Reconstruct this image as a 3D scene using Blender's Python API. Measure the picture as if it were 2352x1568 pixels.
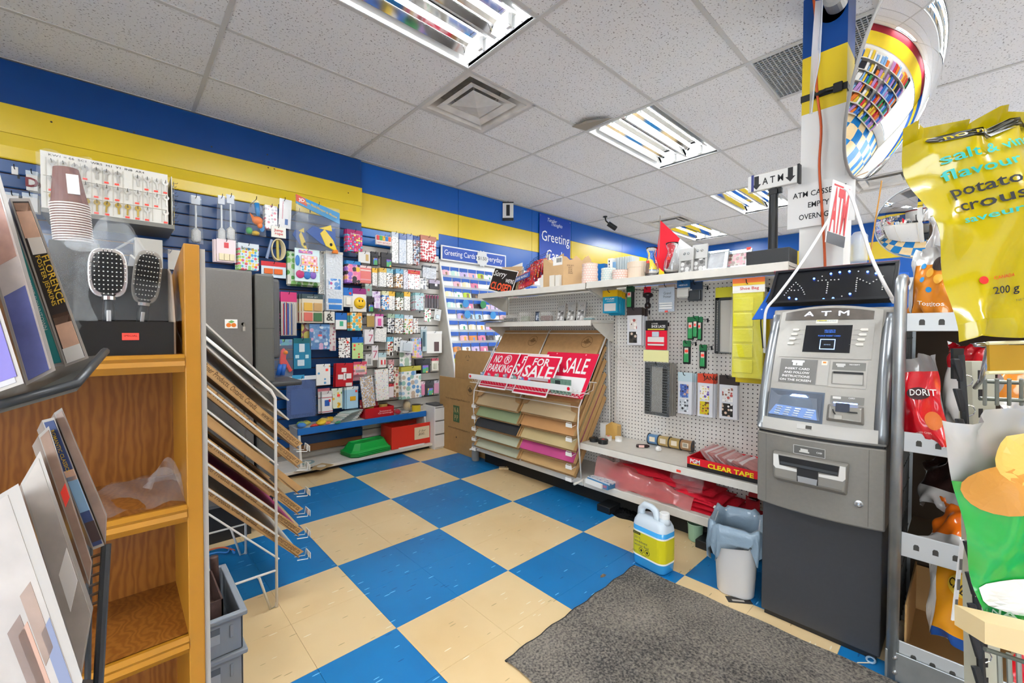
import bpy, bmesh, math, random
from mathutils import Vector as V, Matrix
R = random.Random(7)
SC = bpy.context.scene
for o in list(bpy.data.objects): bpy.data.objects.remove(o)
C = SC.collection
PI = math.pi
# ------------------------------------------------------------------ camera, world, exposure
H = 2.84                       # ceiling height
F, YAW, PITCH, ROLL, PCX, PCY, CH = 976.43, .8287, -.0236, .0026, -15.2, .6, 1.185
FW = V((math.cos(PITCH)*math.cos(YAW), math.cos(PITCH)*math.sin(YAW), math.sin(PITCH)))
_r = FW.cross(V((0, 0, 1))).normalized(); _u = _r.cross(FW)
RT = _r*math.cos(ROLL)+_u*math.sin(ROLL); UP = -_r*math.sin(ROLL)+_u*math.cos(ROLL)
cam = bpy.data.objects.new('camera', bpy.data.cameras.new('camera')); C.objects.link(cam)
cam.data.sensor_width = 36; cam.data.lens = F*36/2352; cam.data.clip_start = .02
cam.data.shift_x = -PCX/2352; cam.data.shift_y = PCY/2352
cam.matrix_world = Matrix((( RT.x, UP.x, -FW.x, 0), (RT.y, UP.y, -FW.y, 0), (RT.z, UP.z, -FW.z, CH), (0, 0, 0, 1)))
SC.camera = cam
w = bpy.data.worlds.new('world'); SC.world = w; w.use_nodes = True
w.node_tree.nodes['Background'].inputs[0].default_value = (.85, .93, 1, 1)
w.node_tree.nodes['Background'].inputs[1].default_value = 6.0
SC.view_settings.view_transform = 'Standard'; SC.view_settings.look = 'None'
SC.view_settings.exposure = 0.5; SC.view_settings.gamma = 1.0
SC.cycles.use_light_tree = False; SC.cycles.max_bounces = 7; SC.cycles.diffuse_bounces = 4; SC.cycles.glossy_bounces = 3; SC.cycles.transmission_bounces = 6; SC.cycles.transparent_max_bounces = 8
TUBE = 62.0                    # emission of the fluorescent tubes
# ------------------------------------------------------------------ survey helpers: a sighted point on a known plane of the room
EYE = V((0, 0, CH))
def ray(x, y): return FW+RT*((x-1176-PCX)/F)-UP*((y-784-PCY)/F)
def onX(x, y, v): d = ray(x, y); return EYE+d*(v/d.x)
def onY(x, y, v): d = ray(x, y); return EYE+d*(v/d.y)
def onZ(x, y, v=0): d = ray(x, y); return EYE+d*((v-CH)/d.z)
def onP(x, y, p, n): d = ray(x, y); return EYE+d*((V(p)-EYE).dot(V(n))/d.dot(V(n)))
def onD(x, y, t): return EYE+ray(x, y)*t
# ------------------------------------------------------------------ materials
def lin(c):
    if isinstance(c, str): c = tuple(int(c[i:i+2], 16) for i in (0, 2, 4))
    return tuple(((v/255)/12.92 if v/255 <= .04045 else ((v/255+.055)/1.055)**2.4) for v in c[:3])+(1,)
MC = {}
def mat(col, rough=.5, metal=0., spec=.5, emit=0., trans=0., alpha=1., coat=0., noise=0., nscale=20., bump=0., bscale=80., ior=1.45):
    key = (str(col), rough, metal, spec, emit, trans, alpha, coat, noise, nscale, bump, bscale)
    if key in MC: return MC[key]
    m = bpy.data.materials.new('m_%03d' % len(MC)); m.use_nodes = True; N = m.node_tree.nodes; L = m.node_tree.links
    b = N['Principled BSDF']; c = lin(col); I = b.inputs
    I['Base Color'].default_value = c; I['Roughness'].default_value = rough; I['Metallic'].default_value = metal
    I['Specular IOR Level'].default_value = spec; I['Alpha'].default_value = alpha; I['IOR'].default_value = ior
    I['Transmission Weight'].default_value = trans; I['Coat Weight'].default_value = coat
    if emit: I['Emission Color'].default_value = c; I['Emission Strength'].default_value = emit
    if noise or bump:
        tc = N.new('ShaderNodeTexCoord')
        if noise:
            n = N.new('ShaderNodeTexNoise'); n.inputs['Scale'].default_value = nscale; n.inputs['Detail'].default_value = 5
            L.new(tc.outputs['Object'], n.inputs['Vector'])
            r = N.new('ShaderNodeValToRGB'); r.color_ramp.elements[0].position = .3; r.color_ramp.elements[1].position = .7
            r.color_ramp.elements[0].color = tuple(x*(1-noise) for x in c[:3])+(1,)
            r.color_ramp.elements[1].color = tuple(min(1, x*(1+noise*.6)) for x in c[:3])+(1,)
            L.new(n.outputs['Fac'], r.inputs['Fac']); L.new(r.outputs['Color'], I['Base Color'])
        if bump:
            n = N.new('ShaderNodeTexNoise'); n.inputs['Scale'].default_value = bscale; n.inputs['Detail'].default_value = 3
            L.new(tc.outputs['Object'], n.inputs['Vector'])
            bp = N.new('ShaderNodeBump'); bp.inputs['Strength'].default_value = bump; bp.inputs['Distance'].default_value = .01
            L.new(n.outputs['Fac'], bp.inputs['Height']); L.new(bp.outputs['Normal'], I['Normal'])
    MC[key] = m; return m
def film(col='ffffff', a=.22, rough=.12):          # clear packaging plastic
    return mat('d4d9dc' if col == 'ffffff' else col, rough, alpha=a*.62, spec=1., bump=.3, bscale=14)
def printed(base, cols, scale=40, dens=.5, rough=.35):   # flat print: little coloured motifs scattered on card
    key = ('printed', base, tuple(cols), scale, dens)
    if key in MC: return MC[key]
    m = bpy.data.materials.new('print_%03d' % len(MC)); m.use_nodes = True; N = m.node_tree.nodes; L = m.node_tree.links
    b = N['Principled BSDF']; b.inputs['Roughness'].default_value = rough
    tc = N.new('ShaderNodeTexCoord'); v = N.new('ShaderNodeTexVoronoi'); v.inputs['Scale'].default_value = scale; v.inputs['Randomness'].default_value = .45
    L.new(tc.outputs['Object'], v.inputs['Vector'])
    r = N.new('ShaderNodeValToRGB'); r.color_ramp.interpolation = 'CONSTANT'; e = r.color_ramp.elements
    for k, c in enumerate(cols):
        if k < 2: e[k].position = k/len(cols); e[k].color = lin(c)
        else: q = e.new(k/len(cols)); q.color = lin(c)
    sp = N.new('ShaderNodeSeparateColor'); L.new(v.outputs['Color'], sp.inputs[0]); L.new(sp.outputs[0], r.inputs['Fac'])
    lt = N.new('ShaderNodeMath'); lt.operation = 'LESS_THAN'; lt.inputs[1].default_value = dens; L.new(v.outputs['Distance'], lt.inputs[0])
    mx = N.new('ShaderNodeMix'); mx.data_type = 'RGBA'; mx.inputs[6].default_value = lin(base)
    L.new(lt.outputs[0], mx.inputs[0]); L.new(r.outputs['Color'], mx.inputs[7]); L.new(mx.outputs[2], b.inputs['Base Color'])
    MC[key] = m; return m
# ------------------------------------------------------------------ mesh builder
def frame(o, x, y): x = V(x).normalized(); z = x.cross(V(y)).normalized(); y = z.cross(x); return Matrix(((x.x, y.x, z.x, o[0]), (x.y, y.y, z.y, o[1]), (x.z, y.z, z.z, o[2]), (0, 0, 0, 1)))
class MB:
    def __init__(s): s.v = []; s.f = []; s.M = None
    def add(s, vs, fs):
        n = len(s.v); s.v += [tuple(s.M @ V(p)) if s.M else tuple(p) for p in vs]; s.f += [tuple(i+n for i in f) for f in fs]; return s
    def box(s, a, b):
        x0, y0, z0 = (min(a[i], b[i]) for i in range(3)); x1, y1, z1 = (max(a[i], b[i]) for i in range(3))
        return s.add([(x0, y0, z0), (x1, y0, z0), (x1, y1, z0), (x0, y1, z0), (x0, y0, z1), (x1, y0, z1), (x1, y1, z1), (x0, y1, z1)],
                     [(3, 2, 1, 0), (4, 5, 6, 7), (0, 1, 5, 4), (1, 2, 6, 5), (2, 3, 7, 6), (3, 0, 4, 7)])
    def hexa(s, p):    # eight corners, bottom ring then top ring
        return s.add(p, [(3, 2, 1, 0), (4, 5, 6, 7), (0, 1, 5, 4), (1, 2, 6, 5), (2, 3, 7, 6), (3, 0, 4, 7)])
    def slab(s, q, n, t):   # quad q extruded by -n*t
        n = V(n).normalized(); b = [V(p)-n*t for p in q]; k = len(q)
        return s.add([tuple(p) for p in b]+[tuple(p) for p in q], [tuple(range(k))[::-1], tuple(range(k, 2*k))]+[(i, (i+1) % k, k+(i+1) % k, k+i) for i in range(k)])
    def prism(s, poly, h, z0=0):   # xy polygon, counter-clockwise
        k = len(poly)
        return s.add([(x, y, z0) for x, y in poly]+[(x, y, z0+h) for x, y in poly], [tuple(range(k))[::-1], tuple(range(k, 2*k))]+[(i, (i+1) % k, k+(i+1) % k, k+i) for i in range(k)])
    def tube(s, pts, r, k=8, closed=False):
        pts = [V(p) for p in pts]; n = len(pts); rings = []; prev = None
        for i, p in enumerate(pts):
            a = pts[(i-1) % n] if (i or closed) else p; b = pts[(i+1) % n] if (i < n-1 or closed) else p
            d = (b-a).normalized()
            if prev is None: t = V((0, 0, 1)) if abs(d.z) < .9 else V((1, 0, 0)); x = d.cross(t).normalized()
            else: x = (prev-d*prev.dot(d)).normalized()
            prev = x; y = d.cross(x); rr = r[i] if isinstance(r, (list, tuple)) else r
            rings.append([p+(x*math.cos(2*PI*j/k)+y*math.sin(2*PI*j/k))*rr for j in range(k)])
        vs = [tuple(q) for g in rings for q in g]; fs = []
        for i in range(n if closed else n-1):
            for j in range(k):
                a, b = i*k, ((i+1) % n)*k; fs.append((a+j, a+(j+1) % k, b+(j+1) % k, b+j))
        if not closed: fs += [tuple(range(k))[::-1], tuple((n-1)*k+j for j in range(k))]
        return s.add(vs, fs)
    def lathe(s, prof, k=24, cap=True):   # (r,z) profile about z
        n = len(prof); vs = [(r*math.cos(2*PI*j/k), r*math.sin(2*PI*j/k), z) for r, z in prof for j in range(k)]
        fs = [(i*k+j, i*k+(j+1) % k, (i+1)*k+(j+1) % k, (i+1)*k+j) for i in range(n-1) for j in range(k)]
        if cap: fs += [tuple(range(k))[::-1], tuple((n-1)*k+j for j in range(k))]
        return s.add(vs, fs)
    def grid(s, fn, nu, nv):
        vs = [tuple(fn(i/nu, j/nv)) for j in range(nv+1) for i in range(nu+1)]
        return s.add(vs, [(j*(nu+1)+i, j*(nu+1)+i+1, (j+1)*(nu+1)+i+1, (j+1)*(nu+1)+i) for j in range(nv) for i in range(nu)])
    def pillow(s, fn, nu, nv):    # closed shell from fn(u,v,side)
        s.grid(lambda u, v: fn(u, v, 1), nu, nv); return s.grid(lambda u, v: fn(1-u, v, -1), nu, nv)
    def disc(s, c, x, y, r, k=16, r2=None):
        c = V(c); x = V(x); y = V(y); r2 = r2 or r
        return s.add([tuple(c+x*r*math.cos(2*PI*j/k)+y*r2*math.sin(2*PI*j/k)) for j in range(k)], [tuple(range(k))])
    def ball(s, c, rx, ry=None, rz=None, k=12, n=8):
        ry = ry or rx; rz = rz or rx
        vs = [(c[0]+rx*math.sin(PI*i/n)*math.cos(2*PI*j/k), c[1]+ry*math.sin(PI*i/n)*math.sin(2*PI*j/k), c[2]+rz*math.cos(PI*i/n)) for i in range(n+1) for j in range(k)]
        return s.add(vs, [(i*k+j, (i+1)*k+j, (i+1)*k+(j+1) % k, i*k+(j+1) % k) for i in range(n) for j in range(k)])
def chainM(p):
    M = Matrix.Identity(4)
    while p is not None: M = p.matrix_basis @ M; p = p.parent
    return M
def obj(name, mb, m, parent=None, smooth=False, bevel=0., world=False, bseg=2, label=None):
    """one mesh object; a part keeps its parent's frame, a top-level mesh gets its origin at its base"""
    me = bpy.data.meshes.new(name); vs = mb.v
    loc = None
    if parent is not None and world:
        Mi = chainM(parent).inverted(); vs = [tuple(Mi @ V(p)) for p in vs]
    if parent is None and vs:
        xs, ys, zs = zip(*vs); loc = ((min(xs)+max(xs))/2, (min(ys)+max(ys))/2, min(zs)); vs = [(x-loc[0], y-loc[1], z-loc[2]) for x, y, z in vs]
    me.from_pydata(vs, [], mb.f); me.update()
    if m is not None: me.materials.append(m)
    if smooth: me.polygons.foreach_set('use_smooth', [True]*len(me.polygons))
    o = bpy.data.objects.new(name, me); C.objects.link(o)
    if parent is not None: o.parent = parent
    if loc: o.location = loc
    if bevel: b = o.modifiers.new('bevel', 'BEVEL'); b.width = bevel; b.segments = bseg; b.limit_method = 'ANGLE'
    if smooth: 
        e = o.modifiers.new('split', 'EDGE_SPLIT') if False else None
    if label: o['label'] = label
    return o
def inst(src, parent=None, loc=None, rot=None, name=None):     # a copy that shares its mesh
    o = src.copy(); C.objects.link(o); o.parent = parent
    if loc is not None: o.location = loc
    if rot is not None: o.rotation_euler = rot
    if name: o.name = name
    return o
def thing(name, label, cat, loc=(0, 0, 0), rz=0., group=None, M=None):
    o = bpy.data.objects.new(name, None); C.objects.link(o); o.empty_display_size = .05
    if M is not None: o.matrix_basis = M
    else: o.location = loc; o.rotation_euler = (0, 0, rz)
    return tag(o, label, cat, group)
def tag(o, label, cat, group=None, kind=None):
    if label: o['label'] = label
    if cat: o['category'] = cat
    if group: o['group'] = group
    if kind: o['kind'] = kind
    return o
def dup(root, loc=None, label=None, group=None, rot=None):
    r = root.copy(); C.objects.link(r)
    if loc is not None: r.location = loc
    if rot is not None: r.rotation_euler = rot
    if label: r['label'] = label
    if group: r['group'] = group
    for ch in list(root.children):
        c = ch.copy(); C.objects.link(c); c.parent = r
        for g in list(ch.children): d = g.copy(); C.objects.link(d); d.parent = c
    return r
def struct(o, label=None): o['kind'] = 'structure'; (label and o.__setitem__('label', label)); return o
TXT = {}
def text(s, parent, M, m, h=None, w=None, bold=0., shear=0., align='CENTER', name='lettering', depth=.0006, sp=1., world=True):
    """letters as a thin mesh, laid in the frame M (x right, y up), centred on it; h letter height, w total width"""
    key = (s, bold, shear, align, sp)
    if key not in TXT:
        cu = bpy.data.curves.new('t', 'FONT'); cu.body = s; cu.size = 1; cu.align_x = align; cu.offset = bold; cu.shear = shear
        cu.space_character = sp; cu.resolution_u = 2; cu.fill_mode = 'FRONT'; cu.space_line = .95
        t = bpy.data.objects.new('t', cu); C.objects.link(t)
        me = bpy.data.meshes.new_from_object(t); bpy.data.objects.remove(t); bpy.data.curves.remove(cu)
        TXT[key] = ([tuple(v.co) for v in me.vertices], [tuple(p.vertices) for p in me.polygons]); bpy.data.meshes.remove(me)
    vs, fs = TXT[key]
    xs = [p[0] for p in vs]; ys = [p[1] for p in vs]
    nl = s.count('\n')+1
    sy = (h*nl*1.12/(max(ys)-min(ys)) if nl > 1 else h/.69) if h else None; sx = w/(max(xs)-min(xs)) if w else sy
    if sy is None: sy = sx
    cx = (max(xs)+min(xs))/2 if align == 'CENTER' else min(xs)
    cy = (max(ys)+min(ys))/2
    b = MB(); b.add([tuple(M @ V(((x-cx)*sx, (y-cy)*sy, depth))) for x, y, z in vs], fs)
    return obj(name, b, m, parent, world=world)
# ------------------------------------------------------------------ common materials
WHITE = mat('f2f1ee', .45); PAPER = mat('f4f2ec', .6); BLACK = mat('17181a', .45); CHROME = mat('c8cacc', .22, metal=1)
GALV = mat('b4b8b9', .38, metal=.85, noise=.15, nscale=14); SHELFW = mat('dcd6cb', .4, noise=.05); WIREW = mat('e9e6df', .35)
KRAFT = mat('b58c5d', .8, noise=.1, nscale=30); KRAFTD = mat('9c7346', .8, noise=.12, nscale=40)
RED = mat('d8102f', .4); ORANGE_TAG = mat('ff4a3c', .5); DARK = mat('1b1d20', .6); INK = mat('1c1c1e', .6); HOOK = mat('26272a', .35, metal=.6)
# ================================================================== THE SETTING
T = .6096; FX, FY = 1.4208, 2.1347; OX, OY = 1.6749, 2.1766
X0, X1, Y0, Y1 = -2.6, 8.4, -3.4, 4.05
# floor: vinyl tiles, one foot square, in two-by-two checks
floor = struct(obj('floor', MB().box((X0, Y0, -.06), (X1, Y1, -.004)), mat('3c3428', .8)))
def vinyl(base, fleck, dark, name, dirt):
    m = bpy.data.materials.new(name); m.use_nodes = True; N = m.node_tree.nodes; L = m.node_tree.links; b = N['Principled BSDF']
    g = N.new('ShaderNodeNewGeometry'); mp = N.new('ShaderNodeMapping'); mp.inputs['Rotation'].default_value = (0, 0, .75); mp.inputs['Scale'].default_value = (14, 90, 1)
    L.new(g.outputs['Position'], mp.inputs['Vector'])
    v = N.new('ShaderNodeTexVoronoi'); v.inputs['Scale'].default_value = 1.0; L.new(mp.outputs[0], v.inputs['Vector'])
    sp = N.new('ShaderNodeSeparateColor'); L.new(v.outputs['Color'], sp.inputs[0])
    a = N.new('ShaderNodeMath'); a.operation = 'LESS_THAN'; a.inputs[1].default_value = .22; L.new(v.outputs['Distance'], a.inputs[0])
    c = N.new('ShaderNodeMath'); c.operation = 'GREATER_THAN'; c.inputs[1].default_value = .93; L.new(sp.outputs[0], c.inputs[0])
    c2 = N.new('ShaderNodeMath'); c2.operation = 'LESS_THAN'; c2.inputs[1].default_value = .09; L.new(sp.outputs[0], c2.inputs[0])
    f1 = N.new('ShaderNodeMath'); f1.operation = 'MULTIPLY'; L.new(a.outputs[0], f1.inputs[0]); L.new(c.outputs[0], f1.inputs[1])
    f2 = N.new('ShaderNodeMath'); f2.operation = 'MULTIPLY'; L.new(a.outputs[0], f2.inputs[0]); L.new(c2.outputs[0], f2.inputs[1])
    n = N.new('ShaderNodeTexNoise'); n.inputs['Scale'].default_value = 2.6; n.inputs['Detail'].default_value = 6; L.new(g.outputs['Position'], n.inputs['Vector'])
    r = N.new('ShaderNodeValToRGB'); r.color_ramp.elements[0].color = lin(dirt); r.color_ramp.elements[0].position = .2
    r.color_ramp.elements[1].color = lin(base); r.color_ramp.elements[1].position = .55; L.new(n.outputs['Fac'], r.inputs['Fac'])
    m1 = N.new('ShaderNodeMix'); m1.data_type = 'RGBA'; m1.inputs[7].default_value = lin(fleck); L.new(f1.outputs[0], m1.inputs[0]); L.new(r.outputs['Color'], m1.inputs[6])
    m2 = N.new('ShaderNodeMix'); m2.data_type = 'RGBA'; m2.inputs[7].default_value = lin(dark); L.new(f2.outputs[0], m2.inputs[0]); L.new(m1.outputs[2], m2.inputs[6])
    L.new(m2.outputs[2], b.inputs['Base Color']); b.inputs['Roughness'].default_value = .34; b.inputs['Specular IOR Level'].default_value = .4
    return m
VB = vinyl('1270ac', '7fc4ea', '0c4c86', 'vinyl_blue', '0d629c'); VC = vinyl('e4c898', 'efe2c8', 'b59c70', 'vinyl_cream', 'd9b884')
tl = MB(); h = .1524-.0004; tl.add([(-h, -h, -.004), (h, -h, -.004), (h, h, -.004), (-h, h, -.004), (-h, -h, -.0006), (h, -h, -.0006), (h, h, -.0006), (-h, h, -.0006), (-h+.0006, -h+.0006, 0), (h-.0006, -h+.0006, 0), (h-.0006, h-.0006, 0), (-h+.0006, h-.0006, 0)],
    [(0, 1, 5, 4), (1, 2, 6, 5), (2, 3, 7, 6), (3, 0, 4, 7), (4, 5, 9, 8), (5, 6, 10, 9), (6, 7, 11, 10), (7, 4, 8, 11), (8, 9, 10, 11)])
srcB = srcC = None; far = {VB: MB(), VC: MB()}
for i in range(-13, 23):
    for j in range(-19, 7):
        x = FX+(i+.5)*.3048; y = FY+(j+.5)*.3048
        if x-.153 < X0 or x+.153 > X1 or y-.153 < Y0 or y+.16 > Y1: continue
        ci, cj = math.floor(i/2), math.floor(j/2)
        blue = (ci+cj) % 2 == 0
        if -.6 < x < 3.1 and .1 < y:
            src = srcB if blue else srcC
            if src is None:
                o = obj('tile', tl, VB if blue else VC, floor, world=False)
                if blue: srcB = o
                else: srcC = o
            else: o = inst(src, floor)
            o.location = (x-floor.location.x, y-floor.location.y, .06)
        else:
            b = far[VB if blue else VC]; b.M = Matrix.Translation((x, y, 0)); b.add(tl.v, tl.f)
for m_, b in far.items(): b.M = None; o = obj('tile_field', b, m_, floor, world=True); o['kind'] = 'stuff'
# ceiling: lay-in panels in a grid of tee bars
ceil = struct(obj('ceiling', MB().box((X0, Y0, H+.12), (X1, Y1, H+.2)), mat('8f8d8a', .9)))
def acoustic():
    m = bpy.data.materials.new('acoustic_tile'); m.use_nodes = True; N = m.node_tree.nodes; L = m.node_tree.links; b = N['Principled BSDF']
    g = N.new('ShaderNodeNewGeometry'); v = N.new('ShaderNodeTexNoise'); v.inputs['Scale'].default_value = 95; v.inputs['Detail'].default_value = 3
    L.new(g.outputs['Position'], v.inputs['Vector']); r = N.new('ShaderNodeValToRGB'); r.color_ramp.elements[0].position = .32; r.color_ramp.elements[1].position = .40
    r.color_ramp.elements[0].color = lin('8d8782'); r.color_ramp.elements[1].color = lin('efedeb'); L.new(v.outputs['Fac'], r.inputs['Fac'])
    n2 = N.new('ShaderNodeTexNoise'); n2.inputs['Scale'].default_value = 1.3; L.new(g.outputs['Position'], n2.inputs['Vector'])
    mx = N.new('ShaderNodeMix'); mx.data_type = 'RGBA'; mx.blend_type = 'MULTIPLY'; mx.inputs[0].default_value = .12; L.new(r.outputs['Color'], mx.inputs[6]); L.new(n2.outputs['Fac'], mx.inputs[7])
    L.new(mx.outputs[2], b.inputs['Base Color']); b.inputs['Roughness'].default_value = .9
    bp = N.new('ShaderNodeBump'); bp.inputs['Strength'].default_value = .3; bp.inputs['Distance'].default_value = .004; L.new(v.outputs['Fac'], bp.inputs['Height']); L.new(bp.outputs[0], b.inputs['Normal'])
    return m
AC = acoustic(); TEE = mat('c9c6c1', .5)
cells = {}     # openings: (i,j) -> 'light' | 'vent' ; i along X in 4 ft, j along Y in 2 ft
lights = [(-1, -1), (1, -1), (3, -1), (4, 1), (-1, -5), (1, -5), (3, -5), (-3, -1), (-3, -5), (5, -5), (-1, -9), (1, -9), (3, -9)]  # lights out of view continue the grid, added for even room lighting
for c in lights: cells[c] = 'light'
def cx(i): return OX+i*1.2192
def cy(j): return OY+j*.6096
psrc = {}
def panel(xa, xb, ya, yb, tilt=0, dz=0):
    key = (round(xb-xa, 3), round(yb-ya, 3))
    if key not in psrc:
        a, b_ = (xb-xa)/2-.004, (yb-ya)/2-.004
        psrc[key] = o = obj('panel', MB().box((-a, -b_, 0), (a, b_, .016)), AC, ceil)
    else: o = inst(psrc[key], ceil)
    o.location = ((xa+xb)/2-ceil.location.x, (ya+yb)/2-ceil.location.y, H+.004+dz-ceil.location.z); o.rotation_euler = (0, tilt, 0)
VENTS = [(0, 0, 0), (3, 1, 1)]      # (i, j, half of the four foot cell)
for i in range(-4, 6):
    for j in range(-10, 4):
        xa, xb, ya, yb = max(cx(i), X0), min(cx(i+1), X1), max(cy(j), Y0), min(cy(j+1), Y1)
        if xb-xa < .05 or yb-ya < .04 or (i, j) in cells: continue
        if (i, j) == (0, 0): panel(xa+.6096, xb, ya, yb)
        elif (i, j) == (3, 1): panel(xa, xa+.6096, ya, yb)
        elif (i, j) == (1, -3): panel(xa+.6096, xb, ya, yb)
        elif (i, j) == (3, -3): panel(xa, xa+.6096, ya, yb)
        else: panel(xa, xb, ya, yb)
long_ = None
for j in range(-9, 4):
    b = MB().box((X0, -.012, 0), (X1, .012, .004)).box((X0, -.003, .004), (X1, .003, .04))
    if long_ is None: long_ = obj('tee_bar', b, TEE, ceil); o = long_
    else: o = inst(long_, ceil)
    o.location = (-ceil.location.x, cy(j)-ceil.location.y, H-ceil.location.z)
cross = None
for i in range(-3, 6):
    b = MB().box((-.012, Y0, -.001), (.012, Y1, .003))
    if cross is None: cross = obj('cross_tee', b, TEE, ceil); o = cross
    else: o = inst(cross, ceil)
    o.location = (cx(i)-ceil.location.x, -ceil.location.y, H-ceil.location.z)
for (i, j, off) in ((0, 0, .6096), (3, 1, .6096), (1, -3, .6096), (3, -3, .6096)):
    o = obj('cross_tee', MB().box((cx(i)+off-.012, cy(j), H), (cx(i)+off+.012, cy(j+1), H+.004)), TEE, ceil, world=True)
# wall angle
struct(obj('trim_1', MB().box((X0, Y1-.03, H-.004), (X1, Y1, H+.02)), mat('a8a49c', .6)))
struct(obj('trim_2', MB().box((X1-.025, Y0, H-.004), (X1, Y1-.03, H+.02)), mat('a8a49c', .6)))
# curled corner of a panel beside the second light
b = MB(); a0 = onZ(1313, 291, H); a1 = onZ(1346, 268, H); a2 = onZ(1410, 266, H); a3 = onZ(1345, 300, H)
sag = obj('panel_corner', MB().add([tuple(a0), tuple(a3), tuple(a2+V((0, 0, -.012))), tuple(a1+V((0, 0, -.03)))], [(0, 1, 2, 3)]), mat('9b9284', .9), ceil, world=True)
# walls: painted bands
BLUE = mat('083f84', .3, noise=.06, nscale=3, spec=.4); YEL = mat('d9bb1e', .3, noise=.05, nscale=4, spec=.6); WALLW = mat('d9d6cf', .6); MAROON = mat('8c1626', .4)
wall = struct(obj('wall_left', MB().box((X0, Y1, -.06), (X1, Y1+.1, H+.12)), mat('cfcbc2', .6)))
BLUE_LIT = mat('0b55a8', .28, noise=.05, nscale=3, spec=.5)  # brighter copy of BLUE: the stronger light on these boards is in the colour
bz = [(2.543, H-.002, BLUE_LIT, 'band'), (2.28, 2.543, YEL, 'band'), (1.98, 2.28, BLUE_LIT, 'band')]
for z0, z1, m_, n in bz:       # boards of the right-hand run, butted at the seams
    for xa, xb in ((1.768, 2.952), (2.957, 4.18), (4.184, 5.02), (5.03, 6.4), (6.404, X1)):
        obj('board', MB().box((xa, Y1-.014, z0), (xb, Y1, z1-.002)), m_, wall, world=True, bevel=.001)
# the near run of boards stands forward of the wall
obj('board', MB().box((X0, 3.985, 2.562), (1.766, Y1, H-.012)), BLUE, wall, world=True, bevel=.002)
obj('board', MB().box((X0, 3.968, 2.385), (1.766, Y1, 2.560)), YEL, wall, world=True, bevel=.002)
obj('board', MB().hexa([(X0, 3.99, 2.312), (1.766, 3.99, 2.312), (1.766, Y1, 2.312), (X0, Y1, 2.312), (X0, 3.968, 2.383), (1.766, 3.968, 2.383), (1.766, Y1, 2.383), (X0, Y1, 2.383)]), YEL, wall, world=True)
for px, py in ((118, 280), (308, 304), (486, 337), (614, 355), (616, 385), (630, 388), (800, 443)):
    p = onY(px, py, 3.968); obj('screw', MB().add([(p.x+.006*math.cos(a), 3.9665, p.z+.006*math.sin(a)) for a in [k*PI/4 for k in range(8)]], [tuple(range(8))[::-1]]), mat('3a2d14', .6), wall, world=True)
# slatwall: each board of it
SY = 3.99
SLB = mat('10437c', .3, noise=.1, nscale=6, spec=.6); SLW = mat('dedad2', .35); GRV = mat('8c5f3a', .7); SLY = mat('d9bb1e', .3, spec=.6)
obj('slat_backing', MB().box((X0, SY+.022, .1), (1.766, Y1, 2.312)), GRV, wall, world=True)
obj('slat_backing', MB().box((1.77, SY+.035, .1), (2.66, Y1-.001, 2.28)), mat('5f5c58', .7), wall, world=True)
def slat(xa, xb, z, h, m_, y=SY):
    return obj('slat', MB().add([(xa, y+.004, z), (xb, y+.004, z), (xb, y, z+.006), (xa, y, z+.006), (xb, y, z+h), (xa, y, z+h), (xa, y+.03, z), (xb, y+.03, z), (xa, y+.03, z+h), (xb, y+.03, z+h)],
        [(0, 1, 2, 3), (3, 2, 4, 5), (0, 3, 5, 8, 6), (1, 7, 9, 4, 2), (5, 4, 9, 8), (6, 7, 1, 0)]), m_, wall, world=True)
z = 2.312-.086; k = 0
while z > .1:
    slat(X0, 1.766, z+.008, .078, SLY if k == 0 else SLB); z -= .086; k += 1
z = 2.28; k = 0
while z > .1:
    slat(1.77, 2.66, z-.08, .076, SLY if k < 1 else (mat('1b6fbe', .25, spec=.7) if k < 3 else SLW), SY+.012); z -= .086; k += 1
# far wall and the two walls behind the camera
wb = struct(obj('wall_back', MB().box((X1, Y0, -.06), (X1+.1, Y1+.1, H+.12)), WALLW))
for z0, z1, m_ in ((2.543, H-.002, BLUE_LIT), (2.28, 2.543, YEL), (1.98, 2.28, BLUE_LIT)):
    obj('board', MB().box((X1-.014, Y0, z0), (X1, Y1-.015, z1-.002)), m_, wb, world=True)
wr = struct(obj('wall_right', MB().box((X0, Y0-.1, -.06), (5.3, Y0, H+.12)).box((8.2, Y0-.1, -.06), (X1, Y0, H+.12)).box((5.3, Y0-.1, -.06), (8.2, Y0, .4)).box((5.3, Y0-.1, 2.19), (8.2, Y0, H+.12)), WALLW))
w2 = tag(bpy.data.objects.new('added_window_2', None), None, None, kind='structure'); C.objects.link(w2); w2.location = (6.75, Y0-.05, .4)  # out-of-view window, added to lift the far ceiling with daylight
obj('window_frame', MB().box((5.3, Y0-.08, .4), (8.2, Y0-.03, .44)).box((5.3, Y0-.08, 2.15), (8.2, Y0-.03, 2.19)).box((5.3, Y0-.08, .44), (5.34, Y0-.03, 2.15)).box((6.73, Y0-.08, .44), (6.77, Y0-.03, 2.15)).box((8.16, Y0-.08, .44), (8.2, Y0-.03, 2.15)), mat('b9bcc0', .4, metal=.6), w2, world=True)
obj('board', MB().box((X0, Y0, 2.62), (X1, Y0+.014, H-.002)), MAROON, wr, world=True)
obj('board', MB().box((X0, Y0, 2.2), (X1, Y0+.014, 2.618)), YEL, wr, world=True)
wf = struct(obj('wall_front', MB().box((X0-.1, Y0-.1, -.06), (X0, -2.6, H+.12)).box((X0-.1, .2, -.06), (X0, Y1+.1, H+.12)).box((X0-.1, -2.6, -.06), (X0, .2, .5)).box((X0-.1, -2.6, 2.45), (X0, .2, H+.12)), WALLW))
obj('board', MB().box((X0, Y0, 2.62), (X0+.014, Y1-.02, H-.002)), MAROON, wf, world=True)
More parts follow.
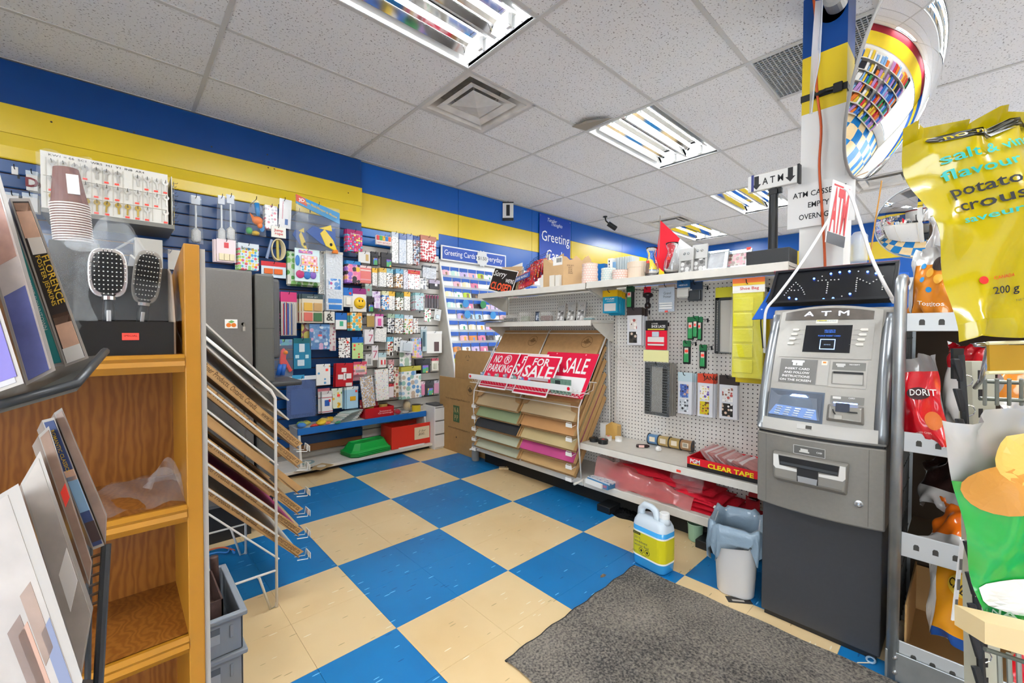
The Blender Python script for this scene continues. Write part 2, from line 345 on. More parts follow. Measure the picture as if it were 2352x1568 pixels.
win = tag(bpy.data.objects.new('added_window_1', None), None, None, kind='structure'); C.objects.link(win); win.location = (X0-.05, -1.6, .5)  # unseen opening behind the camera, added and sized to let daylight in
fr = MB()
for y in (-2.6, -1.2, .16): fr.box((X0-.08, y, .5), (X0-.02, y+.04, 2.45))
fr.box((X0-.08, -2.6, .5), (X0-.02, .2, .54)).box((X0-.08, -2.6, 2.41), (X0-.02, .2, 2.45))
obj('window_frame', fr, mat('b9bcc0', .4, metal=.6), win, world=True)
# ------------------------------------------------------------------ ceiling troffers
EM = mat('f6fbff', .3, emit=TUBE); REFL = mat('f4f4f4', .06, metal=1.); TROF = mat('f5f5f3', .3, spec=.5)
def troffer(i, j, label):
    t = thing('ceiling_light', label, 'ceiling light', (cx(i)+.6096, cy(j)+.3048, H), group='fluorescent ceiling lights')
    a, c, d = .588, .286, .095
    b = MB()   # housing: inner box open below, flanges
    b.add([(-a, -c, 0), (a, -c, 0), (a, c, 0), (-a, c, 0), (-a, -c+.035, d), (a, -c+.035, d), (a, c-.035, d), (-a, c-.035, d)], [(0, 1, 5, 4)[::-1], (1, 2, 6, 5)[::-1], (2, 3, 7, 6)[::-1], (3, 0, 4, 7)[::-1], (4, 5, 6, 7)[::-1]])
    b.box((-a-.014, -c-.012, .002), (a+.014, -c, .02)).box((-a-.014, c, .002), (a+.014, c+.012, .02)).box((-a-.014, -c, .002), (-a, c, .02)).box((a, -c, .002), (a+.014, c, .02))
    obj('housing', b, TROF, t)
    for s in (-1, 1):   # mirror reflectors, each a bent trough around its tube
        yc = s*.125
        prof = [(-.112, .02), (-.085, .062), (-.04, .083), (.04, .083), (.085, .062), (.112, .02)]
        b = MB(); n = len(prof)
        b.add([(x, yc+p, q) for x in (-.52, .52) for p, q in prof], [(k, n+k, n+k+1, k+1) for k in range(n-1)])
        obj('reflector', b, REFL, t)
        obj('tube', MB().tube([(-.545, yc, .038), (.545, yc, .038)], .0145, 12), EM, t, smooth=True)
        for e in (-1, 1):
            obj('lamp_holder', MB().box((e*.545, yc-.017, .018), (e*.566, yc+.017, .09)).box((e*.52, yc-.03, .012), (e*.548, yc-.022, .075)), WHITE, t, bevel=.004)
    obj('ballast_cover', MB().add([(x, y, z) for x in (-.57, .57) for y, z in ((-.012, .03), (.012, .03), (.03, .09), (-.03, .09))], [(0, 1, 5, 4), (1, 2, 6, 5), (3, 0, 4, 7), (0, 3, 2, 1), (4, 5, 6, 7)]), TROF, t)
    b = MB()
    for k in range(8): b.box((a-.03, -c+.06+k*.064, -.0005), (a-.026, -c+.064+k*.064, .003))
    b.box((a-.022, -c+.02, .0), (a-.0195, c-.02, .0025))
    obj('vent_slots', b, INK, t)
    return t
nm = {(-1, -1): 'largest bare-tube ceiling light, nearest, cut by the top of the picture', (1, -1): 'bare-tube ceiling light between the square vent and the ATM arrow sign', (3, -1): 'ceiling light partly hidden behind the small ATM arrow sign', (4, 1): 'farthest small ceiling light above the red flag'}
for k, c in enumerate(lights): troffer(c[0], c[1], nm.get(c, 'fluorescent ceiling light out of view, added for even lighting'))
# ------------------------------------------------------------------ square supply diffusers
def diffuser(x, y, label):
    t = thing('air_diffuser', label, 'ceiling vent', (x, y, H), group='square ceiling air diffusers')
    dm = mat('dcd7cf', .5, noise=.25, nscale=6); dd = mat('b5aea3', .7, noise=.3, nscale=9)
    def ring(r0, z0, r1, z1, b):
        b.add([(sx*r0, sy*r0, z0) for sx, sy in ((-1, -1), (1, -1), (1, 1), (-1, 1))]+[(sx*r1, sy*r1, z1) for sx, sy in ((-1, -1), (1, -1), (1, 1), (-1, 1))], [(k, (k+1) % 4, 4+(k+1) % 4, 4+k) for k in range(4)])
    b = MB(); ring(.296, 0, .262, .0, b); ring(.262, 0, .2, .075, b); obj('frame', b, dm, t)
    b = MB(); ring(.2, .075, .12, .11, b); b.add([(-.12, -.12, .11), (.12, -.12, .11), (.12, .12, .11), (-.12, .12, .11)], [(3, 2, 1, 0)]); obj('throat', b, dd, t)
    b = MB(); ring(.21, .004, .155, .018, b); ring(.155, .018, .12, .065, b); obj('cone', b, dm, t)
    b = MB(); q = .135; b.add([(-q, -q, .012), (q, -q, .012), (q, q, .012), (-q, q, .012), (0, 0, -.012)], [(1, 0, 4), (2, 1, 4), (3, 2, 4), (0, 3, 4), (0, 1, 2, 3)]); obj('centre_plate', b, mat('cfccc6', .5, noise=.08), t)
    for sx, sy in ((-1, -1), (1, -1), (1, 1), (-1, 1)): obj('hanger_rod', MB().tube([(sx*.1, sy*.1, .01), (sx*.13, sy*.13, .1)], .004, 6), dd, t)
    return t
diffuser(cx(0)+.3048, cy(0)+.3048, 'large square ceiling air diffuser with sooty louvres near the nearest light')
diffuser(cx(3)+.9144, cy(1)+.3048, 'small far ceiling diffuser above the red flag')
diffuser(cx(3)+.9144, cy(-3)+.3048, 'sooty ceiling diffuser half hidden behind the yellow chip bag')
# egg-crate return grille
t = thing('return_grille', 'silver egg-crate return air grille in the ceiling beside the striped column', 'ceiling vent', (cx(1)+.3048, cy(-3)+.3048, H))
b = MB()
for k in range(25): q = -.28+k*.56/24; b.box((q-.0022, -.28, 0), (q+.0022, .28, .012)); b.box((-.28, q-.0022, 0), (.28, q+.0022, .012))
g_ = obj('egg_crate', b, mat('c2c3c4', .4, metal=.4), t); g_['kind'] = 'stuff'
obj('frame', MB().box((-.295, -.295, 0), (.295, -.28, .01)).box((-.295, .28, 0), (.295, .295, .01)).box((-.295, -.28, 0), (-.28, .28, .01)).box((.28, -.28, 0), (.295, .28, .01)), mat('cfcfcd', .4), t)
obj('duct', MB().box((-.29, -.29, .05), (.29, .29, .06)), mat('3d3d3d', .8), t)
# ================================================================== carded goods: a shared builder
def LT(x, z, y=-.0008): return Matrix(((1, 0, 0, x), (0, 0, -1, y), (0, 1, 0, z), (0, 0, 0, 1)))   # lettering frame on a front face
def crop(ox, oy, s): return lambda x0, y0, x1, y1: (ox+x0/s, oy+y0/s, ox+x1/s, oy+y1/s)
HOOKS = {}
def hook(axis, wall_, front, u, z, kind='black', lab=None):
    """a wire peg hook from the wall plane to just past the pack it carries"""
    L_ = abs(wall_-front)+.03; L_ = round(L_, 2); key = (L_, kind)
    if key not in HOOKS:
        b = MB().tube([(0, 0, 0), (0, -L_+.02, 0), (0, -L_+.006, .006), (0, -L_, .022)], .0024, 6).box((-.005, -.003, -.02), (.005, 0, .006))
        HOOKS[key] = tag(obj('peg_hook', b, HOOK if kind == 'black' else CHROME), None, 'hook'); o = HOOKS[key]
        o.location = (0, 0, 0)
    else: o = inst(HOOKS[key])
    o['label'] = 'wire peg hook carrying the '+' '.join(lab.split()[:10]).rstrip(',') if lab else 'black wire peg hook carrying a bagged toy or brush on the slatwall'; o['group'] = 'peg hooks on the '+('pegboard' if axis == 'X' else 'slatwall')
    b0 = HOOKS[key]
    p = V((wall_, u, z)) if axis == 'X' else V((u, wall_, z))
    # mesh was re-based at its own bottom centre: shift back
    off = V((0, -L_/2+(.0 if True else 0), -.02)); o.rotation_euler = (0, 0, -PI/2 if axis == 'X' else 0)
    o.location = p+Matrix.Rotation(-PI/2 if axis == 'X' else 0, 4, 'Z') @ off
    return o
def rect(axis, val, box):
    x0, y0, x1, y1 = box; f = onX if axis == 'X' else onY
    a, b, c, d = f(x0, y0, val), f(x1, y0, val), f(x1, y1, val), f(x0, y1, val)
    if axis == 'X': L_, R_ = (a.y+d.y)/2, (b.y+c.y)/2
    else: L_, R_ = (a.x+d.x)/2, (b.x+c.x)/2
    zt, zb = (a.z+b.z)/2, (c.z+d.z)/2
    return (L_+R_)/2, zb, abs(R_-L_), zt-zb      # centre along the wall, bottom, width, height
def base(axis, val, u, z): return ((val, u, z), -PI/2) if axis == 'X' else ((u, val, z), 0.)
def pk(name, label, cat, axis, val, box, face, head=None, thick=.008, n=1, step=.016, group=None, wall_=None, hook_=True, bag=None, hole=True, lean=0., txt=(), inset=None, jit=0., roll=0.):
    u, z, w_, h_ = rect(axis, val, box); loc, rz = base(axis, val, u, z)
    t = thing(name, label, cat, loc, rz, group); t.rotation_euler = (lean, roll, rz)
    hh = head[0]*h_ if head else 0
    obj('card', MB().box((-w_/2, 0, 0), (w_/2, thick, h_-(hh if head and len(head) > 2 else 0))), face, t, bevel=min(.0015, thick*.3), bseg=1)
    if head: 
        hd = obj('header', MB().box((-w_/2-.001, -.0012, h_-hh), (w_/2+.001, thick+.001, h_+.001)), head[1], t)
    if bag: obj('bag', MB().pillow(lambda a, c, s: ((a-.5)*w_*1.02*(1 if s > 0 else -1)*(1 if s > 0 else -1) if False else (a-.5)*w_*1.02*s, thick/2-s*(thick/2+.004+bag*math.sin(PI*a)*math.sin(PI*c)**.6), c*h_), 8, 8), film(), t, smooth=True)
    for q in (inset or ()):     # panels on the card: (x0,z0,x1,z1 fractions, material, depth, name)
        x0, z0, x1, z1, m_, dp, nm_ = q
        obj(nm_, MB().box((-w_/2+x0*w_, -dp, z0*h_), (-w_/2+x1*w_, .0, z1*h_)), m_, t, bevel=min(dp*.4, .003))
    for q in txt:               # (string, x, z, height fraction of h, material, bold[, width fraction])
        dpt = .0022 if head else .0014
        text(q[0], t, LT(-w_/2+q[1]*w_, q[2]*h_), q[4], h=q[3]*h_, bold=q[5], w=(q[6]*w_ if len(q) > 6 else None), depth=dpt, world=False)
    short = ' '.join(label.split()[:10]).rstrip(',')
    for k in range(1, n):
        dx = (R.random()-.5)*jit+jit*.35*k; d = V((dx, step*k, -.004*k*(R.random()))); d = Matrix.Rotation(rz, 4, 'Z') @ d
        dup(t, V(loc)+d, short+', behind the front one', group or short+' stack')
    if hook_ and wall_ is not None: hook(axis, wall_, val, u, z+h_-.015, lab=label)
    return t, w_, h_
# ================================================================== GONDOLA (white pegboard shelving)
GX = 2.75; YA, YM, YB = .605, 1.785, 2.965
def pegboard():
    m = bpy.data.materials.new('pegboard'); m.use_nodes = True; N = m.node_tree.nodes; L = m.node_tree.links; b = N['Principled BSDF']
    g = N.new('ShaderNodeNewGeometry'); sp = N.new('ShaderNodeSeparateXYZ'); L.new(g.outputs['Position'], sp.inputs[0])
    sq = []
    for ax in (1, 2):
        a = N.new('ShaderNodeMath'); a.operation = 'MULTIPLY'; a.inputs[1].default_value = 1/.0254; L.new(sp.outputs[ax], a.inputs[0])
        f = N.new('ShaderNodeMath'); f.operation = 'FRACT'; L.new(a.outputs[0], f.inputs[0])
        s = N.new('ShaderNodeMath'); s.operation = 'SUBTRACT'; s.inputs[1].default_value = .5; L.new(f.outputs[0], s.inputs[0])
        p = N.new('ShaderNodeMath'); p.operation = 'MULTIPLY'; L.new(s.outputs[0], p.inputs[0]); L.new(s.outputs[0], p.inputs[1]); sq.append(p)
    ad = N.new('ShaderNodeMath'); L.new(sq[0].outputs[0], ad.inputs[0]); L.new(sq[1].outputs[0], ad.inputs[1])
    lt = N.new('ShaderNodeMath'); lt.operation = 'LESS_THAN'; lt.inputs[1].default_value = .0225; L.new(ad.outputs[0], lt.inputs[0])
    mx = N.new('ShaderNodeMix'); mx.data_type = 'RGBA'; mx.inputs[6].default_value = lin('ece7df'); mx.inputs[7].default_value = lin('2e2a26')
    L.new(lt.outputs[0], mx.inputs[0]); L.new(mx.outputs[2], b.inputs['Base Color']); b.inputs['Roughness'].default_value = .45
    return m
PEG = pegboard()
g = thing('gondola_shelving', 'white metal gondola shelving with pegboard back between the card rack and the ATM', 'shelving', (GX, (YA+YB)/2, 0))
obj('pegboard_back', MB().box((GX, YM+.02, .1), (GX+.006, YB-.02, 1.503)), PEG, g, world=True)
obj('pegboard_back', MB().box((GX, YA+.02, .1), (GX+.006, YM-.02, 1.508)), PEG, g, world=True)
for y in (YA, YM, YB):
    up_ = obj('upright', MB().box((GX-.012, y-.016, 0), (GX+.05, y+.016, 1.53)), SHELFW, g, world=True, bevel=.002)
    b = MB(); z = .2
    while z < 1.5: b.box((GX-.0128, y-.003, z), (GX-.012, y+.003, z+.016)); z += .0254*1.0
    obj('slots', b, INK, up_, world=True)
def gshelf(xf, ya, yb, zt, lip=.045, br=True, dz=0.):
    b = MB().box((xf+.004, ya, zt-.018), (GX-.012, yb, zt))
    s = obj('shelf', b, SHELFW, g, world=True)
    obj('price_rail', MB().add([(xf, ya, zt), (xf, yb, zt), (xf-.006, ya, zt-lip), (xf-.006, yb, zt-lip), (xf+.012, ya, zt), (xf+.012, yb, zt), (xf+.008, ya, zt-lip), (xf+.008, yb, zt-lip)],
        [(0, 1, 3, 2)[::-1], (4, 5, 1, 0)[::-1], (5, 4, 6, 7)[::-1], (2, 3, 7, 6)[::-1], (0, 2, 6, 4)[::-1], (1, 5, 7, 3)[::-1]]), SHELFW, s, world=True, bevel=.002)
    if br:
        for y in (ya+.006, yb-.006):
            q = [(xf+.02, zt-.02), (GX-.012, zt-.02), (GX-.012, zt-.15), (GX-.06, zt-.15), (xf+.05, zt-.05)]
            bb = MB(); k = len(q); bb.add([(x, y-.002, z) for x, z in q]+[(x, y+.002, z) for x, z in q], [tuple(range(k)), tuple(range(k, 2*k))[::-1]]+[(i, k+i, k+(i+1) % k, (i+1) % k) for i in range(k)])
            obj('bracket', bb, SHELFW, s, world=True)
gshelf(2.385, YM+.004, YB-.002, 1.522); gshelf(2.385, YA-.012, YM-.004, 1.527)
gshelf(2.45, YM+.004, YB-.03, 1.268, .04)
gshelf(2.38, YA, YM-.004+.04, .413, .042)
# base decks and kick plates
for ya, yb in ((YM, YB), (YA, YM)):
    d = obj('base_deck', MB().box((2.37, ya+.003, .118), (GX, yb-.003, .168)), SHELFW, g, world=True, bevel=.004)
    obj('kick_plate', MB().box((2.47, ya, .0), (2.48, yb, .118)), mat('15130f', .7), g, world=True)
for y in (1.55, .9): obj('foot', MB().box((2.34, y, .0), (2.47, y+.1, .045)), BLACK, g, world=True, bevel=.004)
obj('price_sticker', MB().box((2.3705, 1.10, .382), (2.374, 1.125, .394)), ORANGE_TAG, g, world=True)
# top-shelf pieces.  z of the two top boards
Z1, Z2 = 1.522, 1.527
c8 = crop(990, 450, 3.921); c2 = crop(1380, 480, 4.9); c3 = crop(1320, 780, 3.409); c9 = crop(1000, 740, 4.126)
def pt(c, x, y): return c(x, y, x, y)[:2]
def board(name, label, cat, pts, m_, t=.004, group=None, n=(-1, 0, 0), parent=None):
    b = MB().slab(pts, n, t)
    o = obj(name, b, m_, parent, world=parent is not None)
    return tag(o, label, cat, group) if parent is None else o
def sheet(name, label, cat, u0, z0, w_, h_, x, m_, rz=-PI/2, lean=0., roll=0., t=.003, group=None):
    """a stiff sheet standing on its lower edge, leaning back; returns its root (x right, z up, front is -y)"""
    r = thing(name, label, cat, (x, u0, z0), rz, group); r.rotation_euler = (-lean, roll, rz)
    obj('panel', MB().box((-w_/2, 0, 0), (w_/2, t, h_)), m_, r, bevel=.0006, bseg=1)
    return r
SGN = mat('f2efe8', .5)
# cardboard signs at the shelf's far end
r = sheet('cardboard_sign', 'black sign with orange letters reading Sorry we are closed on top shelf', 'sign', 2.745, Z1, .25, .175, 2.44, SGN, -PI/2, .22, math.radians(13)); r.scale = (1.22, 1, 1.2)
obj('print', MB().box((-.119, -.0006, .006), (.119, 0, .169)), mat('211b1a', .5), r)
text('Sorry', r, LT(-.045, .128), WHITE, h=.04, shear=.3, bold=.012, world=False); text("WE'RE", r, LT(.07, .095), WHITE, h=.026, bold=.02, w=.085, world=False)
text('CLOSED', r, LT(0, .042), mat('ef5a33', .5), h=.052, w=.22, bold=.03, world=False)
for k, (u, w_, h_, ro, lab) in enumerate(((2.70, .26, .23, 4, 'tan cardboard sign with orange lettering behind the closed sign'), (2.67, .25, .24, -9, 'white sheet of card tilted behind the cardboard signs'), (2.60, .2, .2, -24, 'white paper sheet with its corner sticking up behind the signs'))):
    r = sheet('cardboard_sign', lab, 'sign', u, Z1, w_, h_, 2.49+.025*k, mat('c8a67c', .7) if k == 0 else SGN, -PI/2, .2, math.radians(ro))
    if k == 0:
        obj('print', MB().box((-.1, -.0006, .02), (.1, 0, .19)), mat('3a2a22', .5), r); text('RESIDENT', r, LT(.01, .165), mat('ef5a33', .5), h=.035, w=.2, bold=.02, world=False)
    else: obj('back_board', MB().box((-w_/2+.006, .004, .004), (w_/2-.004, .007, h_-.006)), mat('dcd5c8', .6), r)
# wire map rack
r = thing('map_rack', 'wire counter rack of folded road maps with a blue header beside the cardboard box', 'display rack', (2.45, 2.42, Z1), -PI/2)
WM = mat('34383f', .4, metal=.6)
for k in range(5):
    y = .0+.035*k; z = .02+.03*k
    b = MB().tube([(-.125, y-.02, z), (.125, y-.02, z)], .0018, 6).tube([(-.125, y-.02, z), (-.125, y+.02, z+.16), (.125, y+.02, z+.16), (.125, y-.02, z)], .0018, 6)
    obj('wire_tier', b, WM, r)
    for q in range(4):
        xq = -.093+q*.062; hq = .12+R.random()*.03
        fm = printed(R.choice(['c8202e', 'd9433f', 'e9e3da', '2c57a6', 'c8202e']), ['f4f1ea', '20468f', 'e0b73a', 'c3202e'], 60, .35)
        o = obj('folded_map', MB().hexa([(xq-.028, y-.012, z), (xq+.028, y-.012, z), (xq+.028, y-.004, z), (xq-.028, y-.004, z), (xq-.028, y+.02, z+hq), (xq+.028, y+.02, z+hq), (xq+.028, y+.028, z+hq), (xq-.028, y+.028, z+hq)]), fm, r)
o = obj('header_sign', MB().hexa([(-.125, -.03, .085), (.1, -.03, .085), (.1, -.027, .085), (-.125, -.027, .085), (-.125, -.022, .127), (.1, -.022, .127), (.1, -.019, .127), (-.125, -.019, .127)]), mat('1f4f9c', .4), r)
text('RAND McNALLY', o, LT(-.012, .106, -.029), WHITE, h=.02, w=.19, bold=.015, world=False)
r.rotation_euler = (0, math.radians(-6), -PI/2-.25)
# torn cardboard carton
r = thing('cardboard_carton', 'torn open brown cardboard carton on the top shelf', 'box', (2.55, 2.06, Z1), -PI/2)
TAN = mat('cba77a', .75, noise=.07, nscale=12)
for nm_, q in (('front_panel', [(-.17, -.11), (.03, -.11)]), ('side_panel', [(.03, -.11), (.155, .06)]), ('back_panel', [(.155, .06), (-.1, .1)]), ('side_panel', [(-.1, .1), (-.17, -.11)])):
    (xa, ya), (xb, yb) = q; n = 9; hs = [.205+.02*math.sin(k*1.7+xa*30)+R.random()*.01 for k in range(n+1)]
    if nm_ == 'front_panel': hs = [.225, .222, .21, .19, .18, .192, .215, .225, .235, .24]
    vs = []; dx, dy = xb-xa, yb-ya; l = math.hypot(dx, dy); nx, ny = -dy/l*.004, dx/l*.004
    for k in range(n+1):
        x, y = xa+dx*k/n, ya+dy*k/n; vs += [(x, y, 0), (x, y, hs[k]), (x+nx, y+ny, hs[k]), (x+nx, y+ny, 0)]
    obj(nm_, MB().add(vs, [(4*k+a, 4*k+b_, 4*k+4+b_, 4*k+4+a) for k in range(n) for a, b_ in ((0, 1), (1, 2), (2, 3), (3, 0))]), TAN, r)
lb = obj('shipping_label', MB().box((-.07, -.1115, .16), (.02, -.1105, .222)), PAPER, r)
b = MB()
for k in range(16): x = -.035+k*.003; b.box((x, -.1122, .18), (x+.0008+.0014*(k % 3 == 0), -.1115, .212))
obj('barcode', b, INK, lb)
text('ITM NO.\nQTY.\nG.W.\nN.W.\nMEAS', r, Matrix.Translation((.062, -.0675, .125)) @ Matrix.Rotation(math.atan2(.17, .125), 4, 'Z') @ LT(0, 0), mat('4a3a2a', .7), h=.012, world=False)
# small white boxes before the carton
for k, (y, w_, lab) in enumerate(((2.115, .048, 'small white printed box before the torn carton, left of the pair'), (2.06, .04, 'small white box before the torn carton, right of the pair'))):
    r = thing('small_box', lab, 'box', (2.42, y, Z1), -PI/2, 'small white boxes by the carton')
    obj('box', MB().box((-w_/2, -.012, 0), (w_/2, .012, .085-.003*k)), mat('ece6da', .5), r, bevel=.001); obj('print', MB().box((-w_/2+.006, -.0126, .012), (w_/2-.006, -.012, .062)), printed('ece6da', ['9a938a', 'b5ada2'], 260, .3), r)
# blue box behind
r = thing('blue_box', 'small blue and white box standing behind the pink round boxes', 'box', (2.64, 1.84, Z2), -PI/2)
obj('box', MB().box((-.045, -.02, 0), (.045, .02, .155)), mat('0b68b4', .4), r, bevel=.001); obj('label_panel', MB().box((-.04, -.0208, .05), (-.005, -.02, .15)), WHITE, r); obj('emblem', MB().prism([(.013*math.cos(a)-.022, .013*math.sin(a)) for a in [k*PI/3+.5 for k in range(6)]], .001), mat('31588f', .4), r)
r.children[2].rotation_euler = (PI/2, 0, 0); r.children[2].location = (0, -.0206, .11)
# stacks of patterned round boxes
def gridpat(base_, line, s):
    key = ('gridpat', base_, line)
    if key in MC: return MC[key]
    m = bpy.data.materials.new('gridpat'); m.use_nodes = True; N = m.node_tree.nodes; L = m.node_tree.links; b = N['Principled BSDF']; b.inputs['Roughness'].default_value = .5
    tc = N.new('ShaderNodeTexCoord'); br = N.new('ShaderNodeTexBrick'); br.inputs['Scale'].default_value = s; br.inputs['Color1'].default_value = lin(base_); br.inputs['Color2'].default_value = lin(base_); br.inputs['Mortar'].default_value = lin(line)
    br.inputs['Mortar Size'].default_value = .035; br.inputs['Brick Width'].default_value = .5; br.inputs['Row Height'].default_value = .4
    L.new(tc.outputs['UV'], br.inputs['Vector']); 
    # cylindrical wrap from object coordinates
    sp = N.new('ShaderNodeSeparateXYZ'); L.new(tc.outputs['Object'], sp.inputs[0]); at = N.new('ShaderNodeMath'); at.operation = 'ARCTAN2'; L.new(sp.outputs[1], at.inputs[0]); L.new(sp.outputs[0], at.inputs[1])
    mu = N.new('ShaderNodeMath'); mu.operation = 'MULTIPLY'; mu.inputs[1].default_value = .055; L.new(at.outputs[0], mu.inputs[0])
    cb = N.new('ShaderNodeCombineXYZ'); L.new(mu.outputs[0], cb.inputs[0]); L.new(sp.outputs[2], cb.inputs[1]); L.new(cb.outputs[0], br.inputs['Vector'])
    L.new(br.outputs['Color'], b.inputs['Base Color']); MC[key] = m; return m
def round_box(x, y, z, r_, h_, m_, lab, grp):
    o = thing('round_box', lab, 'box', (x, y, z), 0, grp)
    obj('body', MB().lathe([(r_*.96, 0), (r_*.96, h_*.62)], 28), m_, o, smooth=False); obj('lid', MB().lathe([(r_, h_*.6), (r_, h_*.99), (r_*.985, h_)], 28), m_, o)
PINK = gridpat('f3e3d8', 'e9a78f', 28.); TEAL = gridpat('eae8e0', 'a9cfcb', 28.); CREAM = mat('ecd6bd', .5)
for k in range(4): round_box(2.47, 1.815, Z2+.034*k, .058-.001*k, .034, PINK, ['pink grid-pattern round box at the bottom of the four-high stack', 'pink grid-pattern round box second from the bottom of its stack', 'pink grid-pattern round box second from the top of its stack', 'pink grid-pattern round box topping the four-high stack'][k], 'patterned round boxes')
for k in range(3): round_box(2.46, 1.655, Z2+.029*k, .05-.001*k, .029, TEAL, 'pale teal grid-pattern round box, %s of its stack' % ['bottom', 'middle', 'top'][k], 'patterned round boxes')
for k in range(2): round_box(2.44, 1.55, Z2+.03*k, .052, .03, PINK, 'pink grid-pattern round box by the cream box, %s one' % ['lower', 'upper'][k], 'patterned round boxes')
o = thing('round_box', 'plain cream round box with lid beside the glass vases', 'box', (2.49, 1.45, Z2))
obj('body', MB().lathe([(.066, 0), (.066, .075)], 32), CREAM, o); obj('lid', MB().lathe([(.069, .07), (.069, .103), (.067, .106)], 32), CREAM, o)
# clear acrylic frames in a slotted white box
o = thing('acrylic_frames', 'row of clear acrylic frames in a slotted white stand behind the round boxes', 'frames', (2.64, 1.64, Z2), -PI/2)
obj('stand', MB().box((-.11, -.05, 0), (-.07, .05, .18)), WHITE, o, bevel=.002)
b = MB()
for k in range(7): b.box((-.1, -.0506, .02+.022*k), (-.092, -.05, .034+.022*k))
obj('slots', b, INK, o)
for k in range(7): obj('acrylic_frame', MB().box((-.05+.02*k, -.05, 0), (-.038+.02*k, .05, .178)), mat('e4eef2', .08, alpha=.45, spec=.8), o, bevel=.001)
obj('picture', MB().box((-.066, -.052, .03), (-.04, -.051, .15)), mat('7aa6cf', .4), o)
# glass carafes
GLASS = mat('ffffff', .02, trans=1., ior=1.45)
def vase(x, y, h_, lab):
    o = thing('glass_vase', lab, 'vase', (x, y, Z2), 0, 'glass vases on the top shelf')
    s = h_/.19
    out = [(.036, 0), (.043, .012), (.047, .045), (.042, .085), (.03, .118), (.024, .138), (.026, .155), (.034, .176), (.037, .19)]
    prof = [(r_*s, z*s) for r_, z in out]+[(r_*s-.0025, z*s) for r_, z in out[::-1][:-1]]+[(.03*s, .012)]
    obj('vessel', MB().lathe(prof, 28), GLASS, o, smooth=True)
    obj('price_sticker', MB().box((-.052*s, -.008, .085*s), (-.0435*s, .008, .1*s)), ORANGE_TAG, o)
vase(2.45, 1.335, .178, 'clear glass vase at left, in front of the flag'); vase(2.46, 1.21, .19, 'clear glass vase at right, in front of the flag')
# flag on a staff
o = thing('flag', 'red and white flag drooping on a thin staff behind the glass vases', 'flag', (2.58, 1.36, Z2))
obj('staff', MB().tube([(2.58, 1.36, Z2), (2.58, 1.35, 1.93)], .004, 8), mat('7c7770', .4), o, world=True)
def cloth(u, v):   # u down the fly, v along the hoist
    top = V((2.578, 1.348, 1.9)); bot = V((2.575, 1.375, 1.62)); a = top.lerp(bot, v)
    tip = V((2.60, 1.15, 1.7)).lerp(V((2.56, 1.26, 1.535)), v); p = a.lerp(tip, u**.9)
    return p+V((.022*math.sin(u*7+v*2)*u, 0, -.03*u*(1-u)))
rd = MB().grid(lambda u, v: cloth(u*.62, v), 14, 16); obj('red_field', rd, mat('e0142c', .7), o, world=True, smooth=True)
def cl2(u, v): 
    p = cloth(.62+u*.38, v); q = p+V((0, -.05*u, -.04*u)); return q
obj('white_field', MB().grid(cl2, 10, 16), mat('f1f0ee', .7), o, world=True, smooth=True)
# photo frames on the shelf
PH = [mat('9d9690', .5, noise=.3, nscale=30), mat('8d8a86', .5, noise=.35, nscale=22)]
def photo_print(skin, dress, bg):     # flat print of a figure: generic
    return printed(bg, [skin, dress, bg, dress], 42, .42)
SILV = mat('b3b1ad', .35, metal=.5); 
def pframe(name, lab, x, y, z, w_, h_, fm, win_, pic, lean=.12, rz=-PI/2, grp='picture frames on the top shelf', dots=True, t=.012):
    o = thing(name, lab, 'picture frame', (x, y, z), rz, grp); o.rotation_euler = (-lean, 0, rz)
    x0, z0, x1, z1 = [q*s for q, s in zip(win_, (w_, h_, w_, h_))]; x0 -= w_/2; x1 -= w_/2
    b = MB().box((-w_/2, 0, 0), (w_/2, t, z0)).box((-w_/2, 0, z1), (w_/2, t, h_)).box((-w_/2, 0, z0), (x0, t, z1)).box((x1, 0, z0), (w_/2, t, z1))
    obj('frame', b, fm, o, bevel=.0012, bseg=1); obj('photo', MB().box((x0, .004, z0), (x1, t-.001, z1)), pic, o)
    if dots:
        for s in (-1, 1): 
            b = MB(); b.M = LT(s*w_*.13, h_*.78, 0); b.lathe([(w_*.09, 0), (w_*.06, .004), (.0005, .006)], 14); obj('ornament', b, CHROME, o, smooth=True)
    st = MB().add([(-w_*.2, t, h_*.6), (w_*.2, t, h_*.6), (w_*.25, t+.06, .003), (-w_*.25, t+.06, .003)], [(0, 1, 2, 3)]); obj('easel', st, BLACK, o)
    return o
BWP = printed('8a8683', ['2a2a2c', 'd9d7d4', '55534f'], 38, .45)
pframe('picture_frame', 'narrow silver picture frame nearer the vases', 2.45, 1.125, Z2, .085, .15, SILV, (.14, .05, .86, .5), BWP)
pframe('picture_frame', 'narrow silver picture frame nearer the wide frames', 2.47, 1.055, Z2, .085, .165, SILV, (.14, .05, .86, .5), BWP, rz=-PI/2+.1)
GF = mat('c5cdd2', .15, metal=.6); 
pframe('picture_frame', 'wide pale frame with a split grey insert beside the couple photo', 2.47, .97, Z2, .13, .125, GF, (.16, .14, .84, .88), mat('a5a6a8', .3, noise=.4, nscale=14), .3, dots=False)
o = pframe('picture_frame', 'wide silver frame with a couple photo and orange tag', 2.49, .87, Z2, .15, .115, GF, (.2, .2, .84, .82), printed('c9c1b4', ['d8939c', '7a5a50', 'e0a0a6'], 50, .5), .3, rz=-PI/2-.1, dots=False)
obj('price_tag', MB().box((.045, -.001, .105), (.068, 0, .122)), ORANGE_TAG, o)
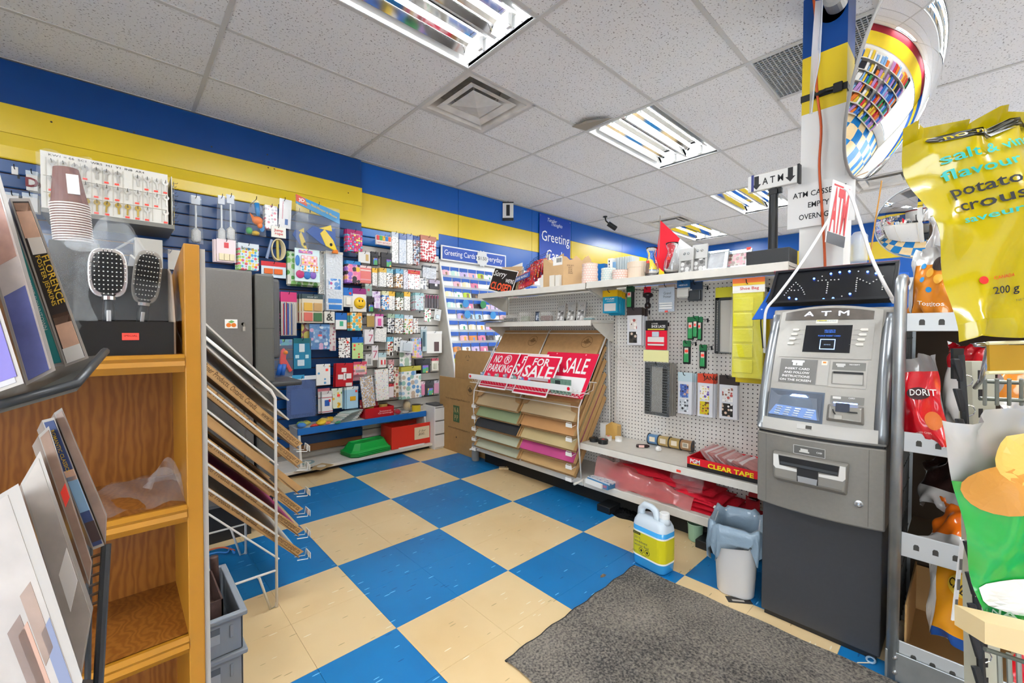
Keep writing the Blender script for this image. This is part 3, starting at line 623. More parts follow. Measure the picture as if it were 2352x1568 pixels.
# ---------------------------------------------------------------- second shelf of the far bay
Z3 = 1.268
o = thing('cardboard_flap', 'grey flattened card packet overhanging the far end of the second shelf', 'packet', (2.5, 2.83, Z3))
obj('sheet', MB().grid(lambda u, v: V((2.4+.24*v, 2.98-.3*u, Z3+.004+.018*math.sin(u*3)+.01*v)), 8, 4), mat('a39c90', .5), o, world=True)
obj('lower_sheet', MB().grid(lambda u, v: V((2.415+.22*v, 2.95-.26*u, Z3+.002)), 4, 2), mat('8e877b', .6), o, world=True)
def clearpack(y, w_, h_, m_, lab, x=2.5, kind='pack'):
    o = thing('clear_pack', lab, 'pack', (x, y, Z3), -PI/2, 'clear packs on the second shelf')
    obj('contents', MB().box((-w_*.38, -.02, .004), (w_*.38, .02, h_*.6)), m_, o, bevel=.006)
    obj('blister', MB().box((-w_/2, -.028, 0), (w_/2, .028, h_)), mat('e3e0d8', .1, alpha=.3, spec=.8), o, bevel=.006); return o
clearpack(2.665, .17, .06, mat('2a2624', .5), 'low clear pack with dark tray, leftmost on the second shelf'); clearpack(2.48, .1, .078, mat('9aa08a', .5, noise=.3), 'clear pack with a pale green item on the second shelf')
o = pframe('picture_frame', 'tiny blue-grey picture frame among the clear packs', 2.52, 2.37, Z3, .05, .082, mat('32384a', .3), (.14, .14, .86, .86), printed('b9c6d6', ['e9edf2', '5a6a86'], 50, .5), dots=False, grp='picture frames on the second shelf')
clearpack(2.245, .13, .075, mat('5a2520', .5), 'clear pack with a maroon item on the second shelf')
for k, y in enumerate((2.105, 2.005, 1.915)):
    pframe('picture_frame', 'tall silver frame on the second shelf, %s of three' % ['leftmost', 'middle', 'rightmost'][k], 2.49, y, Z3, .068, .145, SILV, (.14, .05, .86, .55), BWP, .25, grp='picture frames on the second shelf', rz=-PI/2+.15)
o = clearpack(1.84, .1, .028, mat('2f7f88', .5), 'flat teal pack at the right end of the second shelf')
# ---------------------------------------------------------------- goods on the pegboard
GR = mat('2f8a4f', .4); 
PB = dict(wall_=GX)
pk('insole_pack', 'yellow and teal carded foam pads, front pack at top left of the pegboard', 'pack', 'X', 2.55, c2(22, 915, 185, 1168), mat('1f9cc0', .35), (.28, mat('e9b912', .35)), n=5, step=.02, jit=.006, inset=((.12, .08, .92, .42, mat('ece4dd', .4), .006, 'pad'),), txt=(('FOAM', .5, .62, .07, WHITE, .02, .6), ('cushion', .55, .53, .06, WHITE, 0, .5)), group='carded foam pads', **PB)
pk('glue_stick_card', 'single green carded stick hanging highest on the pegboard', 'pack', 'X', 2.56, c2(290, 870, 358, 1115), mat('1c1d1e', .4), (.24, mat('164d2d', .4)), n=2, inset=((.16, .05, .84, .5, GR, .01, 'stick'), (.2, .5, .8, .74, mat('d8c9b8', .4), .008, 'sleeve'), (.3, .58, .7, .7, ORANGE_TAG, .0095, 'price_tag')), **PB)
o, w_, h_ = pk('polish_brush', 'black bottle-shaped shoe brush hanging from a red tag', 'brush', 'X', 2.57, c2(487, 875, 558, 1120), mat('241313', .4), (.28, RED, 1), thick=.004, hole=False, **PB)
bpy.data.objects.remove([c for c in o.children if c.name.startswith('card')][0])
b = MB(); b.M = Matrix.Translation((0, .008, 0)); b.lathe([(.012, 0), (.02, .01), (.02, h_*.2), (.011, h_*.28), (.013, h_*.48), (.03, h_*.55), (.034, h_*.66), (.02, h_*.74)], 16); obj('brush_body', b, mat('20171a', .3), o, smooth=True)
pk('sponge_pack', 'pale blue pack with handwriting hanging under the top shelf', 'pack', 'X', 2.55, c2(650, 850, 825, 1155), mat('c2ccd8', .3), (.1, mat('b79b86', .5)), bag=.006, inset=((.08, .1, .92, .17, WHITE, .01, 'roll'), (.08, .19, .92, .26, WHITE, .01, 'roll'), (.08, .28, .92, .34, WHITE, .01, 'roll'), (.42, -.02, .62, .05, ORANGE_TAG, .003, 'price_tag')), txt=(('Grand\nPrimer', .58, .62, .1, INK, .0, .5),), **PB)
pk('sewing_kit_card', 'blue topped card with clear cases hanging right of the handwriting pack', 'pack', 'X', 2.55, c2(860, 800, 1000, 1000), mat('cfcdc6', .4), (.42, mat('175b90', .4)), n=2, step=.03, jit=.03, inset=((.05, .06, .95, .5, mat('dedbd2', .3), .016, 'case'),), txt=(('NEEDLES', .5, .72, .08, WHITE, .01, .7),), **PB)
pk('sewing_kit_card', 'dark navy card with a clear black case beside the blue one', 'pack', 'X', 2.57, c2(985, 820, 1140, 1035), mat('565a60', .4), (.4, mat('20324a', .4)), inset=((.05, .05, .95, .55, mat('3c4043', .3), .02, 'case'),), **PB)
pk('photo_magnet_pack', 'grey pack with two photo prints at the left of the pegboard', 'pack', 'X', 2.55, c2(295, 1110, 455, 1530), mat('d2d1d3', .4), (.2, mat('3b3130', .4)), n=3, step=.03, jit=.012, inset=((.2, .42, .7, .7, printed('d8cfc6', ['a5554f', '6b4a40', 'efe6dc'], 45, .5), .002, 'photo'), (.16, .06, .72, .36, printed('3c3833', ['efe9e2', '1a1a1a', 'c9b3a0'], 40, .5), .002, 'photo')), group='photo frame packs on the pegboard', **PB)
pk('shoe_lace_pack', 'red and black card reading Shoe Laces on the pegboard', 'pack', 'X', 2.58, (1483, 736, 1531, 803), RED, (.34, mat('1b1a1b', .4)), n=1, thick=.012, inset=((.12, .14, .9, .44, mat('ded6cf', .4), .008, 'lace_bundles'), (.12, .2, .9, .27, RED, .009, 'price_strip'), (.34, .44, .66, .62, mat('bcc4cc', .4), .01, 'lace_tip'), (.1, .68, .9, .72, mat('d9d04a', .4), .0016, 'stripe')), txt=(('SHOE LACES', .62, .8, .085, WHITE, .02, .66), ('6 PAIR', .45, .895, .05, WHITE, .0, .3)), **PB)
for q, (x0, y0, x1, y1, lab) in enumerate(((975, 1215, 1045, 1470, 'green carded glue stick, left of the cluster of three'), (1035, 1205, 1092, 1450, 'green carded glue stick in the middle of the cluster of three'), (1085, 1215, 1140, 1478, 'green carded glue stick, right of the cluster of three'))):
    pk('glue_stick_card', lab, 'pack', 'X', 2.57+.012*(q != 1), c2(x0, y0, x1, y1), mat('1c1d1e', .4), (.22, mat('1e6a3e', .4)), n=1, inset=((.14, .05, .86, .5, GR, .01, 'stick'), (.2, .5, .8, .76, mat('d8c9b8', .4), .008, 'sleeve'), (.3, .55, .72, .66, ORANGE_TAG, .0095, 'price_tag')), group='green glue sticks', hook_=q == 1, **PB)
for q, (bx, lab) in enumerate(((c3(848, 8, 906, 190), 'green carded glue stick alone below the cluster, left one'), (c3(976, 40, 1031, 224), 'green carded glue stick alone below the cluster, lower right one'))):
    pk('glue_stick_card', lab, 'pack', 'X', 2.62, bx, mat('1c1d1e', .4), (.25, mat('1e6a3e', .4)), inset=((.18, .08, .82, .45, GR, .01, 'stick'), (.24, .45, .76, .7, mat('d8c9b8', .4), .008, 'sleeve'), (.3, .5, .75, .62, ORANGE_TAG, .0095, 'price_tag')), group='green glue sticks', **PB)
# large dark slotted frames
o, w_, h_ = pk('slotted_tray_pack', 'tall dark slotted plastic tray in a bag with a yellow header', 'pack', 'X', 2.55, c3(555, 180, 745, 590), mat('8a857c', .35, noise=.1), None, n=3, step=.03, jit=.012, thick=.016, **PB)
FRM = mat('2b2d2c', .4)
b = MB().box((-w_/2, -.014, 0), (w_/2, 0, h_*.06)).box((-w_/2, -.014, h_*.93), (w_/2, 0, h_)).box((-w_/2, -.014, 0), (-w_*.24, 0, h_)).box((w_*.24, -.014, 0), (w_/2, 0, h_)); obj('rim', b, FRM, o, bevel=.003)
b = MB()
for k in range(17):
    z = h_*(.07+.05*k)
    for s in (-1, 1): b.box((s*w_*.26, -.02, z), (s*w_*.44, -.014, z+h_*.022))
obj('ribs', b, mat('1a1c1b', .4), o)['kind'] = 'stuff'
obj('header', MB().box((-w_/2-.008, -.016, h_*1.02), (w_/2-.004, -.012, h_*1.24)), mat('e6e0a0', .4), o)
obj('film_wrap', MB().box((-w_/2-.006, -.018, -.004), (w_/2+.006, -.0175, h_*1.03)), film('ffffff', .12), o)
o, w_, h_ = pk('slotted_tray_pack', 'tall black frame tray hanging left of the yellow shoe bag', 'pack', 'X', 2.6, (1643, 683, 1682, 812), mat('bdb8ae', .4), None, thick=.004, hook_=False)
obj('rim', MB().box((-w_/2, -.012, 0), (w_/2, 0, h_*.03)).box((-w_/2, -.012, h_*.95), (w_/2, 0, h_)).box((-w_/2, -.012, 0), (-w_*.2, 0, h_)), FRM, o, bevel=.004)
b = MB()
for k in range(30): b.box((-w_*.36, -.0128, h_*(.05+.03*k)), (-w_*.31, -.012, h_*(.063+.03*k)))
obj('perforations', b, mat('cfcbc4', .4), o)
obj('header', MB().box((-w_/2, -.004, h_*1.0), (w_/2, 0, h_*1.18)), mat('d9cf2e', .4), o)
# three packs of photo prints
for k, (bx, hc, ph, lab) in enumerate(((c3(808, 258, 918, 582), 'b9cbcf', (('4a5fa0', ['caa088', '2a2c4a', '7ba0c9']), ('c3c7cb', ['55585e', '2e3036', 'eceef0'])), 'photo print pack with a pale blue header, left of three'),
                                        (c3(962, 268, 1082, 605), 'c8452c', (('e9e4dc', ['6a4f9a', 'd8b58f', 'e6d85a']), ('c9b51e', ['7a4a28', 'c07a3a', '4a3a20'])), 'photo print pack with a red header, middle of three'),
                                        (c3(1132, 282, 1275, 622), '2e2422', (('ded9d4', ['b5504a', '8a5a48', 'f2ede8']), ('2a2624', ['f0ece6', 'd9b9a0', '161616'])), 'photo print pack with a black header, right of three'))):
    pk('photo_magnet_pack', lab, 'pack', 'X', 2.6, bx, mat('d6d5d8', .4), (.21, mat(hc, .4)), n=[3, 3, 2][k], step=.022, jit=.008, inset=((.16, .4, .76, .72, printed(ph[0][0], ph[0][1], 60, .5), .002, 'photo'), (.16, .06, .76, .36, printed(ph[1][0], ph[1][1], 60, .5), .002, 'photo')), group='photo frame packs on the pegboard', txt=((('JAN', .72, .9, .09, mat('2a1a14', .4), .02),) if k == 1 else ()), **PB)
# yellow shoe bag
o, w_, h_ = pk('shoe_bag', 'long clear yellow hanging shoe bag with a white and orange header', 'bag', 'X', 2.42, (1682, 645, 1752, 868), mat('dcd21e', .3, bump=.5, bscale=30, spec=.7), None, thick=.02, n=1, wall_=GX)
obj('header', MB().box((-w_/2, -.004, h_*.88), (w_*.55, .002, h_*1.02)), mat('f2efe8', .4), o); obj('stripe', MB().box((-w_/2, -.006, h_*.98), (w_*.55, -.003, h_*1.03)), mat('ef7434', .4), o); obj('stripe', MB().box((-w_/2, -.0055, h_*.955), (w_*.55, -.003, h_*.98)), mat('efc33a', .4), o)
text('Shoe Bag', o, LT(w_*.06, h_*.92, -.0045), mat('c8332b', .4), h=h_*.028, w=w_*.62, bold=.01, world=False)
for k in range(5): obj('pocket', MB().box((-w_*.46, -.006-.003*(k % 2), h_*(.05+.16*k)), (w_*.2, -.0, h_*(.19+.16*k))), mat('e3da30', .22, bump=.5, bscale=25), o, bevel=.004)
obj('film_wrap', MB().grid(lambda u, v: V(((u-.5)*w_*1.08, -.014-.008*math.sin(u*9+v*6), v*h_*.9)), 12, 16), film('fff9c0', .16), o, smooth=True)
o2, w2, h2 = pk('shoe_bag', 'second yellow shoe bag with an amber foot behind the first', 'bag', 'X', 2.5, (1690, 720, 1766, 880), mat('d3b815', .35, bump=.4, bscale=30), None, thick=.02, hook_=False)
# white wire net clips hanging by the upright
for k, (pts, lab) in enumerate((([(1408, 790), (1424, 800), (1422, 815), (1440, 822), (1452, 836)], 'tangled white wire hook on the pegboard upright, upper one'), ([(1412, 818), (1430, 824), (1456, 842), (1470, 860), (1474, 905)], 'tangled white wire and thread hanging lower by the upright'))):
    o = thing('wire_hook', lab, 'hook', tuple(onX(*pts[-1], 2.6)), 0, 'white wires by the upright')
    obj('wire', MB().tube([onX(x, y, 2.68-.02*i) for i, (x, y) in enumerate(pts)], .003, 6), WIREW, o, world=True, smooth=True)
    obj('thread', MB().tube([onX(x+3, y+4+3*math.sin(i), 2.67-.02*i) for i, (x, y) in enumerate(pts)], .0016, 5), mat('d8d2c6', .7), o, world=True)
# ---------------------------------------------------------------- goods on the lower shelf (z .39)
ZL = .413
def tin(px, py, m_, lid, lab, r_=.026, h_=.026, tag_=None):
    p = onZ(px, py, ZL); o = thing('tin', lab, 'tin', (p.x, p.y, ZL), 0, 'shoe polish tins')
    obj('body', MB().lathe([(r_, 0), (r_, h_*.6)], 20), m_, o); obj('lid', MB().lathe([(r_*1.06, h_*.55), (r_*1.06, h_*.96), (r_, h_)], 20), lid, o)
    if tag_: obj('price_tag', MB().box((-.01, -.008, h_), (.01, .008, h_+.0006)), tag_, o)
tin(*pt(c3, 150, 795), BLACK, mat('232425', .35), 'black polish tin farther left at the shelf end', .03); tin(*pt(c3, 222, 812), BLACK, mat('232425', .35), 'black polish tin nearer the front of the shelf', .033, .03, ORANGE_TAG)
tin(*pt(c3, 263, 785), WHITE, mat('ded9cf', .4), 'white tin behind the black tins', .024, .03, ORANGE_TAG); tin(*pt(c3, 344, 793), WHITE, mat('e4e0d6', .4), 'white tin before the amber box', .024, .032)
p = onZ(*pt(c3, 300, 745), ZL); o = thing('display_box', 'white and amber folded card box at the left end of the lower shelf', 'box', (2.66, p.y-.03, ZL), -PI/2)
obj('white_side', MB().box((-.07, -.03, 0), (-.02, .03, .1)), PAPER, o); obj('amber_panel', MB().add([(-.02, -.03, 0), (.07, -.02, 0), (.07, .03, 0), (-.02, .03, 0), (-.02, -.03, .09), (.03, -.03, .125), (.07, -.02, .1), (.07, .03, .1), (-.02, .03, .09)], [(0, 1, 6, 5, 4), (1, 2, 7, 6), (4, 5, 6, 7, 8), (0, 4, 8, 3)]), mat('d2a75c', .35), o)
# ribbon spools
p0 = onZ(*pt(c3, 622, 822), ZL); p1 = onZ(*pt(c3, 920, 880), ZL); dr = (p1-p0); L_ = dr.length; dr = dr/L_
for k, (cm, lab) in enumerate((('6f9cc6', 'blue ribbon spool at the left of the row'), ('d9bc80', 'gold ribbon spool second in the row'), ('d3b26e', 'gold ribbon spool third in the row'), ('c49a72', 'rose gold ribbon spool at the right of the row'))):
    w_ = L_/3.35; c = p0+dr*(w_*(k*.98))
    o = thing('ribbon_spool', lab, 'ribbon', (c.x, c.y, ZL), math.atan2(dr.y, dr.x), 'ribbon spools in a row')
    b = MB(); b.M = Matrix.Translation((0, 0, .038)) @ Matrix.Rotation(PI/2, 4, 'Y'); b.lathe([(.033, -w_*.46), (.033, w_*.46)], 28); obj('ribbon', b, mat(cm, .22, metal=.35), o, smooth=False)
    for s in (-1, 1):
        b = MB(); b.M = Matrix.Translation((s*w_*.47, 0, .038)) @ Matrix.Rotation(PI/2, 4, 'Y'); b.lathe([(.008, -.0015), (.038, -.0015), (.038, .0015), (.008, .0015)], 28, cap=False); obj('flange', b, mat('2b2b2d', .4), o)
    obj('label', MB().box((-w_*.25, -.0345, .028), (w_*.25, -.033, .06)), mat('e9dcc4', .5), o)
    if k == 3:
        b = MB()
        for q in range(9): b.box((-.014+q*.003, -.0352, .034), (-.0128+q*.003, -.0345, .056))
        obj('barcode', b, INK, o)
# small odd items
p = onZ(*pt(c3, 530, 845), ZL); o = thing('lip_balm_pack', 'small dark tube pack with a pink label lying on the shelf', 'pack', (p.x, p.y, ZL), -.9); b = MB(); b.M = Matrix.Translation((0, 0, .012)) @ Matrix.Rotation(PI/2, 4, 'Y'); b.lathe([(.008, -.04), (.012, -.03), (.012, .03), (.006, .045)], 12); obj('tube', b, mat('2b1718', .4), o); obj('label', MB().box((-.025, -.013, .004), (.01, -.0115, .02)), mat('f2c4bb', .4), o)
p = onZ(*pt(c3, 655, 872), ZL); o = thing('tissue_wad', 'small crumpled white wad beside the ribbon spools', 'paper', (p.x, p.y, ZL)); b = MB()
b.ball((0, 0, .016), .022, .018, .016, 10, 7); b.v = [(x*(.8+.4*R.random()), y*(.8+.4*R.random()), max(0, z*(.85+.3*R.random()))) for x, y, z in b.v]; obj('wad', b, PAPER, o)
p = onZ(*pt(c3, 905, 898), ZL); p2 = onZ(*pt(c3, 962, 885), ZL); o = thing('loose_hook', 'thin grey metal peg hook lying on the lower shelf', 'hook', tuple(p)); obj('wire', MB().tube([p+V((0, 0, .004)), p.lerp(p2, .2)+V((0, 0, .004)), p2+V((0, 0, .004))], .003, 6), mat('6f6a63', .4, metal=.5), o, world=True); obj('tip', MB().tube([p+V((0, 0, .004)), p+V((-.012, .004, .012))], .003, 6), mat('6f6a63', .4, metal=.5), o, world=True)
# clear tape carton with packets
pa = onZ(*pt(c3, 895, 990), ZL); pb = onX(*pt(c3, 1425, 1112), pa.x)
o = thing('tape_carton', 'red open carton of packets lettered Clear Tape on the lower shelf', 'box', (2.405, pa.y-.2, ZL), -PI/2)
W_ = .40
obj('front_panel', MB().box((-W_/2, -.004, 0), (W_/2, 0, .062)), mat('d41424', .4), o); obj('base_strip', MB().box((-W_/2, -.0052, 0), (W_/2, -.004, .022)), mat('1d1a1b', .4), o)
obj('side_panel', MB().box((-W_/2, 0, 0), (-W_/2+.004, .24, .062)), mat('d41424', .4), o); obj('side_panel', MB().box((W_/2-.004, 0, 0), (W_/2, .24, .062)), mat('d41424', .4), o); obj('back_panel', MB().box((-W_/2, .236, 0), (W_/2, .24, .075)), mat('d41424', .4), o); obj('bottom_panel', MB().box((-W_/2, 0, 0), (W_/2, .24, .003)), mat('8f1d22', .5), o)
text('CLEAR TAPE', o, LT(.03, .036, -.0054), mat('f1df1c', .4), h=.024, w=.23, bold=.03, world=False); text('PGM', o, LT(-.155, .043, -.0054), WHITE, h=.022, w=.055, bold=.03, world=False); obj('underline', MB().box((-.183, -.0058, .024), (-.127, -.0052, .028)), mat('e8df2e', .4), o)
PKM = [mat('e3bdb9', .22, noise=.15, nscale=30), mat('d79a96', .25, noise=.2, nscale=30), mat('efdcda', .2), mat('cf8a84', .2, noise=.2)]
for k in range(16):
    x = -.07+.0165*k+R.random()*.006; hgt = .075+.03*math.sin(k*.4+.6)*max(0, 1-k/18); ln = -.75-k*.025
    q = thing('tape_packet', 'flat clear-wrapped red packet in the tape carton, %s' % ['leftmost', 'second from left', 'third from left', 'fourth from left', 'fifth from left', 'sixth from left', 'seventh from left', 'eighth from left', 'eighth from right', 'seventh from right', 'sixth from right', 'fifth from right', 'fourth from right', 'third from right', 'second from right', 'rightmost'][k], 'packet', (2.405+.13, pa.y-.2-x, ZL+.02), -PI/2, 'packets in the tape carton')
    q.rotation_euler = (0, ln, -PI/2+(R.random()-.5)*.2)
    obj('wrapper', MB().pillow(lambda u, v, s: ((s*(.0022+.003*math.sin(PI*u)*math.sin(PI*v)))+.003*math.sin(v*7+k), (u-.5)*.2*s*-1, v*.115), 6, 8), PKM[k % 4], q, smooth=True)
    obj('insert', MB().box((-.0012, -.08, .006), (.0012, .08, .03)), mat('c45a58', .5), q)
# ---------------------------------------------------------------- goods on the base deck
ZD = .168
p = onZ(*pt(c3, 230, 1150), ZD); o = thing('game_box', 'flat blue and white boxed game lying on the base deck', 'box', (p.x+.1, p.y+.02, ZD), -PI/2-.12)
obj('tray', MB().box((-.09, -.13, 0), (.09, .12, .034)), mat('3d7fae', .5), o, bevel=.002); obj('lid', MB().box((-.092, -.12, .028), (.092, .122, .04)), printed('cfd3d6', ['8fa3bb', '5a7fa8', 'e8e4de'], 45, .45), o, bevel=.002); obj('open_flap', MB().box((-.09, -.145, .0), (.05, -.132, .03)), PAPER, o); text('COUNT', o, LT(.055, .017, -.1315), mat('e2562f', .5), h=.018, w=.06, bold=.02, world=False)
# red folded aprons in a clear bag
o = thing('apron_stack', 'stack of folded red aprons half covered by a clear plastic bag on the deck', 'clothing', (2.56, 1.2, ZD))
REDC = mat('d3122b', .75, bump=.3, bscale=60)
def lump(y0, y1, x0, x1, zb, hs, wob, nu=20, nv=10):
    def fn(u, v, s):
        y = y0+(y1-y0)*u; x = x0+(x1-x0)*v+.012*math.sin(u*9+wob); e = min(1, 6*u, 6*(1-u))*min(1, 6*v, 6*(1-v))
        return (x, y, zb+(hs*(1-.45*u)*max(0, e)**.5+.008*math.sin(u*14+v*5+wob) if s > 0 else 0)) if s > 0 else (x0+(x1-x0)*v, y0+(y1-y0)*(1-u), zb)
    return MB().pillow(lambda u, v, s: fn(u if s > 0 else 1-(1-u), v, s) if s > 0 else fn(u, v, s), nu, nv)
for k in range(6): obj('folded_apron', lump(1.68-.015*k, .75+.05*k, 2.41+.008*k, 2.70-.01*k, ZD+.001+.023*k, .03, k*1.3), REDC, o, world=True, smooth=True)
def bagf(u, v):
    y = 1.71-.66*u; e = min(1, 5*(1-abs(2*v-1)))
    return V((2.385+.335*v+.01*math.sin(u*13), y, ZD+.006+e*(.155-.09*u)+.006*math.sin(u*17+v*9)+.005*math.sin(u*31-v*14)))
obj('plastic_bag', MB().grid(bagf, 30, 16), mat('de8f8b', .15, alpha=.5, spec=1., bump=.4, bscale=20), o, world=True, smooth=True)
obj('white_strip', MB().slab([V((2.40, .93, ZD+.06)), V((2.40, .80, ZD+.045)), V((2.42, .80, ZD+.05)), V((2.42, .93, ZD+.065))], (0, 0, 1), .003), PAPER, o, world=True)
# clear bag hanging from the shelf lip
o = thing('clear_bag', 'empty clear plastic bag hanging below the tape carton', 'bag', (2.47, 1.13, .235))
obj('film', MB().pillow(lambda u, v, s: (2.47+s*(.012+.022*math.sin(PI*v)*math.sin(PI*u))+.012*math.sin(u*9+v*11), 1.2-.19*((u if s > 0 else 1-u)), .225+.13*v+.012*math.sin(u*6)), 14, 12), film('ffffff', .25, .1), o, world=True, smooth=True)
obj('knot', MB().ball((2.47, 1.1, .352), .02, .03, .01), film('ffffff', .5), o, world=True, smooth=True)
o, w_, h_ = pk('red_card', 'dark red card hanging behind the trash can liner', 'card', 'X', 2.6, c3(1338, 1232, 1450, 1345), mat('9c1420', .5), None, thick=.003, hook_=False, txt=(('Comfort Inc', .45, .85, .09, mat('e9c9c4', .5), 0, .6),))
obj('round_tab', MB().prism([(w_*.1+.03*math.cos(a), .03*math.sin(a)) for a in [k*PI/8 for k in range(16)]], .003), mat('9c1420', .5), o).rotation_euler = (PI/2, 0, 0); o.children[-1].location = (0, .003, h_*1.1)
# beneath the deck
p = onZ(1650, 1245, 0); o = thing('green_cup', 'pale green plastic cup on the floor under the base deck', 'cup', (2.32, 1.0, 0)); pg = onZ(1597, 1240, 0); o.location = (pg.x, pg.y, 0)
obj('cup', MB().lathe([(.03, 0), (.036, .006), (.042, .1), (.04, .1), (.034, .01)], 24), mat('8fb093', .45), o, smooth=False); obj('rim', MB().lathe([(.042, .094), (.044, .097), (.042, .1)], 24, cap=False), mat('9dbb9f', .45), o)
p = onZ(1440, 1180, 0); o = thing('crumpled_bag', 'crumpled shiny black bag on the floor beside the washer fluid', 'bag', (p.x, p.y, 0))
obj('bag', MB().pillow(lambda u, v, s: ((u-.5)*.16*s+.01*math.sin(v*9), (v-.5)*.22, (.022*math.sin(PI*u)*math.sin(PI*v)*(1+.5*math.sin(u*23+v*17)) if s > 0 else 0)), 14, 14), mat('0e0f11', .25), o, smooth=True)
p = onZ(*pt(c9, 680, 1390), 0); o = thing('wood_scrap', 'splintered scrap of pale wood on the floor under the paper rack', 'wood', (p.x, p.y, 0), -.75)
obj('block', MB().box((-.07, -.022, 0), (.06, .02, .018)), mat('dcc39a', .7, noise=.2), o, bevel=.003); obj('splinter', MB().add([(-.03, -.02, .018), (.05, -.01, .018), (.06, .015, .018), (-.01, .018, .018), (.01, 0, .032), (.04, .005, .027)], [(0, 1, 4), (1, 2, 5, 4), (2, 3, 4, 5), (3, 0, 4)]), mat('8e6f48', .8), o)
p = onZ(*pt(c9, 842, 1425), 0); o = thing('crumb', 'small yellowish crumb on the floor beside the wood scrap', 'debris', (p.x, p.y, 0)); b = MB().ball((0, 0, .008), .014, .01, .009, 8, 5); obj('bit', b, mat('cdbf86', .8), o); obj('bit', MB().ball((.02, .006, .004), .006, .005, .004, 6, 4), mat('cdbf86', .8), o)
# ================================================================== paper rack builder (used at the gondola and beside the bookshelf)
PAPERC = {'beige': 'd8bf95', 'green': '9fae84', 'black': '2d2e30', 'sage': 'b9bba0', 'orange': 'cf9a63', 'straw': 'cbb583', 'pink': 'b8447c', 'kraft': 'c09a66', 'white': 'e9e6dc'}
def paper_rack(root, W, zs, cols, depth=.385, rise=.52, z_top=1.0, tray_t=.036, side_text=True, halves=2):
    """sloping cardboard trays on a white wire frame; x right, y into the rack, front edge at y=0"""
    sl = V((0, depth, rise)); n_ = V((0, -rise, depth)).normalized()
    for si in range(halves):
        xa = -W/2+si*W/halves+.012; xb = xa+W/halves-.024
        for k, z in enumerate(zs):
            zz = z+(.006 if si else 0); c = cols[si][k % len(cols[si])]
            a = V((xa, 0, zz)); b_ = V((xb, 0, zz)); e = sl
            tr = obj('cardboard_tray', MB().slab([a, b_, b_+e, a+e], n_, .004), KRAFT, root)
            for xs in (xa, xb-.004):     # tray side walls with the printed maker's line
                sd = obj('tray_side', MB().add([(xs+dx, p.y, p.z) for dx in (0, .004) for p in (V((0, .012, zz+.01)), V((0, 0, zz)), V((0, 0, zz))+e, V((0, 0, zz))+e+n_*tray_t, V((0, .004, zz))+n_*tray_t)],
                    [(0, 1, 2, 3, 4)[::-1], (5, 6, 7, 8, 9)]+[(i, (i+1) % 5, 5+(i+1) % 5, 5+i) for i in range(5)]), mat('c69c66', .75, noise=.06), tr)
            # the sheets lying in the tray
            q = V((.008, 0, 0)); o_ = n_*(.012+.02*R.random())
            obj('paper_sheets', MB().slab([a+q+o_+sl*.01, b_-q+o_+sl*.01, b_-q+o_+sl*.98, a+q+o_+sl*.98], n_, .008), mat(PAPERC[c], .65, noise=.05, nscale=8), tr)
            # upper cardboard cover that leaves an arched opening at the front of the tray
            if k == len(zs)-1:
                o_ = n_*(tray_t+.001); pts = [a+sl*.28]; m = 12
                for i in range(m+1):
                    u = i/m; pts.append(a+(b_-a)*(.1+.8*u)+sl*(.12+.26*math.sin(PI*u)**.7))
                pts += [b_+sl*.1, b_+sl, a+sl]
                pts[0] = a+sl*.1
                cv = obj('tray_cover', MB().slab([p+o_ for p in pts], n_, .003), KRAFT, tr)
            # wire hook that holds the tray and its price card
            wx = xa-.01 if si == 0 else xb-.06
            obj('wire_clip', MB().tube([(wx+.01, .01, zz-.01), (wx+.01, -.035, zz-.018), (wx+.01, -.04, zz+.012), (wx+.05, -.04, zz+.012), (wx+.05, -.035, zz-.018), (wx+.05, .01, zz-.01)], .002, 6), WIREW, tr)
            obj('price_card', MB().box((wx+.006, -.047, zz-.02), (wx+.06, -.045, zz+.006)), PAPER, tr)
    return sl, n_
c9p = lambda x, y: (1000+x/4.126, 740+y/4.126)
rk = thing('paper_rack', 'white wire rack of cardboard paper trays leaning at the gondola under the sale signs', 'display rack', (2.335, 2.375, ZD), -PI/2)
WR = 1.13
zs = [0.0, .085, .175, .275, .375]
sl, nn = paper_rack(rk, WR, zs, [['sage', 'sage', 'black', 'green', 'beige'], ['kraft', 'pink', 'straw', 'orange', 'beige']], depth=.36, rise=.52)
for x in (-WR/2-.012, 0, WR/2+.012):
    pts = [(x, .03, .0), (x, -.012, .36), (x, .0, .5), (x, .34, 1.02)] if x else [(x, .0, .5), (x, .34, 1.02)]
    obj('frame_rail', MB().tube(pts, .0055, 8), WIREW, rk, smooth=True)
    if x: obj('rear_post', MB().tube([(x, .345, 1.02), (x, .38, .0)], .005, 8), WIREW, rk, smooth=True); obj('base_tube', MB().tube([(x, -.05, -.02), (x, .39, .0)], .008, 8), SHELFW, rk, smooth=True)
obj('cross_wire', MB().tube([(-WR/2-.012, .33, 1.005), (WR/2+.012, .33, 1.005)], .0035, 6), WIREW, rk); obj('cross_wire', MB().tube([(-WR/2-.012, -.006, .5), (WR/2+.012, -.006, .5)], .0035, 6), WIREW, rk)
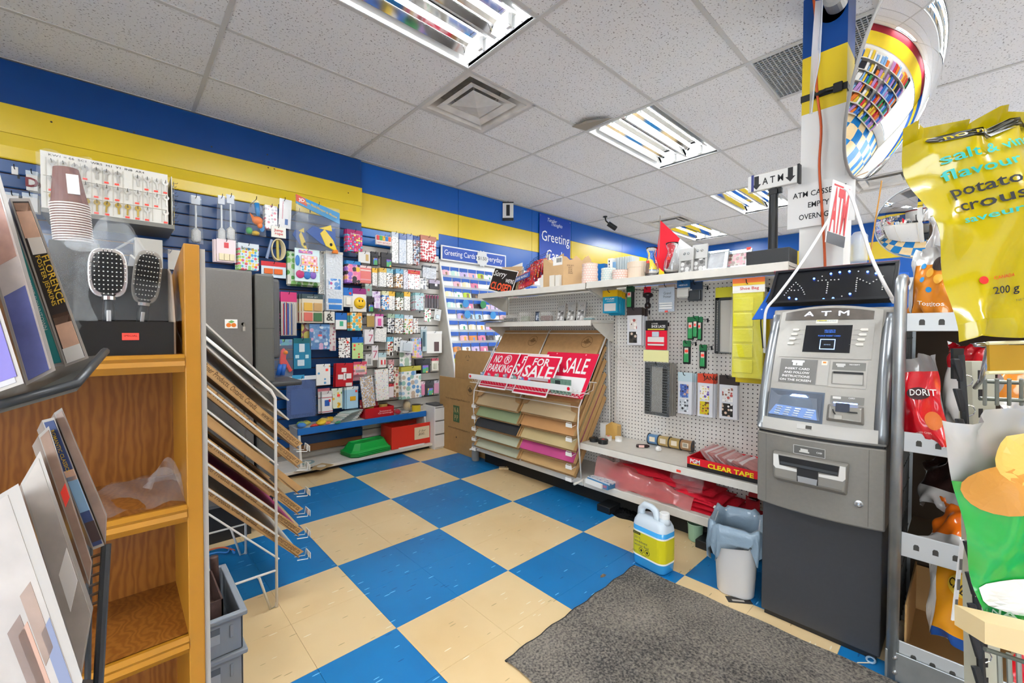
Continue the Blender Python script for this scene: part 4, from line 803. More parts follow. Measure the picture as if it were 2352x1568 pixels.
# big plain cartons with a leaf seal form the upper tray covers
seal = mat('7a5a35', .8)
for si in (0, 1):
    xa = -WR/2+si*WR/2+.012; xb = xa+WR/2-.024; y0 = .02; a = V((xa, y0, .53)); b_ = V((xb, y0, .53)); e = V((0, .33, .50)); n_ = V((0, -.5, .33)).normalized()
    cv = obj('cover_carton', MB().slab([a, b_, b_+e, a+e], n_, .05), KRAFT, rk)
    f = frame(a+(b_-a)*.76+e*.82+n_*.0008, (1, 0, 0), e); b = MB(); b.M = f; k = 28
    for r0, r1 in ((.046, .05),): b.add([(r*math.cos(2*PI*i/k), r*math.sin(2*PI*i/k), 0) for r in (r0, r1) for i in range(k)], [(i, k+i, k+(i+1) % k, (i+1) % k)[::-1] for i in range(k)])
    leaf = [(0, -.036), (.003, -.012), (.02, -.016), (.017, -.009), (.034, .003), (.027, .006), (.029, .015), (.018, .012), (.013, .009), (.015, .026), (.008, .022), (0, .036)]
    leaf = leaf+[(-x, y) for x, y in leaf[::-1][1:-1]]
    b.add([(x, y, 0) for x, y in leaf], [tuple(range(len(leaf)))]); b.add([(-.043, -.006, .0003), (.043, -.006, .0003), (.043, .0, .0003), (-.043, 0, .0003)], [(0, 1, 2, 3)])
    obj('leaf_seal', b, seal, cv)
# wire basket tray with a white sign rail, holding coloured trinkets
bk = thing('wire_basket', 'white wire tray of small trinkets hooked across the paper rack', 'basket', (2.2, 2.28, .76), -PI/2)
b = MB(); n = 34
for k in range(n+1): x = -.56+1.12*k/n; b.tube([(x, 0, .06), (x+.02, .02, .0), (x+.02, .16, .035), (x+.02, .17, .085)], .0014, 4)
o_ = obj('basket_wires', b, WIREW, bk); o_['kind'] = 'stuff'
for pts in (((-.56, 0, .0), (.58, 0, .0)), ((-.54, .09, .017), (.6, .09, .017)), ((-.54, .17, .085), (.6, .17, .085))): obj('basket_rod', MB().tube([V(p) for p in pts], .0028, 6), WIREW, bk)
rl = obj('sign_rail', MB().box((-.57, -.008, .03), (.53, -.004, .072)), WHITE, bk, bevel=.004)
for x in (-.545, .505): b = MB(); b.M = LT(x, .051, -.0085); b.lathe([(.012, 0), (.012, .0015)], 14); obj('red_dot', b, RED, rl)
cols = ['6f8fb0', '7fa09a', 'a8a8b4', '6a86c0', '8fb0a0', '5a7ab8', '9a8a9c']
for k in range(13):
    x = -.47+.062*k*.75; q = thing('trinket', ['blue knitted trinket %s in the wire tray' % w_ for w_ in ('at the left end', 'second from left', 'third from left', 'fourth from left', 'fifth from left', 'sixth from left', 'seventh from left', 'eighth from left', 'ninth from left', 'tenth from left', 'eleventh from left', 'twelfth from left', 'thirteenth from left')][k], 'trinket', (2.2+.07+.03*(k % 2), 2.28-x, .785), 0, 'trinkets in the wire tray')
    bb = MB().ball((0, 0, .03), .022+.006*R.random(), .03, .024+.012*R.random(), 8, 6); bb.v = [(x_+R.uniform(-.006, .006), y_+R.uniform(-.006, .006), max(0, z_+R.uniform(-.006, .006))) for x_, y_, z_ in bb.v]
    obj('body', bb, mat(cols[k % 7], .8, noise=.4, nscale=60), q); obj('tag', MB().box((-.02, -.01, .045), (-.018, .012, .062)), mat('dfe4e8', .6), q)
pk('trinket_card', 'brown carded bracelet pack in the wire tray', 'pack', 'X', 2.24, (1218, 868, 1257, 898), mat('8a4a32', .4, noise=.5, nscale=40), (.2, mat('cfc0c4', .4)), thick=.006, hook_=False); pk('trinket_card', 'green patterned pack with a dark cat shape in the wire tray', 'pack', 'X', 2.24, (1264, 870, 1311, 905), mat('6f9080', .4, noise=.4, nscale=40), None, thick=.006, hook_=False, inset=((.25, .35, .5, .9, mat('26322f', .5), .003, 'motif'),))
# plastic signs standing in the tray
SR = mat('d60f3c', .35); SB = mat('f3f1f0', .35)
def sale_sign(lab, P0, P1, P3, w_, h_, border, name='plastic_sign'):
    """P0 lower left, P1 lower right, P3 upper left"""
    x = (V(P1)-V(P0)).normalized(); f = frame(P0, x, V(P3)-V(P0)); r = thing(name, lab, 'sign', M=f, group='plastic property signs')
    W0 = (V(P1)-V(P0)).length; H0 = (V(P3)-V(P0)).length
    obj('panel', MB().box((0, 0, -.003), (W0, H0, 0)), SB if border else SR, r)
    return r, W0, H0
xs = lambda q, v: onX(*c9p(*q), v)
FT = lambda x, y: Matrix.Translation((x, y, .0016))
up = V((.33, 0, .52)).normalized()
P0 = V((2.40, 2.19, .66)); r, w_, h_ = sale_sign('large red For Sale sign with a white panel, behind the other signs', P0, P0+V((0, -.475, 0)), P0+up*.35, 0, 0, False)
P0 = V((2.36, 2.20, .70)); r.matrix_basis = frame((2.295, 2.215, .735), (0, -1, 0), up); 
obj('blank_panel', MB().box((.05, .03, 0), (w_-.03, .155, .0012)), SB, r); text('FOR SALE', r, FT(.215, .245), WHITE, h=.12, w=.42, bold=.012, world=False)
for x in (.1, .37): obj('eyelet', MB().disc((x, .337, .0012), (1, 0, 0), (0, 1, 0), .006, 10), mat('f4b5b5', .4), r)
def small_sign(lab, y0, z0, x0, lines, w_=.33, h_=.33):
    r = thing('plastic_sign', lab, 'sign', M=frame((x0, y0, z0), (0, -1, 0), up), group='plastic property signs')
    obj('panel', MB().box((0, 0, -.003), (w_, h_, 0)), SB, r, bevel=.004); obj('red_field', MB().box((.012, .012, 0), (w_-.012, h_-.012, .001)), SR, r)
    for s, cx_, cy_, hh, ww in lines: text(s, r, FT(w_*cx_, h_*cy_), WHITE, h=hh, w=ww, bold=.022, world=False)
    return r
r = small_sign('red No Parking sign in the wire tray, leftmost sign', 2.735, .735, 2.2, (('NO', .3, .8, .065, .09), ('PARKING', .5, .55, .065, .28)))
f = MB(); k = 24
for r0, r1 in ((.036, .042), (.029, .031)): f.add([(.215+a*math.cos(2*PI*i/k), .265+a*math.sin(2*PI*i/k), .0018) for a in (r0, r1) for i in range(k)], [(i, k+i, k+(i+1) % k, (i+1) % k)[::-1] for i in range(k)])
f.add([(.195, .287, .0019), (.191, .282, .0019), (.235, .243, .0019), (.239, .248, .0019)], [(0, 1, 2, 3)]); obj('ring_symbol', f, WHITE, r); text('P', r, Matrix.Translation((.215, .265, .0016)), WHITE, h=.045, bold=.01, world=False)
r = small_sign('red For Sale sign with white border, half hidden between the other two', 2.46, .735, 2.225, (('FOR', .5, .82, .06, .16), ('SALE', .5, .56, .09, .28)))
r = small_sign('red For Sale sign with white border in front of the large one', 2.335, .725, 2.205, (('FOR', .5, .83, .06, .165), ('SALE', .5, .58, .095, .29)), .35)
# flattened cartons leaning at the end of the gondola
f = thing('flat_carton', 'tall flattened brown carton with a green maker panel leaning by the gondola end', 'cardboard', (2.46, 3.3, 0), -PI/2)
p0 = onX(*c9p(65, 515), 2.46); f.location = (2.45, 3.36, .0)
obj('sheet', MB().box((-.31, 0, .0), (.31, .012, .73)), mat('a5804f', .8, noise=.08, nscale=20), f, bevel=.002)
gp = obj('green_panel', MB().box((.0-.07, -.001, .30), (.03, 0, .46)), mat('3f5f3c', .7), f); text('N A\nP P', f, LT(-.02, .38, -.0012), mat('c9a873', .7), h=.058, w=.075, bold=.0, world=False)
text('North American Paper Products Ltd.', f, LT(.0, .52, -.0012), mat('54402a', .8), h=.018, w=.4, world=False); text('www.northamericanpaper.ca', f, LT(.02, .235, -.0012), mat('54402a', .8), h=.018, w=.36, world=False)
b = MB(); b.M = LT(.2, .63, -.0012); k = 28; b.add([(r*math.cos(2*PI*i/k), r*math.sin(2*PI*i/k), 0) for r in (.047, .05) for i in range(k)], [(i, k+i, k+(i+1) % k, (i+1) % k)[::-1] for i in range(k)]); b.add([(x*1.1, y*1.1, 0) for x, y in leaf], [tuple(range(len(leaf)))]); obj('leaf_seal', b, mat('54402a', .8), f)
obj('hand_hole', MB().disc((-.02, -.0012, .15), (1, 0, 0), (0, 0, 1), .008, 10), INK, f)
f = thing('flat_carton', 'second flattened carton with rounded corners behind the taller leaning carton', 'cardboard', (2.52, 3.22, 0), -PI/2)
pl = [(-.28, 0), (.26, 0), (.26, 1.0), (-.2, 1.0), (-.25, .985), (-.28, .94)]; b = MB(); b.M = Matrix(((1, 0, 0, 0), (0, 0, -1, .012), (0, 1, 0, 0), (0, 0, 0, 1))); b.prism(pl, .012); obj('sheet', b, mat('ae8757', .8, noise=.08, nscale=20), f)
b = MB(); b.M = LT(-.07, .93, -.0012)
for i in range(3): a = i*2*PI/3; b.add([(.032*math.cos(a+q)*s, .032*math.sin(a+q)*s, 0) for q, s in ((0, 1), (.9, 1), (1.5, .9), (.9, .7), (0, .7))], [(0, 1, 2, 3, 4)])
obj('recycling_mark', b, mat('7c6344', .8), f)
pq = thing('post_sleeve', 'grey plastic foot post beside the leaning carton', 'post', (2.42, 3.05, 0)); obj('post', MB().lathe([(.03, 0), (.034, .01), (.034, .15), (.03, .16)], 20), mat('8c8a84', .5), pq); obj('collar', MB().lathe([(.036, .1), (.038, .11), (.036, .12)], 20, cap=False), mat('7b7973', .5), pq)
pq.location = tuple(onZ(1092, 1057, 0))
# ================================================================== COLUMN
COLW = mat('dcd9d4', .5)
cl = thing('support_column', 'square support column painted blue and yellow above white behind the ATM', 'column', (2.66, .5, 0))
CXA, CXB, CYA, CYB = 2.555, 2.74, .412, .59
for z0, z1, m_, n in ((0, 2.272, COLW, 'shaft'), (2.272, 2.55, YEL, 'yellow_band'), (2.55, H, BLUE, 'blue_band')): obj(n, MB().box((CXA, CYA, z0), (CXB, CYB, z1)), m_, cl, world=True)
st = thing('strap', 'black webbing strap with buckle around the yellow part of the column', 'strap', (2.66, .5, 2.34))
b = MB(); e = .004
for a, c in (((CXA-e, CYA-e), (CXA, CYB+e)), ((CXB, CYA-e), (CXB+e, CYB+e)), ((CXA, CYA-e), (CXB, CYA)), ((CXA, CYB), (CXB, CYB+e))): b.box((a[0], a[1], 2.335), (c[0], c[1], 2.366))
obj('webbing', b, BLACK, st, world=True); obj('buckle', MB().box((CXA-.016, .425, 2.328), (CXA-.004, .462, 2.373)), BLACK, st, world=True, bevel=.004); obj('slider', MB().box((CXA-.014, .535, 2.33), (CXA-.004, .545, 2.371)), BLACK, st, world=True)
obj('loose_end', MB().tube([(CXA-.01, .54, 2.35), (CXA-.03, .515, 2.34), (CXA-.02, .49, 2.352), (CXA-.014, .46, 2.35)], .008, 6), BLACK, st, world=True)
# camera dome at the column head
o = thing('security_camera', 'round grey security camera housing at the top of the column', 'camera', (2.54, .47, 2.7)); b = MB(); b.M = frame((CXA, .472, 2.725), (0, 0, 1), (0, -1, 0)); b.lathe([(.05, 0), (.05, .012), (.03, .03), (.022, .05)], 24); obj('mount', b, mat('8c8b88', .4, metal=.4), o, world=True, smooth=False)
b = MB(); b.M = frame((CXA-.05, .452, 2.735), (0, 0, 1), (0, -1, .2)); b.lathe([(.03, -.05), (.042, -.04), (.042, .03), (.034, .045), (.01, .05)], 20); obj('housing', b, mat('a6a5a1', .4, metal=.3), o, world=True)
# hanging translucent strip
o = thing('hanging_sleeve', 'long translucent plastic sleeve hanging edge-on before the column', 'sleeve', (2.4, .53, 2.1))
pts = [(1873, 2), (1868, 60), (1864, 120), (1860, 200), (1859, 262)]; q2 = [(1887, 0), (1884, 60), (1880, 140), (1868, 200), (1862, 262)]
A_ = [onX(x, y, 2.42) for x, y in pts]; B_ = [onX(x, y, 2.47) for x, y in q2]; n = len(pts)
obj('sheet', MB().add([tuple(p) for p in A_+B_], [(i, i+1, n+i+1, n+i) for i in range(n-1)]), mat('e6e6ea', .2, alpha=.75), o, world=True)
obj('perforated_edge', MB().tube([p+V((0, -.004, 0)) for p in B_], .003, 6), mat('d2d3d8', .3), o, world=True); obj('curled_corner', MB().add([tuple(onX(*q, 2.46)) for q in ((1880, 85), (1884, 78), (1882, 110), (1868, 130))], [(0, 1, 2, 3)]), mat('a9abb4', .3), o, world=True)
# orange cord
def cable(name, lab, pts, r_, m_, cat='cable', tip=None):
    P = [V(p) for p in pts]
    def cr(i, t): a, b, c, d = P[max(i-1, 0)], P[i], P[i+1], P[min(i+2, len(P)-1)]; return .5*((2*b)+(c-a)*t+(2*a-5*b+4*c-d)*t*t+(3*b-a-3*c+d)*t**3)
    Q = [cr(i, k/5) for i in range(len(P)-1) for k in range(5)]+[P[-1]]
    o = thing(name, lab, cat, tuple(min(P, key=lambda p: p.z))); obj('wire', MB().tube(Q, r_, 8), m_, o, world=True, smooth=True)
    d = (Q[-1]-Q[-2]).normalized(); obj('end', MB().tube([Q[-1], Q[-1]+d*.02], r_*1.3, 8), m_, o, world=True); return o
ORC = mat('c4501c', .45)
cable('orange_cord', 'orange extension cord running down the front of the column', [onX(x, y, 2.535) for x, y in ((1868, -10), (1874, 60), (1876, 200), (1886, 290), (1882, 380), (1888, 480), (1893, 560), (1895, 620), (1893, 680))], .0055, ORC)
cable('amber_cord', 'thin amber cord hanging from the large dome mirror', [onD(x, y, 2.05) for x, y in ((2025, 415), (2020, 450), (2010, 510), (2000, 580), (1993, 640))], .003, mat('b9802f', .5))
# notice on the column
o = thing('paper_notice', 'white paper notice reading ATM Cassette Empty Overnight on the column', 'notice', (2.545, .505, 1.71), -PI/2)
obj('sheet', MB().box((-.135, -.002, 0), (.135, 0, .215)), mat('dedbd7', .6), o)
for k, s in enumerate(('ATM CASSETTE', 'EMPTY', 'OVERNIGHT')): text(s, o, LT(-.005, .163-.056*k, -.0024), INK, h=.026, w=(.215, .085, .16)[k], bold=.012, world=False)
# red and white card on edge
o = thing('card_sign', 'white card with red ATM letters hanging edge-on beside the notice', 'sign', M=frame((2.345, .442, 1.59), (.12, -.052, -.02), (0, 0, 1)))
obj('card', MB().box((0, 0, -.003), (.125, .285, 0)), mat('f0e9e6', .4), o); text('ATM', o, Matrix.Translation((.062, .155, .001)), mat('c9303a', .4), h=.19, w=.105, bold=.03, world=False); obj('dark_foot', MB().box((.003, 0, 0), (.122, .05, .001)), mat('5a5c60', .5), o); obj('red_stripe', MB().box((.01, .262, 0), (.115, .27, .001)), mat('c9303a', .4), o)
o = thing('clear_roll', 'clear plastic cup-shaped roll standing behind the LED sign', 'roll', (2.5, .36, 1.52)); obj('shell', MB().lathe([(.03, 0), (.032, .02), (.032, .12), (.02, .14)], 20), mat('e8eef0', .08, alpha=.4, spec=.8), o, smooth=True); obj('core', MB().lathe([(.02, .01), (.02, .11)], 16), mat('dfe3e4', .3, alpha=.6), o)
o.location = tuple(onX(1972, 604, 2.5))
# sign on a black stand
o = thing('stand_sign', 'small ATM sign with down arrows on a black pole at the shelf end', 'sign', (2.53, .70, Z2), -PI/2)
obj('base', MB().box((-.11, -.055, 0), (.09, .09, .085)), mat('2a2b2c', .5), o, bevel=.006); obj('pole', MB().lathe([(.022, .085), (.021, .37), (.017, .37), (.016, .41)], 20), mat('1f2021', .35), o, smooth=False)
obj('clamp', MB().box((-.02, -.02, .37), (.02, .02, .40)).box((.02, -.012, .375), (.038, .012, .402)), BLACK, o, bevel=.003)
obj('sign_box', MB().box((-.118, -.02, .405), (.115, .012, .49)), mat('d9d6d0', .4), o, bevel=.005); obj('end_cap', MB().box((.107, -.022, .403), (.117, .014, .495)), BLACK, o); obj('blue_edge', MB().box((-.1, -.0215, .405), (-.088, -.02, .492)), mat('2d3578', .4), o)
text('A T M', o, LT(.0, .447, -.0208), INK, h=.034, w=.095, bold=.015, world=False)
for x, z in ((-.075, .445), (.078, .45)):
    b = MB(); b.M = LT(x, z, -.0212); b.add([(-.011, .036, 0), (-.011, -.008, 0), (-.022, -.008, 0), (0, -.034, 0), (.022, -.008, 0), (.011, -.008, 0), (.011, .036, 0)], [(0, 1, 5, 6), (2, 3, 4)]); obj('arrow', b, INK, o)
# ================================================================== ATM
am = thing('cash_machine', 'grey cash machine with lit ATM header standing at the end of the gondola', 'cash machine', (2.0, .384, 0), -PI/2)
GREY = mat('827e77', .42, metal=.25, noise=.04, nscale=90); GLT = mat('a8a49c', .4, metal=.15, noise=.03, nscale=80); GDK = mat('37383b', .5, noise=.05, nscale=60); SILVER = mat('94989b', .32, metal=.7)
HW = .2
def prof(z): t = max(0, (z-.79)/.5); return -.04+.2*t**1.55
def fy(x, z):
    if z < .79: return -.04-.03*(1-(x/HW)**2)-.012*max(0, (z-.49)/.3)
    return prof(z)-.028*(1-(x/HW)**2)-.012*max(0, 1-(z-.79)*6)
def AF(x, z, off=0.):
    e = .004; dx = V((2*e, fy(x+e, z)-fy(x-e, z), 0)); dz = V((0, fy(x, z+e)-fy(x, z-e), 2*e)); m = frame((x, fy(x, z), z), dx, dz)
    return m @ Matrix.Translation((0, 0, off))
def loft(z0, z1, nz, hw=HW, back=.5, off=0., nx=14):
    b = MB(); ring = []
    for i in range(nz+1):
        z = z0+(z1-z0)*i/nz; row = [(hw*(2*k/nx-1), fy(hw*(2*k/nx-1), z)+off, z) for k in range(nx+1)]+[(hw, back, z), (-hw, back, z)]; ring.append(row)
    m = nx+3; b.add([p for r_ in ring for p in r_], [(i*m+k, i*m+(k+1) % m, (i+1)*m+(k+1) % m, (i+1)*m+k) for i in range(nz) for k in range(m)]+[tuple(range(m))[::-1], tuple(nz*m+k for k in range(m))]); return b
obj('base_cabinet', MB().box((-.19, .0, .02), (.19, .52, .62)), GDK, am, bevel=.004); obj('plinth', MB().box((-.18, .01, 0), (.18, .5, .02)), BLACK, am)
dr_ = obj('lower_door', loft(.49, .782, 8, back=.35), GREY, am, bevel=.006)
obj('seam', loft(.782, .79, 1, HW-.006, .34, .008), INK, am)
hd = obj('head', loft(.79, 1.283, 14, back=.42), GREY, am, bevel=.004)
for s in (-1, 1):      # curved silver cheeks
    b = MB(); n = 14
    for i in range(n+1):
        z = .80+(1.262-.80)*i/n; y = fy(HW*.9, z)-.012*math.sin(PI*min(1, i/n*1.05)); xo = s*(HW+.003); xi = s*(HW-.034)
        b.v += [(xo, y+.012, z), (s*(HW-.008), y-.006, z), (xi, y, z), (xi, y+.03, z), (xo, y+.2, z)]
    b.f = [(i*5+k, i*5+k+1, (i+1)*5+k+1, (i+1)*5+k) if s < 0 else ((i+1)*5+k, (i+1)*5+k+1, i*5+k+1, i*5+k) for i in range(n) for k in range(4)]+[tuple(range(5)), tuple(n*5+k for k in range(5))]
    obj('cheek', b, SILVER, am, smooth=True)
def plate(x0, x1, z0, z1, off=.004, t=.004, nx=10, nz=8, arch=0.):
    b = MB(); f = lambda u, v, o: (lambda x, z: (x, fy(x, z)-o, z))(x0+(x1-x0)*u, z0+(z1-z0)*v+arch*(1-(2*u-1)**2)*v)
    b.grid(lambda u, v: f(u, v, off), nx, nz); E_ = [(0, v/nz) for v in range(nz+1)]
    for path in ([(u/nx, 0) for u in range(nx+1)], [(1, v/nz) for v in range(nz+1)], [(1-u/nx, 1) for u in range(nx+1)], [(0, 1-v/nz) for v in range(nz+1)]):
        k = len(path); b.add([f(u, v, off) for u, v in path]+[f(u, v, off-t) for u, v in path], [(k+i, k+i+1, i+1, i) for i in range(k-1)])
    return b
pn = obj('front_panel', plate(-.165, .165, .815, 1.272, .004, .006, 14, 24, .022), GLT, am, smooth=False)
obj('lower_lip', plate(-.178, .178, .80, .845, .007, .006, 14, 3), mat('bcb9b2', .35), am)
mq = obj('header_lens', plate(-.148, .14, 1.236, 1.268, .0062, .002, 12, 4, .016), mat('5d564f', .25, noise=.2, nscale=30), am)
for s, x in (('A', -.062), ('T', -.006), ('M', .05)): text(s, mq, AF(x, 1.258, .0068), mat('dfe8ff', .3, emit=3.), h=.022, w=.032, bold=0., world=False)
sp_ = obj('screen_panel', plate(-.147, .145, 1.086, 1.222, .0066, .003, 12, 8, .004), GLT, am)
obj('sticker', plate(-.035, .035, 1.222, 1.236, .0072, .0005, 4, 1), mat('e9e9dc', .4), am); text('1.866.807.7703', am, AF(0, 1.2265, .0078), mat('33466f', .5), h=.0045, w=.06, world=False); obj('sticker_band', plate(-.032, .0, 1.2305, 1.2345, .0076, .0003, 3, 1), mat('d8c83a', .4), am)
scr = obj('screen', plate(-.067, .082, 1.108, 1.214, .0075, .001, 6, 5), mat('15171c', .12, spec=.7), sp_)
b = MB()
for k, (a0, b0, a1, b1) in enumerate(((-.024, -.0475, .024, -.0445), (-.024, -.0055, .024, -.0025), (-.024, -.0475, -.0215, -.0025), (.0215, -.0475, .024, -.0025))):
    b.M = AF(.012, 1.158, .0085); b.add([(a0, b0, 0), (a1, b0, 0), (a1, b1, 0), (a0, b1, 0)], [(0, 1, 2, 3)])
obj('screen_icon', b, mat('9fc4ff', .4, emit=1.2), scr)
text('WELCOME TO\nCASH SERVICE', scr, AF(.015, 1.186, .0085), mat('3f74d8', .4, emit=.9), h=.006, w=.035, world=False); text('PLEASE INSERT CARD', scr, AF(.015, 1.168, .0085), mat('3f74d8', .4, emit=.9), h=.005, w=.07, world=False); text('BIENVENUE', scr, AF(.012, 1.134, .0085), mat('8fa8c8', .4, emit=.5), h=.004, w=.02, world=False)
BTN = mat('dedad0', .35)
for k in range(4):
    for s in (-1, 1):
        x = -.098-.004*k if s < 0 else .116-.003*k; b = MB(); b.M = AF(x, 1.192-.0185*k, .0066); b.prism([(-.011, -.005), (.008, -.005), (.013, 0), (.008, .005), (-.011, .005)] if s < 0 else [(.011, .005), (-.008, .005), (-.013, 0), (-.008, -.005), (.011, -.005)], .004); obj('button', b, BTN, sp_)
        b = MB(); b.M = AF(x+(-s)*.022, 1.192-.0185*k, .0069); b.box((-.008, -.0004, 0), (.008, .0004, .0004)); obj('lead_line', b, mat('7d7a74', .5), sp_)
ip = obj('instruction_plate', plate(-.138, -.012, .986, 1.078, .0062, .002, 6, 4), mat('6f6d69', .45), am)
for k, s in enumerate(('INSERT CARD', 'AND FOLLOW', 'INSTRUCTIONS', 'ON THE SCREEN')): text(s, ip, AF(-.075-.001*k, 1.0385-.0145*k, .0068), WHITE, h=.0085, w=(.085, .088, .095, .108)[k], bold=.02, world=False)
b = MB(); b.M = AF(-.075, 1.06, .0068); b.box((-.022, .004, 0), (.022, .012, .0005)); b.box((-.017, -.01, 0), (.017, .004, .0007)); obj('card_symbol', b, WHITE, ip)
b = MB(); b.M = AF(-.079, 1.055, .0078); b.box((-.002, -.003, 0), (.002, .006, .0004)); obj('card_symbol', b, mat('6f6d69', .45), ip)
obj('divider', plate(-.009, .026, .985, 1.078, .0056, .0014, 3, 4), mat('b3afa7', .45), am); obj('sticker', plate(.002, .02, 1.06, 1.076, .0066, .0006, 2, 2), mat('ece2d2', .5), am); obj('sticker_mark', plate(.006, .016, 1.067, 1.073, .007, .0003, 1, 1), mat('d0802f', .5), am)
rp = obj('receipt_bezel', plate(.03, .137, .982, 1.08, .0062, .002, 6, 4), mat('b3afa7', .4), am); obj('receipt_label', plate(.036, .132, 1.045, 1.074, .007, .0006, 5, 2), mat('77756f', .45), rp); text('RECEIPT', rp, AF(.1, 1.063, .0076), WHITE, h=.005, w=.03, bold=.01, world=False)
b = MB(); b.M = AF(.06, 1.06, .0076); b.box((-.014, -.002, 0), (.014, .006, .0004)); b.box((-.01, -.008, 0), (.01, -.002, .0004)); obj('receipt_symbol', b, mat('cfcdc8', .4), rp)
b = MB(); b.M = AF(.083, 1.012, 0); b.hexa([(-.048, -.024, .0068), (.048, -.024, .0068), (.044, -.02, -.02), (-.044, -.02, -.02), (-.046, .026, .0068), (.046, .026, .0068), (.044, .026, -.02), (-.044, .026, -.02)][:8]); 
b = MB(); b.M = AF(.083, 1.012, .0072); b.add([(-.046, -.022, 0), (.046, -.022, 0), (.046, .026, 0), (-.046, .026, 0), (-.042, -.016, -.004), (.042, -.016, -.004), (.042, .018, -.0045), (-.042, .018, -.0045)], [(0, 1, 5, 4), (1, 2, 6, 5), (2, 3, 7, 6), (3, 0, 4, 7), (4, 5, 6, 7)]); obj('receipt_tray', b, mat('8d8982', .35), rp)
b = MB(); b.M = AF(.083, 1.033, .0076); b.box((-.043, -.004, 0), (.043, .004, .0006)); obj('receipt_slot', b, INK, rp)
# keypad bay: a recess frame with a sloping key deck
kb = obj('keypad_bay', plate(-.162, .022, .846, .958, .0066, .002, 8, 5), mat('55606f', .35), am)
b = MB(); b.M = AF(-.07, .905, .0072); b.add([(-.088, .048, 0), (.086, .048, 0), (.07, .03, -.003), (-.062, .03, -.003), (-.088, -.05, 0), (.088, -.054, 0), (.075, -.012, -.0035), (-.066, -.008, -.0035)], [(3, 2, 1, 0), (7, 6, 2, 3), (4, 5, 6, 7), (0, 4, 7, 3), (5, 1, 2, 6)]); obj('bay_walls', b, mat('5d6470', .4, metal=.3), kb)
b = MB(); b.M = AF(-.058, .9365, .0082); b.add([(-.03, -.004, 0), (.03, -.004, 0), (.022, .004, .001), (-.022, .004, .001)], [(0, 1, 2, 3)]); obj('light_bar', b, mat('9fc0ff', .3, emit=12.), kb)
b = MB(); b.M = AF(-.07, .905, .0074); b.add([(-.085, -.05, 0), (.08, -.053, 0), (.072, -.013, 0), (-.064, -.009, 0)], [(0, 1, 2, 3)]); obj('key_deck', b, mat('6b86b8', .35, metal=.4), kb)
for r_ in range(4):
    for q in range(4):
        u = (q if q < 3 else 3.35)/4; v = r_/4; xa = -.118-.003*(3-r_)+u*.125; za = .862+.0085*r_
        b = MB(); b.M = AF(xa, za, .0086); b.box((-.0095 if q < 3 else -.014, -.0028, 0), (.0095 if q < 3 else .012, .0028, .003)); obj('key', b, mat('b9c6d8', .25, metal=.7), kb, bevel=.0008)
# card reader
cb_ = obj('card_label', plate(.04, .135, .925, .951, .0066, .0012, 5, 2), mat('77756f', .45), am); text('CARD', cb_, AF(.1, .944, .0072), WHITE, h=.005, w=.018, bold=.01, world=False); b = MB(); b.M = AF(.058, .942, .0072); b.box((-.012, -.004, 0), (.012, .005, .0004)); obj('card_symbol', b, mat('d5d3ce', .4), cb_)
obj('reader_light', plate(.05, .118, .9255, .9295, .0078, .0006, 4, 1), mat('7fa8ff', .3, emit=7.), cb_)
b = MB(); b.M = AF(.085, .89, .0066); b.add([(-.054, -.032, 0), (.054, -.036, 0), (.052, .03, 0), (-.05, .03, 0), (-.046, -.026, .022), (.046, -.03, .022), (.046, .02, .014), (-.044, .02, .014)], [(4, 5, 6, 7), (0, 1, 5, 4), (1, 2, 6, 5), (2, 3, 7, 6), (3, 0, 4, 7)]); cr_ = obj('card_reader', b, mat('8b8780', .35, metal=.3), am, bevel=.004)
b = MB(); b.M = AF(.078, .897, .0066); b.box((-.02, -.006, .014), (.02, .026, .0195)); obj('reader_mouth', b, mat('1a2234', .3), cr_); b = MB(); b.M = AF(.105, .893, .0066); b.box((-.014, -.0018, .014), (.014, .0018, .0222)); obj('reader_slot', b, INK, cr_); b = MB(); b.M = AF(.068, .872, .0066); b.box((-.012, -.008, .018), (.012, .008, .0245)); obj('reader_tab', b, GLT, cr_, bevel=.002); b = MB(); b.M = AF(.052, .888, .0066); b.tube([(0, .01, .02), (.003, 0, .026), (.008, -.008, .025)], .002, 6); obj('frayed_wire', b, INK, cr_)
b = MB(); b.M = AF(-.03, .826, .007); b.box((-.026, -.009, 0), (.026, .009, .0015)); so = obj('sensor_plate', b, mat('cac7c0', .4), am, bevel=.001); b = MB(); b.M = AF(-.018, .826, .007); b.box((-.009, -.0065, .001), (.01, .0065, .0028)); obj('sensor_eye', b, mat('4c4a46', .3), so)
# cash mouth on the lower door
mz0, mz1 = .598, .718
b = MB(); b.M = AF(-.012, .655, .0)
b.add([(-.122, .063, .0), (.118, .063, .0), (.112, -.055, .0), (-.116, -.055, .0), (-.118, .06, .03), (.114, .06, .03), (.11, -.035, .034), (-.112, -.035, .034)], [(4, 7, 6, 5), (0, 3, 7, 4), (3, 2, 6, 7), (2, 1, 5, 6), (1, 0, 4, 5)]); cm_ = obj('cash_bezel', b, mat('85817a', .42, metal=.2), dr_, bevel=.008)
for s in (-1, 1): b = MB(); b.M = AF(-.012, .655, .0); b.prism([(s*.112, .058), (s*.096, .058), (s*.092, .018), (s*.034, .014), (s*.034, .004), (s*.104, .004), (s*.112, .014)][::s], .002, .031); obj('bezel_trim', b, mat('dcd9d3', .35), cm_)
b = MB(); b.M = AF(-.012, .655, .0); b.add([(-.094, .056, .0325), (.094, .056, .0325), (.09, .02, .0325), (-.09, .02, .0325)], [(3, 2, 1, 0)]); obj('cash_slot', b, mat('17181a', .4), cm_)
b = MB(); b.M = AF(-.012, .655, .0); b.add([(-.088, .034, .034), (.09, .034, .034), (.09, .024, .035), (-.088, .024, .035)], [(3, 2, 1, 0)]); obj('slot_flap', b, mat('3c3f42', .3), cm_)
